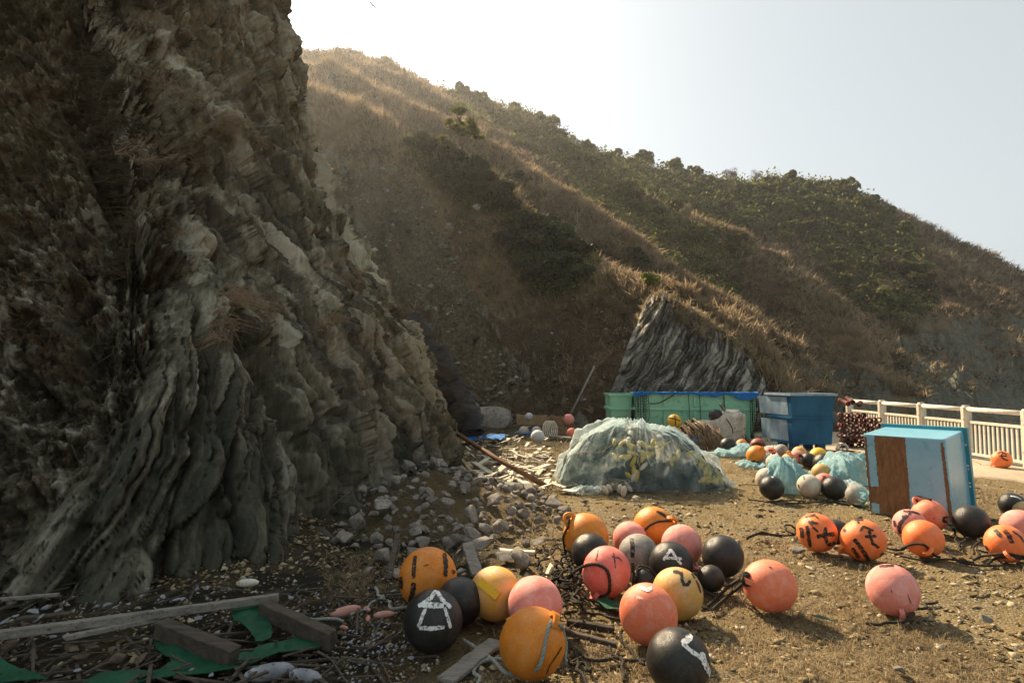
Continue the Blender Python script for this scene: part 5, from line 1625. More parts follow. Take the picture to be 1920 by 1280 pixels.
# ------------------------------------------------------------------ blue bin
def rounded_shell(mb, rings):
    """stack of quads rings -> closed outer skin; rings: list of 4 points"""
    b = len(mb.v)
    for r in rings: mb.v += [tuple(p) for p in r]
    for i in range(len(rings) - 1):
        for k in range(4):
            k2 = (k + 1) % 4
            mb.f.append((b + i*4 + k, b + i*4 + k2, b + i*4 + 4 + k2, b + i*4 + 4 + k))

def build_bin():
    c0 = G(1486, 846)                        # near corner
    a_dir = Vector((0.90, -0.08, 0)).normalized()     # long face to the right
    b_dir = Vector((-0.42, 0.90, 0)).normalized()
    b_dir = Vector((-a_dir.y, a_dir.x, 0)); b_dir = (b_dir * 0.86 + (-a_dir) * 0.30).normalized()
    wa, wb = 0.86, 0.72
    o = empty("plastic_bin", c0, "scuffed navy blue bin with a ribbed middle and pale rim", "bin")
    def ring(z, g): 
        return [a_dir * (-g) - b_dir * g + Vector((0,0,z)), a_dir * (wa + g) - b_dir * g + Vector((0,0,z)),
                a_dir * (wa + g) + b_dir * (wb + g) + Vector((0,0,z)), -a_dir * g + b_dir * (wb + g) + Vector((0,0,z))]
    hb, hm, ht = 0.15, 0.70, 1.22
    mb = MB(); rounded_shell(mb, [ring(hb, -0.03), ring(hm, 0.005)]); mb.f.append((3,2,1,0))
    mb.build("lower_wall", M_NAVY, o)
    mb = MB(); rounded_shell(mb, [ring(hm + 0.03, -0.01), ring(ht, 0.03), ring(ht, -0.01), ring(hm + 0.05, -0.05), ring(hb + 0.05, -0.08)]); mb.f.append(tuple(range(16, 20)))
    mb.build("upper_wall", M_NAVY, o)
    mb = MB(); rounded_shell(mb, [ring(hm - 0.005, 0.004), ring(hm - 0.005, 0.03), ring(hm + 0.035, 0.03), ring(hm + 0.035, -0.012)])
    mb.build("middle_rib", M_NAVY, o)
    mb = MB(); rounded_shell(mb, [ring(ht - 0.03, 0.028), ring(ht - 0.03, 0.065), ring(ht + 0.02, 0.065), ring(ht + 0.02, -0.012), ring(ht - 0.01, -0.012)])
    mb.build("rim", M_NAVYW, o)
    # bleached panels on the sunless left face, set 3 mm proud
    mb = MB()
    for (z0, z1, s0, s1, g) in ((hm + 0.07, ht - 0.06, 0.10, 1.05, 0.0), (hb + 0.06, hm - 0.04, 0.14, 1.02, -0.012)):
        pts = []
        for z, s in ((z0, s0), (z0, s1), (z1, s1), (z1, s0)):
            k = (z - hm - 0.03) / (ht - hm - 0.03) * 0.04 - 0.01 if z > hm else (z - hb) / (hm - hb) * 0.035 - 0.03
            pts.append(-a_dir * (k + 0.004) + b_dir * s + Vector((0, 0, z)))
        mb.add(pts, [(0, 1, 2, 3)])
        ob = MB().add(pts, [(0, 1, 2, 3)]).build("bleached_panel", M_NAVYW, o)
    for s in (0.08, wa - 0.24):
        for q in (0.1, wb - 0.25):
            p = a_dir * (s + 0.08) + b_dir * (q + 0.08) + Vector((0, 0, 0.072))
            m3 = Matrix((a_dir, Vector((-a_dir.y, a_dir.x, 0)), Vector((0, 0, 1)))).transposed()
            MB().box(p, (0.16, 0.16, 0.165), m3).build("foot", M_NAVY, o)
build_bin()

# ------------------------------------------------------------------ green tanks with blue netting
def green_tank(label, p, ex, w, d, h, ribs):
    o = empty("green_tank", p, label, "tank")
    ey = Vector((-ex.y, ex.x, 0))
    def ring(z, g): return [ex * (-g) - ey * g + Vector((0,0,z)), ex * (w + g) - ey * g + Vector((0,0,z)), ex * (w + g) + ey * (d + g) + Vector((0,0,z)), -ex * g + ey * (d + g) + Vector((0,0,z))]
    mb = MB(); rounded_shell(mb, [ring(0.0, -0.08), ring(h * .6, -0.02), ring(h, 0.0), ring(h, -0.06), ring(0.1, -0.13)]); mb.f.append((3,2,1,0)); mb.f.append((16,17,18,19))
    mb.build("wall", M_GREEN, o)
    mb = MB(); rounded_shell(mb, [ring(h * .66 - .03, -0.025), ring(h * .66 - .03, 0.03), ring(h * .66 + .03, 0.03), ring(h * .66 + .03, -0.02)])
    mb.build("middle_rib", M_GREEN, o)
    mb = MB(); rounded_shell(mb, [ring(h - .05, -0.005), ring(h - .05, 0.03), ring(h + .01, 0.03), ring(h + .01, -0.058)])
    mb.build("rim", M_GREEN, o)
    m3 = Matrix((ex, ey, Vector((0, 0, 1)))).transposed()
    for k in range(ribs):
        x = w * (k + 1) / (ribs + 1)
        MB().box(ex * x - ey * 0.012 + Vector((0, 0, h * 0.83)), (0.06, 0.04, h * 0.22), m3).build("wall_rib", M_GREEN, o)
        MB().box(ex * x + ey * 0.010 + Vector((0, 0, h * 0.32)), (0.06, 0.05, h * 0.56), m3).build("wall_rib", M_GREEN, o)
    return o, ey
def build_green():
    Y = 15.6
    a = at(1190, 735, Y); b = at(1417, 739, Y - 0.35)
    ex = Vector((b.x - a.x, b.y - a.y, 0)); w = ex.length; ex.normalize()
    h = 1.17
    p = Vector((a.x, a.y, 0))
    o, ey = green_tank("long pale green tank draped with blue netting and black cords", p, ex, w, 1.0, h, 3)
    a2 = at(1144, 738, Y + 0.35); b2 = at(1189, 738, Y + 0.35)
    green_tank("short pale green tank at the left end of the long one", Vector((a2.x, a2.y, 0)), Vector((1, 0, 0)), (b2 - a2).length - 0.06, 0.9, 1.14, 0)
    # blue netting gathered along the top edge and hanging at the ends
    g = np.random.default_rng(5)
    nu, nv = 110, 14
    U, V = np.meshgrid(np.linspace(0, 1, nu), np.linspace(0, 1, nv), indexing='ij')
    hang = 0.06 + 0.16 * sstep(0.35, 1.0, U) * (0.6 + 0.6 * np.sin(U * 23)) + 0.10 * sstep(0.12, 0.0, U)
    hang = 0.9 * np.clip(hang + 0.05 * perlin(U * 14, U * 0, U * 0, 3), 0.03, 0.32)
    x = U * (w + 0.1) - 0.05
    y = np.where(V < 0.5, 0.18 - V * 0.5, -0.07)
    z = np.where(V < 0.5, h + 0.035 + 0.03 * perlin(U * 22, V * 3, U * 0, 8), h + 0.03 - (V - 0.5) * 2 * hang)
    y = y - 0.03 - 0.025 * perlin(U * 30, V * 4, U * 0, 9)
    P = np.array(p) + x[..., None] * np.array(ex) + y[..., None] * np.array(ey) + z[..., None] * np.array([0, 0, 1])
    me = np_mesh("blue_net", P.reshape(-1, 3), grid_quads(nu, nv))
    tag(link("blue_net", me, M_BNET), "bright blue netting draped along the top of the long green tank", "net")
    # dark nets hanging down near the two ends, with cords across
    for (u0, u1, z1, lab) in ((0.0, 0.11, 0.02, "dark netting hanging over the left end of the long green tank"), (0.945, 1.0, 0.05, "dark netting hanging over the right end of the long green tank")):
        mb = MB()
        nx = 7 if u0 < .5 else 5
        for i in range(nx + 1):
            xx = (u0 + (u1 - u0) * i / nx) * w
            mb.tube([ex * xx - ey * 0.07 + Vector((0, 0, h + .02)), ex * (xx + .03 * math.sin(i * 2)) - ey * 0.09 + Vector((0, 0, h * .5)), ex * (xx - .02 * i) - ey * 0.075 + Vector((0, 0, z1))], 0.009, 4)
        for k in range(17):
            zz = z1 + (h - z1) * k / 17
            mb.tube([ex * (u0 * w + i * (u1 - u0) * w / 4) - ey * (0.085) + Vector((0, 0, zz + 0.02 * math.sin(i * 3 + k))) for i in range(5)], 0.007, 4)
        ob = mb.build("hanging_net", M_DNET)
        ob.location = p
        tag(ob, lab, "net")
    mb = MB()
    tag_pts = [(0.16, 0.90, 0.19, 0.78), (0.19, 0.78, 0.34, 0.99)]
    pts = [ex * (w * 0.12) - ey * 0.08 + Vector((0, 0, h * .78)), ex * (w * .20) - ey * 0.075 + Vector((0, 0, h * .79)), ex * (w * .30) - ey * 0.07 + Vector((0, 0, h * .93)), ex * (w * .36) - ey * 0.05 + Vector((0, 0, h + .05))]
    ob = MB().tube(spline(pts, 6), 0.014, 6).build("cord", M_ROPEK); ob.location = p
    tag(ob, "black cord slanting up across the long green tank", "rope")
    for u, lab in ((0.445, "left black cord hanging straight down the long green tank"), (0.535, "second black cord hanging straight down the long green tank"), (0.735, "thick black cord hanging down beside the white sack")):
        pts = [ex * (w * u) - ey * 0.03 + Vector((0, 0, h + .05)), ex * (w * u) - ey * 0.08 + Vector((0, 0, h * .97)), ex * (w * (u + .004)) - ey * 0.09 + Vector((0, 0, h * .6)), ex * (w * (u + .002)) - ey * 0.08 + Vector((0, 0, h * .2))]
        ob = MB().tube(spline(pts, 5), 0.010, 5).build("cord", M_ROPEK); ob.location = p
        tag(ob, lab, "rope")
build_green()

# ------------------------------------------------------------------ railing along the quay
def build_railing():
    o = empty("railing", (9.0, 12.0, 0), "cream painted steel railing with thin upright bars along the quay edge", "railing")
    ys = [16.0, 14.6, 13.2, 11.9, 10.5, 9.1, 7.7]
    X = 9.0
    hgt = 1.0
    def rel(x, y, z): return (x - 9.0, y - 12.0, z)
    post_bm = bmesh.new()
    bmesh.ops.create_cube(post_bm, size=1.0)
    for v in post_bm.verts: v.co = Vector((v.co.x * 0.17, v.co.y * 0.13, (v.co.z + 0.5) * (hgt + 0.035)))
    bmesh.ops.bevel(post_bm, geom=[e for e in post_bm.edges if abs(e.verts[0].co.z - e.verts[1].co.z) < 0.01 and e.verts[0].co.z > 0.5] + [e for e in post_bm.edges if abs(e.verts[0].co.z - e.verts[1].co.z) > 0.5], offset=0.03, segments=3, affect='EDGES')
    pm = bpy.data.meshes.new("railing_post"); post_bm.to_mesh(pm); post_bm.free()
    bar = MB().box((0, 0, 0.41), (0.022, 0.034, 0.58)).mesh("baluster")
    for y in ys:
        c = link("post", pm, M_RAIL, o); c.location = rel(X, y, 0)
    for a, b in zip(ys, ys[1:]):
        s, e = a - 0.062, b + 0.062
        MB().tube([rel(X - .01, s, hgt - .04), rel(X - .01, e, hgt - .04)], 0.045, 12).build("handrail", M_RAIL, o, True)
        MB().box(rel(X, (s + e) / 2, 0.715), (0.06, abs(s - e), 0.045)).build("middle_rail", M_RAIL, o)
        MB().box(rel(X, (s + e) / 2, 0.10), (0.06, abs(s - e), 0.045)).build("bottom_rail", M_RAIL, o)
        n = 12
        for k in range(n):
            c = link("baluster", bar, M_RAIL, o)
            c.location = rel(X, s + (e - s) * (k + 0.5) / n, 0)
build_railing()

# ------------------------------------------------------------------ stacked octopus pots
def build_pots():
    prof = [(0.050, 0.0), (0.060, 0.012), (0.060, 0.035), (0.050, 0.05), (0.052, 0.24), (0.060, 0.26), (0.060, 0.29), (0.040, 0.295), (0.036, 0.28), (0.036, 0.03), (0.050, 0.0)]
    M = Matrix.Rotation(math.pi / 2, 4, 'X')
    me = MB().lathe(prof, 10, M).mesh("octopus_pot", True)
    base = G(1562, 833)
    Y = 13.9
    x0 = at(1566, 800, Y).x
    sp = 0.124
    g = random.Random(4)
    rows = 7
    for r in range(rows):
        n = 8 if r < rows - 1 else 6
        for k in range(n):
            if r == rows - 1 and k in (5,): continue
            x = x0 + sp * (k + 0.5 * (r % 2)) + g.uniform(-.006, .006)
            if r == rows - 1: x = x0 + sp * (k + .3)
            o = link("octopus_pot", me, M_POT)
            z = 0.062 + r * sp * 0.90
            o.location = (x, Y + g.uniform(-.05, .05) - 0.15, z)
            o.rotation_euler = (g.uniform(-.06, .06), g.uniform(0, 3), g.uniform(-.10, .10) - 0.42)
            tag(o, "dark red octopus pot in the stack beside the blue bin", "pot", "octopus pots stacked beside the blue bin")
    for i, (px, py, rz, rx, lab) in enumerate(((1574, 750, 0.2, .25, "leftmost loose octopus pot lying on top of the stack"), (1588, 746, -.1, .3, "octopus pot tilted on the highest point of the stack"), (1613, 755, -.6, .1, "octopus pot resting on the right end of the stack"))):
        o = link("octopus_pot", me, M_POT)
        p = at(px, py, Y - 0.1)
        o.location = p; o.rotation_euler = (rx, 0, rz)
        tag(o, lab, "pot", "octopus pots stacked beside the blue bin")
build_pots()

# ------------------------------------------------------------------ draped heaps
def dome(cx, cy, prof, depth, seed, rough, nu=90, nv=46, power=0.75, fold=0.05, skirt=0.0, freq=3.0):
    """cloth or heap: prof = [(x, height)...] seen from the front, rounded in depth"""
    xs = np.array([p[0] for p in prof]); hs = np.array([p[1] for p in prof])
    u = np.linspace(xs[0], xs[-1], nu); t = np.linspace(0, math.pi, nv)
    U, T = np.meshgrid(u, t, indexing='ij')
    H = np.interp(U, xs, hs)
    k = np.sqrt(np.clip(1 - ((U - (xs[0] + xs[-1]) / 2) / ((xs[-1] - xs[0]) / 2)) ** 2, 0, 1)) ** 0.7
    c = np.cos(T); s_ = np.sin(T)
    Yv = cy - depth * (0.25 + 0.75 * k) * np.sign(c) * np.abs(c) ** 0.85
    Z = H * s_ ** power
    a = np.arctan2(U - cx, -(Yv - cy) + 1e-6)
    f = ridged(a * 1.6 + 0.35 * Z, Z * 0.7 * freq / 3, U * 0 + 1, 4, seed) * fold + rough * fbm(U * freq, Yv * freq, Z * freq, 4, seed + 9)
    env = s_ ** 0.5
    nx = (U - cx) / (xs[-1] - xs[0]) * 1.4; ny = -c * 0.9; nz = s_ * 0.6
    X = U + nx * f * env; Yv = Yv + ny * f * env; Z = np.maximum(Z + nz * f * env, 0.012 + 0.01 * np.abs(perlin(U * 9, Yv * 9, U * 0, seed)))
    if skirt:
        Yv = Yv - skirt * np.abs(perlin(U * 3, U * 0, U * 0, seed + 3)) * sstep(0.16, 0.0, T)
    return np.stack([X, Yv, Z], -1), nu, nv

def spindle_mesh(name, l, r):
    prof = [(0.004, -l / 2), (r * .45, -l * .46), (r * .85, -l * .30), (r, -l * .1), (r, l * .1), (r * .85, l * .30), (r * .45, l * .46), (0.004, l / 2)]
    return MB().lathe(prof, 9).mesh(name, True)
SPIN = spindle_mesh("spindle_float", 0.17, 0.034)

def build_pile():
    D = 9.05
    sil = [(1052,912),(1058,868),(1075,838),(1092,818),(1120,803),(1150,789),(1180,793),(1225,795),(1262,799),(1292,822),(1318,855),(1336,872),(1346,895),(1356,916)]
    prof = []
    for x, y in sil:
        p = at(x, y, D)
        prof.append((p.x, max(p.z, 0.02)))
    cx = (prof[0][0] + prof[-1][0]) / 2
    heap, nu, nv = dome(cx, D + 0.05, [(x, z * 0.89) for x, z in prof], 0.60, 71, 0.07, 70, 40)
    hp = np_mesh("net_heap", heap.reshape(-1, 3), grid_quads(nu, nv), True)
    o = tag(link("net_heap", hp, M_DNET), "dark heap of nets and floats under the pale netting", "net heap")
    # floats lying on the heap under the cover
    g = random.Random(12)
    def put(u, v, mat, lab, grp, s=1.0, name="spindle_float", rot=None):
        i, j = int(u * (nu - 1)), int(v * (nv - 1))
        p = Vector(heap[i, j])
        a = Vector(heap[min(i + 1, nu - 1), j]) - Vector(heap[max(i - 1, 0), j]); b = Vector(heap[i, min(j + 1, nv - 1)]) - Vector(heap[i, max(j - 1, 0)])
        n = a.cross(b).normalized()
        if n.y > 0: n = -n
        ob = link(name, SPIN, None)
        if not SPIN.materials: SPIN.materials.append(mat)
        ob.material_slots[0].link = 'OBJECT'; ob.material_slots[0].material = mat
        ob.location = p + n * 0.008
        d = (a.normalized() * math.cos(rot) + b.normalized() * math.sin(rot))
        ob.rotation_mode = 'QUATERNION'; ob.rotation_quaternion = Vector((0, 0, 1)).rotation_difference(d); ob.scale = (s, s, s)
        tag(ob, lab, "float", grp)
    Yl, Yg = "yellow spindle float showing through the pale netting", "yellow floats under the pale netting"
    Wl, Wg = "ivory spindle float showing through the pale netting", "ivory floats under the pale netting"
    for k in range(46):
        u = g.choice((g.gauss(.45, .06), g.gauss(.50, .10), g.gauss(.87, .04), g.uniform(.12, .95)))
        v = g.uniform(0.05, 0.30)
        if not 0.05 < u < 0.97: continue
        put(u, v, M_YFLOAT, Yl, Yg, g.uniform(.8, 1.15), rot=g.uniform(0, 3.14))
    for k in range(9):
        put(g.choice((g.gauss(.44, .04), g.gauss(.42, .05), g.uniform(.25, .9))), g.choice((g.uniform(.05, .12), g.uniform(.2, .42))), M_WFLOAT, Wl, Wg, g.uniform(.9, 1.3), rot=g.gauss(1.0, .4))
    veil, nu2, nv2 = dome(cx, D + 0.05, [(x + (x - cx) * 0.04, z * 1.0 + 0.02) for x, z in prof], 0.74, 83, 0.085, 220, 120, 0.62, 0.19, 0.22, 2.4)
    vm = np_mesh("netting_cover", veil.reshape(-1, 3), grid_quads(nu2, nv2), True)
    tag(link("netting_cover", vm, M_VEIL), "pale blue green netting thrown over a heap of floats", "net")
    # cords tied round it
    j = int(0.16 * (nv2 - 1))
    pts = [Vector(veil[i, int((0.20 + 0.03 * math.sin(i * .1)) * (nv2 - 1))]) + Vector((0, -0.02, 0)) for i in range(8, nu2 - 10, 6)]
    tag(MB().tube(pts, 0.006, 5).build("cord", M_ROPET, None, True), "thin tan cord tied across the front of the netted heap", "rope")
    pts = [Vector(veil[int((.43 - .03 * k / 24) * nu2), int((0.04 + 0.46 * k / 24) * (nv2 - 1))]) + Vector((0, -0.018, 0.008)) for k in range(25)]
    tag(MB().tube(pts, 0.006, 5).build("cord", M_ROPET, None, True), "thin tan cord running up over the top of the netted heap", "rope")
    kn = MB()
    top = pts[-1]
    for dx, dz in ((-.03, .08), (.02, .10), (.04, .05), (0, -.05)): kn.tube([top, top + Vector((dx * .5, -.03, dz * .6)), top + Vector((dx, -.03, dz))], 0.008, 5)
    tag(kn.build("knot", M_HOSE), "brown knot of cord on top of the netted heap", "knot")
    # bundle of white floats with string at its foot
    for i, (x, y, rz, tl) in enumerate(((1135,928,.2,.9),(1143,925,.35,1.0),(1150,922,.5,1.0),(1157,922,.7,.9),(1163,927,.9,.7),(1170,931,1.1,.5),(1178,922,-.5,.7),(1172,918,1.3,.3),(1165,917,1.4,.25))):
        ob = link("spindle_float", SPIN, None)
        ob.material_slots[0].link = 'OBJECT'; ob.material_slots[0].material = M_WFLOAT
        p = G(x, y); ob.location = p + Vector((0, 0, 0.07))
        ob.rotation_euler = (0.5 * tl, -tl * .75, rz); ob.scale = (1.05, 1.05, 1.05)
        tag(ob, "ivory spindle float in the string tied bundle before the netted heap", "float", "ivory floats bundled before the netted heap")
    mb = MB()
    for k in range(9):
        a0 = g.uniform(0, 6.28); c = G(1155 + g.uniform(-14, 16), 922 + g.uniform(-5, 5)); r = g.uniform(.06, .12)
        mb.tube([c + Vector((r * math.cos(a0 + q * .5), r * math.sin(a0 + q * .5) * .6, 0.10 + 0.07 * math.sin(q * .7 + k))) for q in range(11)], 0.006, 5)
    tag(mb.build("string", M_ROPET, None, True), "tangled tan string round the ivory float bundle", "string")
    # loose tail of netting on the ground to the left
    a, b = G(1060, 900), G(1128, 918)
    P, n1, n2 = dome((a.x + b.x) / 2, 8.35, [(a.x - .02, .03), (a.x + .12, .10), (a.x + .28, .09), (a.x + .42, .07), (b.x + .02, .03)], 0.16, 91, 0.03, 50, 24)
    tag(link("netting_tail", np_mesh("netting_tail", P.reshape(-1, 3), grid_quads(n1, n2), True), M_VEIL), "pale loose tail of netting on the ground left of the float bundle", "net")
build_pile()

def cloth(px0, px1, pyb, pyt, dep, mat, label, name, cat, seed, fold=0.06, rough=0.05, power=0.6, hs=None):
    a, b = G(px0, pyb), G(px1, pyb)
    h = (pyb - pyt) * a.y / FPX
    hs = hs or (0.1, .7, 1.0, .85, .95, .6, .08)
    prof = [(a.x + (b.x - a.x) * i / (len(hs) - 1), max(.015, h * q)) for i, q in enumerate(hs)]
    P, n1, n2 = dome((a.x + b.x) / 2, a.y + dep, prof, dep, seed, rough, 70, 36, power, fold, 0.05, 5.0)
    return tag(link(name, np_mesh(name, P.reshape(-1, 3), grid_quads(n1, n2), True), mat), label, cat)

def build_cloths():
    cloth(1352, 1424, 857, 832, 0.35, M_AQUA, "pale blue netting spilling in front of the black float and sack", "netting", "net", 131, hs=(.1, .5, .35, .6, .8, 1, .3))
    cloth(1398, 1478, 880, 862, 0.30, M_AQUA, "flat pale netting lying under the far orange float", "netting", "net", 133, hs=(.2, .6, .5, .6, .8, 1, .2))
    cloth(1438, 1480, 880, 852, 0.22, M_VEIL, "thin white netting over the pinkish beige float", "netting", "net", 134)
    cloth(1453, 1530, 928, 865, 0.30, M_AQUA, "upright gathered aqua netting between the black and mottled floats", "netting", "net", 135, 0.10, hs=(.2, .8, 1, .92, .95, .8, .45))
    cloth(1552, 1650, 912, 858, 0.42, M_AQUA, "billowing aqua netting left of the pale blue tank", "netting", "net", 137, 0.10, hs=(.1, .45, .75, 1, 1.0, 1.0, .9))
    cloth(1570, 1640, 935, 905, 0.20, M_VEIL, "flat pale netting behind the white lettered grey float", "netting", "net", 139)
    cloth(1446, 1484, 858, 838, 0.3, M_VEIL, "thin netting over the dark grey float at the back", "netting", "net", 140)
    # white sack and brown net heap by the green tank
    Y = 14.2
    a, b = at(1312, 832, Y), at(1404, 832, Y)
    h = at(1350, 770, Y).z
    bm = bmesh.new()
    bmesh.ops.create_cube(bm, size=1.0)
    bmesh.ops.bevel(bm, geom=list(bm.edges), offset=0.07, segments=3, affect='EDGES')
    bmesh.ops.subdivide_edges(bm, edges=list(bm.edges), cuts=5, use_grid_fill=True)
    bmesh.ops.triangulate(bm, faces=list(bm.faces))
    wd = b.x - a.x
    for v in bm.verts:
        x, y, z = v.co
        v.co = Vector((x * wd, y * 0.9, (z + 0.5) * h * (0.655 + 0.345 * float(sstep(0.42, 0.62, np.array(x + .5))))))
        n = float(fbm(np.array([v.co.x * 3.5]), np.array([v.co.y * 3.5]), np.array([v.co.z * 3.5]), 3, 151)[0])
        n2 = float(ridged(np.array([v.co.x * 2.2]), np.array([v.co.y * 2.2]), np.array([v.co.z * 5.0]), 3, 155)[0])
        k = 0.035 * n + 0.018 * n2
        v.co += Vector((x * 2 * k, y * 2 * k, (z + .2) * 2 * k))
    me = bpy.data.meshes.new("white_sack"); bm.to_mesh(me); bm.free()
    for p_ in me.polygons: p_.use_smooth = True
    o = link("white_sack", me, M_SACK); o.location = ((a.x + b.x) / 2, Y + .40, 0); o.rotation_euler = (0, 0, -.28)
    tag(o, "large dirty white woven sack in front of the long green tank", "sack")
    g = random.Random(9)
    c = at(1305, 825, 13.6)
    o = empty("cord_heap", (c.x, c.y, 0), "heap of brown net cord left of the white sack", "net heap")
    mb = MB()
    for k in range(46):
        a0 = -0.62 + 1.24 * k / 46 + g.uniform(-.04, .04)
        hh = 0.62 * (1 - (a0 / .75) ** 2) * g.uniform(.85, 1.05)
        lean = g.uniform(-.12, .12)
        mb.tube([(a0 + lean - .10, .3, hh * .55), (a0 + lean, .02, hh), (a0 + .05, -.22, hh * .72), (a0 + .10 + lean * .3, -.34, hh * .34), (a0 + .14, -.36, .0)], 0.020, 5)
    ob = mb.build("strand", M_ROPEB, o, True); ob["kind"] = "stuff"
    # dark bundle of netting that carries the yellow float
    q = at(1264, 804, 14.6)
    P, n1, n2 = dome(q.x, 14.75, [(q.x - .42, .03), (q.x - .30, q.z * .8), (q.x - .08, q.z + .01), (q.x + .10, q.z), (q.x + .34, q.z * .7), (q.x + .5, .03)], 0.42, 161, 0.05, 50, 30, 0.4, 0.06)
    tag(link("net_bundle", np_mesh("net_bundle", P.reshape(-1, 3), grid_quads(n1, n2), True), M_DNET), "dark bundle of netting under the strapped yellow float", "net")
    # blue crate beneath
    p = at(1300, 838, 13.3)
    o = empty("blue_crate", (p.x - .12, 13.3, 0), "blue plastic crate under the heap of brown net cord", "crate")
    MB().box((0, .12, .012), (.5, .3, .02)).build("base", M_BLUEP, o)
    for k in range(3):
        z = 0.05 + .08 * k
        MB().box((0, -.035, z), (.5, .012, .05)).build("slat", M_BLUEP, o)
        MB().box((-.244, .12, z), (.012, .29, .05)).build("slat", M_BLUEP, o)
        MB().box((.244, .12, z), (.012, .29, .05)).build("slat", M_BLUEP, o)
        MB().box((0, .275, z), (.5, .012, .05)).build("slat", M_BLUEP, o)
    for x in (-.245, .245):
        for y in (-.03, .27): MB().box((x, y, .12), (.03, .03, .24)).build("corner_post", M_BLUEP, o)
    # grey pole leaning on the sack
    a, b = at(1350, 757, 14.35), G(1408, 832)
    tag(MB().beam(a, b, .09, .05).build("grey_pole", M_WOODG), "grey square pole leaning across the white sack", "pole")
    # string lines on the sack
    for (x0, y0, x1, y1, x2, y2, lab) in ((1330, 795, 1345, 815, 1338, 832, "left black cord hanging down the white sack"), (1362, 785, 1372, 800, 1374, 812, "short black cord hanging down the white sack near the pole")):
        pts = [at(x0, y0, 13.72), at(x1, y1, 13.64), at(x2, y2, 13.6)]
        tag(MB().tube(spline(pts, 5), .012, 5).build("cord", M_ROPEK, None, True), lab, "rope")
build_cloths()
# ================================================================== STONES, WOOD, ROPES, LITTER
def hull_mesh(name, seed, n=14, squash=(1, 1, 0.75)):
    g = np.random.default_rng(seed)
    bm = bmesh.new()
    p = g.normal(size=(n, 3)); p /= np.linalg.norm(p, axis=1, keepdims=True)
    p *= g.uniform(0.78, 1.1, (n, 1))
    for q in p * np.array(squash): bm.verts.new(q)
    r = bmesh.ops.convex_hull(bm, input=bm.verts)
    bmesh.ops.delete(bm, geom=[e for e in r["geom_interior"] if isinstance(e, bmesh.types.BMVert)], context='VERTS')
    bmesh.ops.bevel(bm, geom=list(bm.edges), offset=0.07, segments=1, affect='EDGES')
    me = bpy.data.meshes.new(name); bm.to_mesh(me); bm.free()
    return me
STONES = [hull_mesh("stone", 700 + i, 13, (1, random.uniform(.7, 1), random.uniform(.55, .85))) for i in range(12)]

def stone(p, r, label, group=None, name="stone", mat=None, k=None, cat="stone"):
    me = STONES[random.randrange(12) if k is None else k]
    o = link(name, me, None)
    if not me.materials: me.materials.append(M_STONE)
    if mat is not None:
        o.material_slots[0].link = 'OBJECT'; o.material_slots[0].material = mat
    o.location = p; o.scale = (r, r, r)
    o.rotation_euler = (random.uniform(-.5, .5), random.uniform(-.5, .5), random.uniform(0, 6.28))
    return tag(o, label, cat, group)

def build_rubble():
    cx, cy, H, Rr = -0.98, 7.25, 0.56, 1.55
    def hz(x, y):
        d = math.hypot((x - cx) * 1.0, (y - cy) * 1.05)
        return max(0.0, H * (1 - d / Rr))
    # soil and grit under the stones
    n = 60
    V = []
    for i in range(n):
        for j in range(n):
            x = cx - 1.9 + 3.8 * i / (n - 1); y = cy - 1.9 + 3.8 * j / (n - 1)
            V.append((x, y, hz(x, y) - 0.065 + 0.03 * float(_LUMP(x * 4, y * 4))))
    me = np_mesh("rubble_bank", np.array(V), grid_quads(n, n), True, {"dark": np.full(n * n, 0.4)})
    tag(link("rubble_bank", me, M_GROUND), kind="structure")
    pts = []
    tries = 0
    while len(pts) < 300 and tries < 20000:
        tries += 1
        a = random.uniform(0, 6.28); d = Rr * math.sqrt(random.random()) * 1.05
        x, y = cx + d * math.cos(a), cy + d * math.sin(a)
        if x < -1.75 or y > cy + 1.0: continue
        r = min(0.125, max(0.032, random.lognormvariate(-2.80, 0.40)))
        if any((x - q[0]) ** 2 + (y - q[1]) ** 2 < (0.56 * (r + q[2])) ** 2 for q in pts): continue
        pts.append((x, y, r))
    for x, y, r in pts:
        stone((x, y, hz(x, y) + r * 0.25 + random.uniform(0, .05)), r, "grey rubble stone in the heap at the foot of the cliff", "rubble stones heaped at the cliff foot")
    big = [(912,1022,28,"largest pitted grey block at the front of the rubble heap"), (716,1042,24,"squarish dark grey stone standing left of the rubble heap"), (985,1050,33,"long pale stone lying right of the rubble heap"),
           (948,1043,22,"grey stone between the largest block and the long pale stone"), (882,1005,22,"grey stone just above the largest block in the rubble"), (742,1075,16,"small dark stone behind the black banded orange float"),
           (790,992,26,"broad grey stone in the middle front of the rubble"), (1010,1016,17,"upright tan stone at the right edge of the rubble"), (985,1020,14,"low tan stone beside the upright one"), (1095,940,9.5,"small round grey stone before the netted heap"),
           (1495,1030,16,"flat pale stone left of the lettered orange float"), (845,1018,18,"brown tinted stone in front of the rubble"), (1060,1098,15,"grey stone among the black ropes"), (775,1035,15,"small grey stone left of the grey plank"),
           (920,1075,17,"stone hidden behind the bleached yellow float"), (1690,1256,15,"knobbly grey stone low on the gravel at right"), (1850,1160,13,"flat stone on the gravel at right"), (690,1070,12,"pale little stone in the gravel bank left")]
    for x, y, rp, lab in big:
        p = G(x, y + rp * 0.5)
        r = rp * p.y / FPX
        s = stone(p + Vector((0, 0, r * 0.55)), r, lab)
        s.scale = (r * 1.15, r, r * 0.9)
def _LUMP(x, y): return perlin(np.array([x]), np.array([y]), np.array([0.0]), 77)[0]
build_rubble()

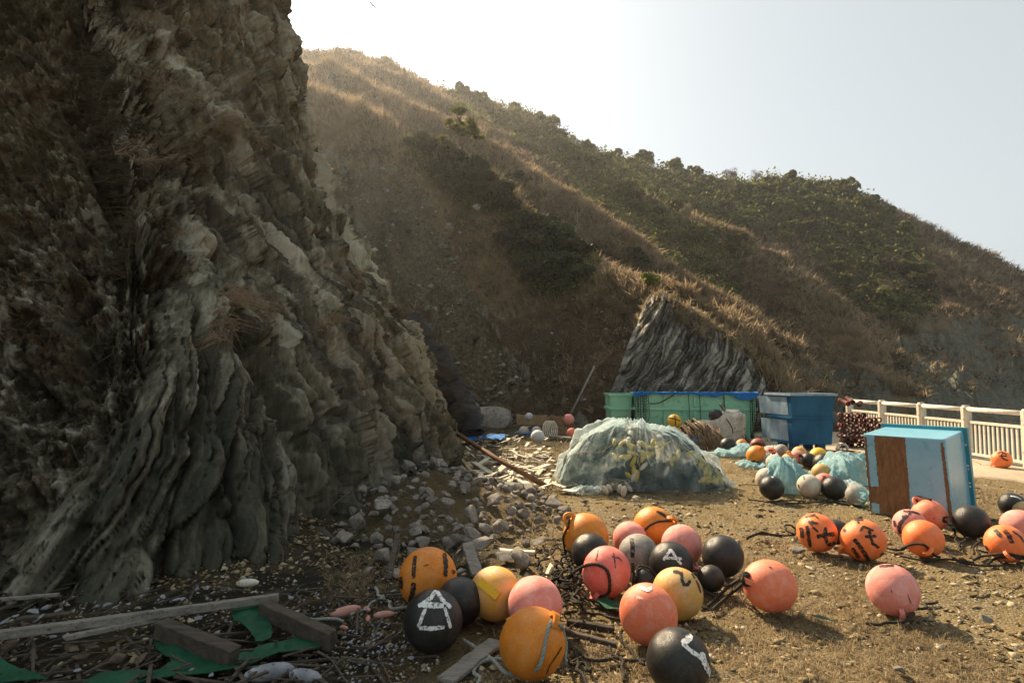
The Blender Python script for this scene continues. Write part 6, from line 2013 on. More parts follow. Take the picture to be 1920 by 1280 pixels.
# gravel bank sloping down from the cliff to the left of the rubble
def build_bank():
    n, m = 90, 50
    V = []
    U = np.linspace(0, 1, n); W = np.linspace(0, 1, m)
    for u in U:
        s = s_of(-3.0, 5.1) * (1 - u) + s_of(-1.85, 6.9) * u
        bx, by, nx, ny = cl_at(np.array([s]))
        for w in W:
            d = -0.35 + 1.15 * w
            x, y = float(bx[0] + nx[0] * d), float(by[0] + ny[0] * d)
            e = math.sin(math.pi * u) ** 0.5
            V.append((x, y, e * 0.34 * (1 - w) ** 1.4 - 0.03 + 0.03 * float(_LUMP(x * 5, y * 5)) + 0.015 * float(_LUMP(x * 17, y * 17))))
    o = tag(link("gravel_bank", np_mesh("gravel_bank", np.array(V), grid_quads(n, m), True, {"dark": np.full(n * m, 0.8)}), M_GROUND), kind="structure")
    return np.array(V)
BANK = build_bank()

# ------------------------------------------------------------------ gravel and straw on the yard: uncountable
def build_gravel():
    g = np.random.default_rng(51)
    def grit(name, P, r, mat, seed):
        gg = np.random.default_rng(seed)
        n = len(P)
        base = np.array([[1,0,0],[-1,0,0],[0,1,0],[0,-1,0],[0,0,1],[0,0,-1]], float)
        b = base[None] * gg.uniform(0.6, 1.25, (n, 6, 1)) + gg.normal(size=(n, 6, 3)) * 0.18
        a = gg.uniform(0, 6.28, n); c, s = np.cos(a), np.sin(a)
        x = b[..., 0] * c[:, None] - b[..., 1] * s[:, None]; y = b[..., 0] * s[:, None] + b[..., 1] * c[:, None]
        flat = gg.uniform(0.25, 0.65, n)[:, None]
        tx, ty = gg.normal(size=(n, 1)) * .3, gg.normal(size=(n, 1)) * .3
        z = b[..., 2] * flat + x * tx + y * ty
        v = np.stack([x, y, z], -1) * r[:, None, None] + P[:, None, :]
        f = np.array([[0,2,4],[2,1,4],[1,3,4],[3,0,4],[2,0,5],[1,2,5],[3,1,5],[0,3,5]])
        F = (np.arange(n)[:, None, None] * 6 + f[None]).reshape(-1, 3)
        me = np_mesh(name, v.reshape(-1, 3), F, False, {"tone": np.repeat(gg.uniform(0, 1, n), 6)})
        tag(link(name, me, mat), kind="stuff")
    t = NT("loose gravel")
    v = t.coord("Object")
    c = t.ramp(t.attr("tone"), [(0.0, (0.080, 0.058, 0.030)), (0.35, (0.21, 0.155, 0.080)), (0.65, (0.35, 0.27, 0.15)), (0.88, (0.47, 0.39, 0.25)), (1.0, (0.58, 0.52, 0.42))])
    c = t.mix(t.ramp(t.noise(v, 60, 4, 0.7), [(0.4, 0.5), (0.6, 0.0)]), c, (0.07, 0.055, 0.033))
    m = t.done(c, 0.9, 0.2)
    N = 40000
    y = 2.6 * (15.0 / 2.6) ** g.uniform(0, 1, N)
    x = g.uniform(-1, 1, N) * 0.92 * y
    keep = (x < 8.8) & (x > -3.4) & (fbm(x * 1.4, y * 1.4, x * 0, 3, 801) + g.uniform(-.5, .5, N) > -0.15) & ~((x > np.interp(y, [5, 8, 10, 12, 17], [9, 8.3, 7.0, 6.2, 5.4])) & (g.uniform(0, 1, N) > 0.10))
    x, y = x[keep], y[keep]
    r = np.clip(g.lognormal(-4.55, 0.60, len(x)), 0.004, 0.05) * np.clip(y / 5, 0.8, 1.6) ** 0.5
    P = np.stack([x, y, ground_z(x, y) + r * 0.15], -1)
    grit("gravel", P, r, m, 52)
    gb = np.random.default_rng(56)
    P = BANK[gb.integers(0, len(BANK), 2200)] + gb.normal(size=(2200, 3)) * np.array([.03, .03, 0.0])
    grit("bank_gravel", P, np.clip(gb.lognormal(-4.2, 0.6, len(P)), 0.005, 0.05), m, 57)
    # flat slate chips in the foreground
    N = 900
    y = 2.6 * (8.0 / 2.6) ** g.uniform(0, 1, N); x = g.uniform(-0.1, 1, N) * 0.9 * y
    r = g.uniform(0.012, 0.038, N)
    grit("slate_chips", np.stack([x, y, ground_z(x, y) + 0.006], -1), r, m, 53)
    # straw: fine dead grass lying about in patches
    N = 26000
    y = 2.6 * (14.0 / 2.6) ** g.uniform(0, 1, N); x = g.uniform(-0.35, 1, N) * 0.9 * y
    px, py = proj(np.stack([x, y, x * 0], -1))
    patch = fbm(x * 0.7, y * 0.7, x * 0, 4, 811) * 1.5 + 0.10
    patch += 0.9 * np.exp(-(((px - 1640) / 180) ** 2 + ((py - 1230) / 70) ** 2)) + 0.5 * np.exp(-(((px - 1500) / 130) ** 2 + ((py - 1150) / 60) ** 2)) + 0.8 * np.exp(-(((px - 990) / 90) ** 2 + ((py - 930) / 55) ** 2)) + 0.5 * np.exp(-(((px - 1130) / 130) ** 2 + ((py - 1200) / 70) ** 2))
    patch += 0.7 * np.exp(-(((px - 1390) / 50) ** 2 + ((py - 880) / 25) ** 2))
    keep = (patch + g.uniform(-.45, .45, N) > 0.62) & (x < np.interp(y, [5, 8, 10, 12, 17], [9, 8.3, 7.0, 6.2, 5.4]))
    P = np.stack([x, y, ground_z(x, y)], -1)[keep]
    tufts("straw", P, np.tile([0, 0, 1.0], (len(P), 1)), g.uniform(0.035, 0.11, len(P)) * np.clip(P[:, 1] / 5, 0.9, 1.5), M_STRAW, 6, 0.026, 54, 1.1, 0.3)
    N = 5200
    y = 3.0 * (19.0 / 3.0) ** g.uniform(0, 1, N); x = g.uniform(-0.55, 0.5, N) * y * 0.9
    px, py = proj(np.stack([x, y, x * 0], -1))
    w = np.exp(-(((px - 960) / 130) ** 2 + ((py - 860) / 70) ** 2)) * 1.3 + 0.5 * np.exp(-(((px - 1060) / 60) ** 2 + ((py - 1080) / 90) ** 2)) + 0.4 * (py < 830)
    keep = w + g.uniform(-.3, .3, N) > 0.35
    P = np.stack([x, y, ground_z(x, y)], -1)[keep]
    tufts("dead_weeds", P, np.tile([0, 0, 1.0], (len(P), 1)), g.uniform(0.06, 0.20, len(P)) * np.clip(P[:, 1] / 9, 0.7, 1.6), M_STRAWB, 7, 0.022, 55, 0.9, 0.35)
build_gravel()

# ------------------------------------------------------------------ timber, boards, poles
def timber(a, b, w, t, mat, label, name="plank", cat="plank", za=0.0, zb=0.0, roll=(0, 0, 1), bend=0.0):
    """worn plank between two pixels on the ground (at heights za, zb): slightly bowed, chipped ends"""
    A, B = G(a[0], a[1], za), G(b[0], b[1], zb)
    d = B - A
    g = random.Random(int(a[0] * 3 + a[1]))
    x = Vector(roll).cross(d.normalized()).normalized()
    z = d.normalized().cross(x)
    n = 8
    bm = bmesh.new()
    rings = []
    for i in range(n + 1):
        s = i / n
        c = A + d * s + z * (bend * math.sin(math.pi * s)) + x * g.uniform(-.004, .004)
        e = 0.0
        vs = [bm.verts.new(c + x * (sx * w / 2 * g.uniform(.94, 1.04)) + z * (sz * t / 2 * g.uniform(.92, 1.05)) + (d.normalized() * g.uniform(-.02, .02) if i in (0, n) else Vector())) for sx, sz in ((-1, -1), (1, -1), (1, 1), (-1, 1))]
        rings.append(vs)
    for i in range(n):
        for k in range(4):
            k2 = (k + 1) % 4
            bm.faces.new((rings[i][k], rings[i][k2], rings[i + 1][k2], rings[i + 1][k]))
    bm.faces.new(rings[0][::-1]); bm.faces.new(rings[-1])
    bmesh.ops.recalc_face_normals(bm, faces=bm.faces)
    bmesh.ops.bevel(bm, geom=[e for e in bm.edges], offset=0.004, segments=1, affect='EDGES')
    me = bpy.data.meshes.new(name); bm.to_mesh(me); bm.free()
    return tag(link(name, me, mat), label, cat)

def build_timber():
    T = timber
    T((-60, 1198), (520, 1120), .045, .05, M_WOODG, "long thin grey batten lying right across the green mesh", za=.14, zb=.13)
    T((120, 1196), (300, 1158), .035, .03, M_WOODG, "short pale batten just below the long thin one", za=.10, zb=.10)
    T((-40, 1127), (112, 1114), .03, .025, M_WOODG, "short grey batten near the cliff foot at far left", za=.06, zb=.06)
    T((300, 1176), (440, 1232), .085, .10, M_WOODD, "thick dark beam slanting down over the green mesh", "beam", "beam", za=.11, zb=.08)
    T((492, 1140), (624, 1200), .075, .10, M_WOODD, "thick dark beam at the right corner of the green mesh", "beam", "beam", za=.11, zb=.08)
    T((30, 1160), (130, 1150), .05, .02, M_WOODD, "dark strip of wood among the foam scraps", za=.05, zb=.05)
    T((832, 1278), (932, 1200), .11, .025, M_WOODG, "grey plank pointing from the bottom edge to the yellow float", za=.02, zb=.02)
    T((876, 1018), (896, 1078), .10, .03, M_WOODG, "short grey plank leaning on the stones behind the yellow float", za=.18, zb=.03)
    T((745, 1000), (730, 1085), .045, .03, M_WOODD, "rotten dark post leaning left of the rubble", "post", "post", za=.25, zb=.02)
    T((938, 1032), (1002, 1036), .06, .03, M_BOARD, "pale plank end showing between the stones", za=.06, zb=.05)
    T((1036, 1056), (1022, 1086), .09, .02, M_BOARD, "white board stub beside the black ropes", za=.14, zb=.02)
    T((1040, 1178), (1155, 1208), .035, .03, M_WOODD, "thin dark stick below the pink float", "stick", "stick", za=.02, zb=.02)
    T((1068, 1166), (1150, 1180), .045, .04, M_ROPEK, "short black pipe lying on the straw", "pipe", "pipe", za=.02, zb=.02)
    # boards scattered behind the rubble
    T((888, 866), (926, 890), .11, .025, M_BOARD, "cream board nearest the cliff, tilted on the litter", "board", "board", za=.12, zb=.05)
    T((872, 884), (918, 884), .30, .02, M_BOARD, "wide cream panel lying flat beside the cliff foot", "board", "board", za=.05, zb=.05)
    T((866, 862), (888, 890), .06, .05, M_BOARDB, "short tan board on edge beside the wide cream panel", "board", "board", za=.14, zb=.08)
    T((932, 886), (952, 868), .12, .03, M_BOARD, "grey white board propped under the rusty pole", "board", "board", za=.06, zb=.16)
    T((908, 902), (926, 896), .10, .03, M_BOARD, "small cream offcut left of the grey white panel", "board", "board", za=.03, zb=.04)
    T((924, 914), (996, 920), .22, .02, M_BOARD, "large grey white panel propped before the pole", "board", "board", za=.10, zb=.10, roll=(0, -.7, .7))
    T((962, 928), (996, 930), .15, .02, M_WOODG, "dull grey panel below the large grey white one", "board", "board", za=.03, zb=.03, roll=(0, -.5, .8))
    T((978, 902), (1000, 910), .13, .02, M_BOARD, "cream scrap of board just above the pole's lower end", "board", "board", za=.05, zb=.05)
    T((880, 920), (926, 945), .10, .02, M_BOARD, "long cream plank lying on the edge of the rubble", "board", "board", za=.10, zb=.03)
    T((984, 948), (1004, 952), .12, .03, M_BOARD, "little cream board at the edge of the gravel", "board", "board", za=.02, zb=.02)
    T((1054, 918), (1082, 920), .16, .008, M_WHITE, "white sheet scrap on the straw left of the netting tail", "sheet", "sheet", za=.02, zb=.03)
    T((940, 852), (968, 853), .10, .02, M_WOODG, "grey plank far behind the pole", "board", "board", za=.04, zb=.04)
    T((1006, 855), (1036, 853), .08, .02, M_BOARD, "pale strip of board left of the netted heap", "board", "board", za=.04, zb=.04)
    T((895, 872), (916, 858), .09, .02, M_BOARD, "narrow cream board leaning up behind the tan board", "board", "board", za=.05, zb=.14)
    T((1000, 880), (1030, 870), .12, .02, M_BOARD, "cream board lying right of the rusty pole", "board", "board", za=.04, zb=.06)
    T((946, 898), (974, 890), .10, .02, M_WOODG, "grey weathered board under the middle of the rusty pole", "board", "board", za=.04, zb=.05)
    T((930, 940), (965, 955), .08, .025, M_BOARDB, "tan slat lying at the edge of the rubble", "board", "board", za=.03, zb=.03)
    T((970, 788), (1026, 790), .10, .42, M_BOARDB, "tan board on edge in front of the far boulder", "board", "board", za=.10, zb=.10)
    T((1036, 818), (1084, 822), .3, .05, M_WOODG, "pale blue grey board under the salmon float", "board", "board", za=.06, zb=.06)
    # rusty pole leaning out of the gully, and the far pole
    a, b = at(856, 812, 10.9), G(1026, 916)
    o = MB().tube([a, a.lerp(b, .5) + Vector((0, 0, -.015)), b + Vector((0, 0, .03))], .04, 10).build("rusty_pole", M_RUST, None, True)
    tag(o, "rusty brown pole slanting down from the cliff onto the litter", "pole")
    a, b = at(1115, 686, 17.0), at(1060, 796, 16.6)
    tag(MB().tube([a, a.lerp(b, .5), b], .03, 8).build("bare_pole", M_WOODG, None, True), "thin bare pole standing at a slant in the far gully", "pole")
    a, b = G(592, 982, .05), at(655, 922, 5.9)
    tag(MB().tube(spline([a, a.lerp(b, .5) + Vector((0, 0, .02)), b], 5), .006, 5).build("thin_branch", M_WOODG, None, True), "thin pale stick leaning on the foot of the cliff", "stick")
    # coil of brown hose, far
    c = at(1040, 800, 16.2)
    mb = MB()
    for k in range(9):
        r = .24 + .02 * math.sin(k)
        mb.tube([Vector((r * math.cos(q * .45) * .55 - .12 + .06 * k, -.12 + r * math.sin(q * .45) * .3 , r * math.sin(q * .45) + .28 + .02 * math.sin(k * 2))) for q in range(15)], .022, 6)
    o = mb.build("hose_coil", M_HOSE, None, True); o.location = (c.x, 16.2, 0)
    tag(o, "coil of brown hose below the faded pink float", "hose")
    mb = MB()
    for k in range(4):
        r = .22
        mb.tube([Vector((r * math.cos(q * .45) * .5 + .05 * k, r * math.sin(q * .45) * .3, r * math.sin(q * .45) + .22)) for q in range(15)], .016, 6)
    c = at(1026, 806, 15.6)
    o = mb.build("hose_coil", M_WFLOAT, None, True); o.location = (c.x, 15.6, 0)
    tag(o, "small coil of pale hose left of the brown coil", "hose")
build_timber()

# ------------------------------------------------------------------ torn green mesh, blue scraps, foam
def sheet(outline, z, label, name, cat, mat, seed, amp=0.02, t=0.004, cut=0.05):
    """thin sheet on the ground from an outline of places, rippled"""
    g = random.Random(seed)
    bm = bmesh.new()
    O = []
    n = len(outline)
    for i in range(n):
        a, b = G(*outline[i], z), G(*outline[(i + 1) % n], z)
        m = max(1, int((b - a).length / cut))
        for k in range(m): O.append(a.lerp(b, k / m) + Vector((g.uniform(-.008, .008), g.uniform(-.008, .008), 0)))
    f = bm.faces.new([bm.verts.new(p) for p in O])
    bmesh.ops.triangulate(bm, faces=[f])
    for _ in range(2):
        bmesh.ops.subdivide_edges(bm, edges=[e for e in bm.edges if e.calc_length() > cut * 1.3], cuts=1)
        bmesh.ops.triangulate(bm, faces=bm.faces)
    bm.verts.ensure_lookup_table()
    co = np.array([v.co[:] for v in bm.verts])
    dz = amp * fbm(co[:, 0] * 5, co[:, 1] * 5, co[:, 0] * 0, 3, seed) + amp
    for v, d in zip(bm.verts, dz): v.co.z += float(d)
    r = bmesh.ops.extrude_face_region(bm, geom=list(bm.faces))
    for v in [e for e in r["geom"] if isinstance(e, bmesh.types.BMVert)]: v.co.z += t
    bmesh.ops.recalc_face_normals(bm, faces=bm.faces)
    me = bpy.data.meshes.new(name); bm.to_mesh(me); bm.free()
    return tag(link(name, me, mat), label, cat)

def build_scraps():
    sheet([(285,1208),(318,1203),(372,1222),(425,1240),(470,1225),(540,1205),(600,1185),(565,1175),(520,1160),(525,1148),(600,1178),(622,1200),(618,1216),(520,1238),(430,1262),(330,1276),(200,1300),(120,1300),(190,1275),(300,1262),(322,1250),(300,1230)], 0.03,
          "large torn sheet of green plastic mesh under the dark beams", "green_mesh", "mesh", M_GNET, 5, 0.025)
    sheet([(432,1150),(470,1140),(502,1152),(508,1180),(510,1205),(478,1210),(470,1190),(440,1172)], 0.05, "torn green mesh flap between the two dark beams", "green_mesh", "mesh", M_GNET, 6, 0.03)
    sheet([(-20,1245),(40,1262),(90,1285),(-20,1300)], 0.03, "green mesh corner at the bottom left of the photo", "green_mesh", "mesh", M_GNET, 7, 0.03)
    sheet([(1118,1128),(1140,1126),(1164,1140),(1170,1150),(1140,1148)], 0.02, "green mesh scrap beside the pinkish red float", "green_mesh", "mesh", M_GNET, 8, 0.02)
    sheet([(1522,1161),(1540,1158),(1560,1166),(1562,1172),(1540,1168)], 0.02, "tiny bright green mesh strip on the gravel", "green_mesh", "mesh", M_GNET, 9, 0.02)
    sheet([(870,822),(892,816),(896,826),(880,830)], 0.08, "small blue tarp scrap nearest the cliff", "blue_tarp", "tarp", M_BNET, 10, .04)
    sheet([(898,824),(925,816),(948,818),(946,826),(932,828),(915,826)], 0.08, "larger blue tarp scrap in the far litter", "blue_tarp", "tarp", M_BNET, 11, .05)
    sheet([(965,810),(985,808),(1000,814),(985,816)], 0.06, "blue tarp scrap beside the white floats", "blue_tarp", "tarp", M_BNET, 12, .04)
    g = random.Random(77)
    FG = "grimy foam scraps at the foot of the cliff"
    spots = [(8,1178,13),(62,1160,16),(72,1172,14),(88,1150,10),(30,1168,12),(18,1205,10),(110,1155,9),(212,1118,9),(205,1122,6),(228,1118,6),(180,1150,11),(200,1145,9),(215,1150,13),(240,1142,7),(305,1130,9),(330,1136,12),(345,1134,9),
             (300,1140,7),(368,1114,7),(390,1112,8),(400,1120,6),(420,1116,6),(458,1095,6),(470,1090,6),(452,1100,5),(372,1170,10),(425,1172,11),(405,1196,7),(480,1132,7),(145,1272,12),(350,1276,12),(395,1278,10),(85,1190,8),(100,1205,9),(260,1150,6),(290,1150,6),
             (545,1130,7),(560,1138,6),(690,1255,8),(740,1230,7),(770,1245,8),(700,1235,6),(660,1275,6),(800,1258,6),(820,1250,5),(655,1215,5),(725,1205,4),(870,1150,5),(740,1000,4),(760,1006,4),(700,1012,4)]
    for x, y, rp in spots:
        p = G(x, y); r = rp * p.y / FPX * 0.85
        s = stone(p + Vector((0, 0, r * .4 + .03)), r, "grimy white foam scrap in the dark litter at the cliff foot", FG, "foam_scrap", M_FOAM, cat="foam")
        s.scale = (r * g.uniform(.9, 1.6), r * g.uniform(.7, 1.1), r * g.uniform(.4, .8))
    for x, y, rp, lab in ((135,1232,16,"brown driftwood lump at left with a knob on its end"), (172,1226,10,"small brown lump right of the knobbed one"), (205,1232,18,"rounded brown stone in the middle of the mesh hole"), (215,1258,26,"long brown driftwood lump lying on the green mesh"),
                          (265,1250,18,"flat brown driftwood piece with pale edge"), (150,1245,14,"dark grey lump below the knobbed driftwood"), (60,1245,15,"dark brown lump half under the green corner"), (20,1222,14,"dark brown lump at the left edge")):
        p = G(x, y); r = rp * p.y / FPX
        s = stone(p + Vector((0, 0, r * .35 + .03)), r, lab, None, "driftwood_lump", M_STONEB, cat="driftwood")
        s.scale = (r * 1.6, r * .8, r * .6)
    SP2 = spindle_mesh("long_float", 0.20, 0.034)
    def fl(x, y, mat, lab, rz, s=1.0, z=.035, tilt=0.1):
        ob = link("spindle_float", SP2, None)
        if not SP2.materials: SP2.materials.append(mat)
        ob.material_slots[0].link = 'OBJECT'; ob.material_slots[0].material = mat
        ob.location = G(x, y) + Vector((0, 0, z)); ob.rotation_euler = (math.pi / 2 - tilt, 0, rz); ob.scale = (s, s, s)
        tag(ob, lab, "float")
    fl(464, 1113, M_WFLOAT, "ivory spindle float at the upper end of the long batten", 1.4, .9, .08)
    fl(505, 1272, M_FOAM, "grey spindle float at the bottom edge right of the green mesh", 1.75, 1.3)
    fl(572, 1280, M_FOAM, "grey spindle float cut by the bottom edge beside the other", 1.1, 1.1)
    fl(648, 1160, M_PFLOAT, "faded pink spindle float left of the black banded orange float", 1.95, 1.0, .05)
    fl(720, 1163, M_PFLOAT, "short pink float piece behind the white marked black float", 1.6, .7, .04)
    fl(688, 1150, M_PFLOAT, "tiny pink float between the two larger pink ones", .6, .5, .03)
    fl(690, 1168, M_PFLOAT, "tiny pink float lying upright before the other", .2, .5, .03)
    fl(645, 1185, M_PFLOAT, "small reddish float below the faded pink spindle", .9, .4, .03)
    # dark litter: broken sticks and straps nobody could count
    gg = np.random.default_rng(91)
    mb = MB()
    for k in range(540):
        if k < 350:
            x, y = gg.uniform(-420, 760), gg.uniform(1105, 1320)
        else:
            x, y = gg.normal(965, 75), gg.normal(865, 32)
            if y < 800 or y > 935: continue
        p = G(x, y)
        a = gg.uniform(0, 3.14); l = gg.uniform(.04, .22) * (1 if k < 350 else 1.6)
        d = Vector((math.cos(a) * l, math.sin(a) * l, gg.uniform(-.04, .04)))
        q = p + Vector((0, 0, gg.uniform(.01, .06)))
        mb.beam(q - d, q + d, gg.uniform(.005, .02), gg.uniform(.004, .012))
    tag(mb.build("broken_sticks", M_WOODD), kind="stuff")
    mb = MB()
    for k in range(330):
        x, y = gg.normal(965, 62), gg.normal(868, 36)
        if y < 800 or y > 930: continue
        p = G(x, y); a = gg.uniform(0, 3.14); l = gg.uniform(.03, .16)
        d = Vector((math.cos(a) * l, math.sin(a) * l, gg.uniform(-.04, .04)))
        q = p + Vector((0, 0, gg.uniform(.02, .09)))
        mb.beam(q - d, q + d, gg.uniform(.02, .10), gg.uniform(.004, .012))
    tag(mb.build("pale_splinters", M_BOARD), kind="stuff")
    # white petals of shell and plastic in the dark corner
    mb = MB()
    for k in range(520):
        x, y = (gg.uniform(-350, 620), gg.uniform(1085, 1180)) if k < 300 else (gg.normal(700, 60), gg.normal(1215, 50))
        if y < 1080: continue
        p = G(x, y) + Vector((0, 0, gg.uniform(.02, .05)))
        r = gg.uniform(.004, .016)
        n = gg.normal(size=3) * .6 + np.array([0, -.2, 1]); n /= np.linalg.norm(n)
        nv_ = Vector(n); a = nv_.orthogonal().normalized(); b = nv_.cross(a)
        mb.add([p + a * r, p + b * r * .7, p - a * r, p - b * r * .7, p + nv_ * r * .4], [(0,1,4),(1,2,4),(2,3,4),(3,0,4)])
    tag(mb.build("white_litter", M_FOAM), kind="stuff")
build_scraps()

# ------------------------------------------------------------------ ropes
def lug_point(key, out=1.10):
    o, c, R_, ax, right, up, fwd = FLOATS[key]
    return c + ax * (R_ * out)

def build_ropes():
    # grey rope of the front heap
    l6 = lug_point("b6", 1.10)
    c6, R6, r6, u6, f6 = FLOATS["b6"][1], FLOATS["b6"][2], FLOATS["b6"][4], FLOATS["b6"][5], FLOATS["b6"][6]
    def on6(u, v, k=1.08):
        w = math.sqrt(max(0, 1 - u*u - v*v)); return c6 + (r6 * u + u6 * v + f6 * w) * (R6 * k)
    rope(None, .011, M_ROPEG, "grey rope hanging down the front of the large orange float and looping at its foot", cat="rope",
         raw=[l6 + f6 * .02, on6(.46, .42, 1.13), on6(.38, .1), on6(.30, -.25), on6(.15, -.6, 1.08), G(985, 1274) + Vector((0, 0, .03)), G(950, 1268) + Vector((0, 0, .02)), G(925, 1244) + Vector((0, 0, .02)), G(895, 1222) + Vector((0, 0, .02)), G(868, 1208) + Vector((0, 0, .03))], n=8)
    rope([(940,1236),(915,1236),(895,1250),(890,1275),(896,1300)], .011, M_ROPEG, "grey rope loop left of the large orange float")
    rope(None, .010, M_ROPEG, "grey rope end passing through the ear of the large orange float", raw=[l6 + f6 * .02, l6 + r6 * .05 - u6 * .03, on6(.85, .35, 1.1), on6(.98, .0, 1.06), on6(.95, -.4, 1.05), G(1062, 1245) + Vector((0, 0, .02))])
    rope([(775,1136,.03),(742,1138,.03),(718,1124,.02),(704,1102,.02)], .011, M_ROPEG, "grey rope curving left from the black banded orange float")
    rope([(742,1106,.02),(705,1126,.03),(672,1142,.02),(655,1152,.04)], .009, M_ROPEG, "thin grey rope running to the faded pink spindle float")
    rope([(560,1155,.04),(590,1158,.06),(625,1158,.05),(650,1166,.03)], .010, M_ROPEG, "grey rope end lying at the corner of the green mesh")
    # black ropes of the middle heap
    def B(pix, lab, r=.010, **k): return rope(pix, r, M_ROPEK, lab, group="black ropes tangled round the middle heap", **k)
    rg = random.Random(33)
    for k in range(15):
        x, y = rg.uniform(1025, 1082), rg.uniform(1015, 1130)
        th, cv = rg.uniform(0, 6.28), rg.uniform(-.9, .9)
        pts = []
        for q in range(16):
            pts.append((x, y, max(.005, .045 + .05 * math.sin(q * .9 + k))))
            th += cv + rg.uniform(-.5, .5)
            if rg.random() < .2: cv = rg.uniform(-1.0, 1.0)
            x += 9 * math.cos(th); y += 8 * math.sin(th)
            x = min(max(x, 1010), 1090); y = min(max(y, 1008), 1148)
        B(pts, "black rope in the tangle left of the middle heap", .008, n=4)
    B([(1000,1010),(1030,1012),(1062,1014),(1085,1030)], "black rope trailing left from the upturned ear")
    c9, R9, r9, u9, f9 = FLOATS["b9"][1], FLOATS["b9"][2], FLOATS["b9"][4], FLOATS["b9"][5], FLOATS["b9"][6]
    def on(k_, u, v, k=1.07):
        o, c, R_, ax, r_, u_, f_ = FLOATS[k_]
        w = math.sqrt(max(0, 1 - u*u - v*v)); return c + (r_ * u + u_ * v + f_ * w) * (R_ * k)
    rope(None, .012, M_ROPEK, "black rope looped over the pinkish red float", raw=[on("b9", -1.15, -.05, 1.15), on("b9", -.8, .16), on("b9", -.35, .20), on("b9", 0.0, .0), on("b9", .10, -.40), on("b9", .02, -.8, 1.1), lug_point("b9", 1.15)])
    rope(None, .011, M_ROPEK, "black rope standing between the pinkish red float and the grey one", raw=[on("b9", .98, .35, 1.08), on("b9", 1.0, -.1, 1.12), on("b9", .95, -.6, 1.12), G(1190, 1130) + Vector((0, 0, .04))])
    rope(None, .010, M_ROPEK, "black rope lying over the small black float under the grey one", raw=[on("b9", 1.05, -.2, 1.15), on("b13", -.3, .9, 1.15), on("b13", .5, .8, 1.15), on("b13", 1.1, .1, 1.1)])
    rope(None, .010, M_ROPEK, "black rope down the side of the orange float with the upturned ear", raw=[lug_point("b7", 1.05), on("b7", -.72, .35, 1.1), on("b7", -.93, .0, 1.06), on("b7", -.9, -.4, 1.06), G(1062, 1052) + Vector((0, 0, .03))])
    rope(None, .010, M_ROPEK, "black rope across the banded orange float at the back", raw=[lug_point("b12", 1.08), on("b12", .55, .30, 1.08), on("b12", .2, .25, 1.06), on("b12", -.2, .05, 1.06), on("b12", -.5, -.25, 1.06), on("b12", -.75, -.5, 1.06)])
    rope(None, .012, M_ROPEK, "knotted black rope pulled through the ear of the lone salmon float", raw=[lug_point("b21", 1.08), lug_point("b21", 1.25) - Vector((0, 0, .02)), G(1375, 1122) + Vector((0, 0, .05)), G(1335, 1146) + Vector((0, 0, .01))])
    rope(None, .012, M_ROPEK, "second black strand beside the lone salmon float's knot", raw=[lug_point("b21", 1.05) + Vector((0, 0, .03)), lug_point("b21", 1.28) + Vector((0, .02, 0)), G(1370, 1112) + Vector((0, 0, .06)), G(1328, 1138) + Vector((0, 0, .01))])
    mb = MB()
    kp = lug_point("b21", 1.16)
    for k in range(3): mb.tube([kp + Vector((.035 * math.cos(q * .8 + k), .03 * math.sin(q * 1.1), .035 * math.sin(q * .8 + k))) for q in range(9)], .011, 6)
    tag(mb.build("rope_knot", M_ROPEK, None, True), "thick black rope knot at the ear of the lone salmon float", "knot")
    B([(1056,1208),(1088,1228),(1118,1236),(1160,1234),(1214,1238)], "black rope running from the large orange float to the large black one", .011)
    B([(1170,1180,.02),(1176,1205),(1188,1228),(1206,1246)], "black rope along the foot of the big salmon float", .011)
    B([(1056,1190),(1075,1215),(1085,1250),(1100,1285)], "black rope running down to the bottom edge", .011)
    B([(1060,1150),(1090,1146),(1130,1152),(1166,1162)], "black rope above the short black pipe")
    B([(1062,1125),(1090,1122),(1120,1130),(1160,1150)], "black rope in front of the pinkish red float's foot")
    B([(1120,1258),(1100,1240),(1070,1240),(1056,1222)], "black rope looped low beside the large orange float")
    B([(1316,1102,.03),(1332,1112,.02),(1352,1126)], "black rope below the small shiny black float")
    B([(1060,1180),(1100,1195),(1135,1212),(1165,1240),(1180,1275)], "long black rope on the straw between the salmon and orange floats")
    # right
    def Rr(pix, lab, r=.010): return rope(pix, r, M_ROPEK, lab, group="black ropes lying along the right")
    Rr([(1500,1000),(1484,988,.02),(1474,984,.06),(1474,995,.05),(1490,1004,.02),(1440,1003),(1415,1000)], "black rope loop left of the float with bold strokes")
    Rr([(1405,1010,.02),(1418,1000,.05),(1440,1000,.03),(1470,1006)], "frayed black rope on the gravel left of the lettered floats", .014)
    Rr([(1655,1025),(1680,1030),(1700,1024,.03),(1718,1028,.05)], "black rope between the covered orange float and the plain one")
    rope(None, .011, M_ROPEK, "black rope knotted across the plain bright orange float", raw=[G(1690, 1034) + Vector((0, 0, .03)), on("b28", -.6, -.40, 1.08), on("b28", -.2, -.28, 1.1), on("b28", .1, -.35, 1.12), on("b28", .45, -.75, 1.1), G(1762, 1048) + Vector((0, 0, .02))])
    Rr([(1690,1040),(1730,1050),(1790,1050),(1830,1055)], "black rope in the shadow of the plain bright orange float")
    Rr([(1780,1040),(1800,1052),(1840,1060),(1880,1058)], "black rope below the black float on the gravel")
    rope(None, .012, M_ROPEK, "upper strand of rope drawn through the ear of the rightmost orange float", raw=[G(1826, 1054) + Vector((0, 0, .02)), on("b30", -.9, -.75, 1.15), on("b30", -.1, -.50, 1.15), on("b30", .9, -.45, 1.15), G(1960, 1044) + Vector((0, 0, .06))])
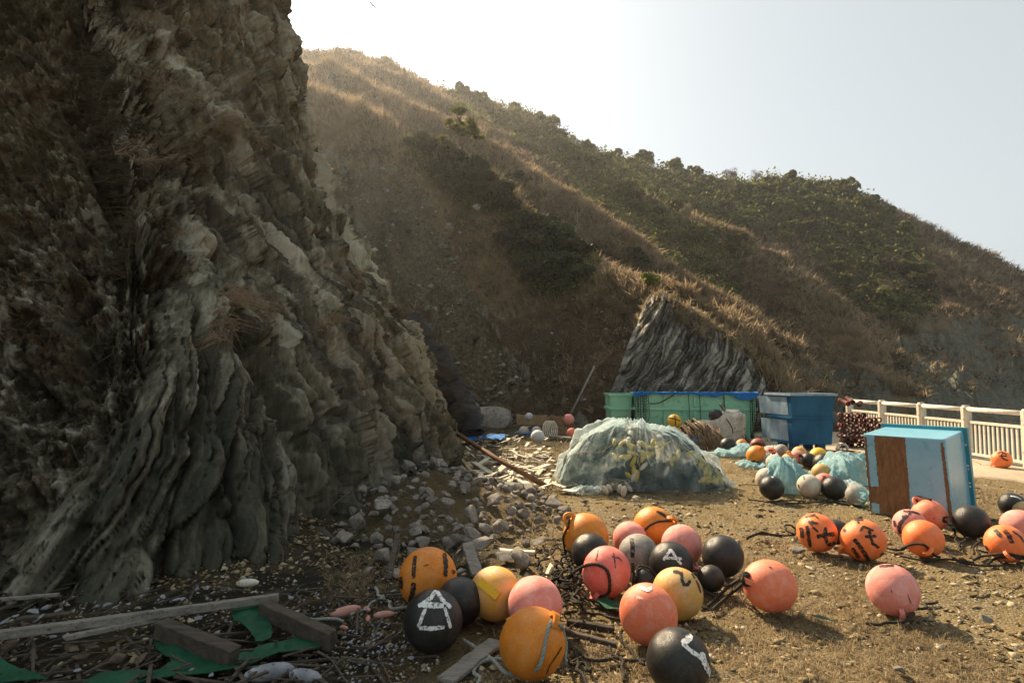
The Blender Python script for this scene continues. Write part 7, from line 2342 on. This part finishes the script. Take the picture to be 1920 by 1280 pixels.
    rope(None, .012, M_ROPEK, "lower strand of rope drawn through the ear of the rightmost orange float", raw=[G(1852, 1062) + Vector((0, 0, .02)), on("b30", -.5, -.85, 1.15), on("b30", .0, -.60, 1.2), on("b30", .9, -.60, 1.15), G(1960, 1052) + Vector((0, 0, .03))])
    Rr([(1822,1038,.02),(1826,1022,.06),(1838,1012,.08),(1850,1016,.06),(1846,1034,.03),(1830,1030,.04),(1836,1046)], "coil of black rope between the black float and the rightmost orange one")
    Rr([(1620,1168),(1660,1166),(1690,1163,.02),(1700,1152,.04),(1725,1142,.02),(1745,1136),(1760,1128)], "black rope trailing from the scuffed pink float")
    rope(None, .011, M_ROPEK, "rope tied to the ear of the salmon float by the tank", raw=[lug_point("b27", 1.05), lug_point("b27", 1.3), lug_point("b27", 1.35) + Vector((.09, .05, .0)), on("b27", .1, .92, 1.12)])
    Rr([(1798,1025),(1790,1005,.02),(1796,985,.04),(1810,1000,.02),(1800,1030)], "black rope bunched behind the plain black float")
    for i, (a, b, c) in enumerate((((1800,918),(1822,916),(1836,914)), ((1802,925),(1830,925),(1840,924)), ((1804,936),(1826,935),(1842,932)))):
        Rr([a, b, c], ("far thin black rope on the gravel right of the tank", "middle thin black rope on the gravel right of the tank", "near thin black rope on the gravel right of the tank")[i], .007)
    Rr([(1798,862),(1830,866),(1842,872),(1856,872),(1868,872)], "thin black rope on the concrete left of the railing float", .008)
    Rr([(1890,872),(1910,874),(1935,875)], "thin black rope on the concrete right of the railing float", .008)
    Rr([(1405,936),(1440,940),(1480,938),(1530,942)], "black rope at the foot of the far heap", .010)
    Rr([(1470,945),(1520,942),(1560,940),(1600,946),(1628,956)], "long black rope in front of the mottled float", .010)
    Rr([(1530,950),(1545,942),(1552,936,.04),(1560,934)], "short black rope end in front of the far heap", .010)
    Rr([(1385,910),(1400,908),(1425,910)], "thin rope on the straw left of the beige float", .006)
    rope([(1562,846),(1580,844,.05),(1600,846),(1615,848)], .018, M_ROPEB, "brown rope heap below the black float by the pots")
    rope([(1570,842,.05),(1575,832,.12),(1585,834,.12),(1590,842,.03)], .03, M_WFLOAT, "bunched white rope beside the black float by the pots")
    rope(None, .012, M_ROPEK, "black cord up the left black ear in the far heap", raw=[lug_point("b45", 1.05), lug_point("b45", 1.35), G(1500, 872) + Vector((0, 0, .10)), G(1498, 878) + Vector((0, 0, .02))])
build_ropes()

# ------------------------------------------------------------------ far boulder, dark rock band, bird
def build_far():
    c = at(915, 785, 19.0)
    me = hull_mesh("boulder", 905, 22, (1, .7, .55))
    t = link("boulder", me, M_STONE); t.location = (c.x, 19.0, .25); t.scale = (.95, .95, .95)
    tag(t, "broad brown grey boulder at the foot of the gully", "boulder")
    me = hull_mesh("boulder", 906, 18, (.8, .7, .8))
    c = at(875, 770, 18.4)
    t = link("boulder", me, M_STONE); t.location = (c.x, 18.4, .35); t.scale = (.6, .6, .8)
    tag(t, "smaller boulder between the cliff edge and the broad one", "boulder")
    # bird high over the cliff
    p = at(699, 11, 42)
    o = empty("bird", p, "small dark bird gliding high beside the cliff top", "bird")
    mb = MB()
    mb.tube([(-.16, 0, .0), (-.08, 0, .01), (0, 0, .01), (.08, 0, .0), (.13, 0, .02), (.17, 0, .015)], .03, 8, True, [.012, .03, .045, .035, .026, .006])
    mb.add([(-.14, -.0, .0), (-.26, -.05, .005), (-.26, .05, .005), (-.14, .0, .012)], [(0, 1, 2), (3, 2, 1)])
    for s in (-1, 1):
        a = [(.06, .02 * s, .02), (.10, .20 * s, .10), (.03, .42 * s, .07), (-.05, .22 * s, .085), (-.06, .03 * s, .01)]
        mb.add(a + [(x, y, z + .012) for x, y, z in a], [(0,1,3,4), (1,2,3), (5,9,8,6), (6,8,7), (0,5,6,1), (1,6,7,2), (2,7,8,3), (3,8,9,4), (4,9,5,0)])
    b = mb.build("body", M_ROPEK, o, True)
    o.rotation_euler = (0.25, 0.1, 2.6)
build_far()
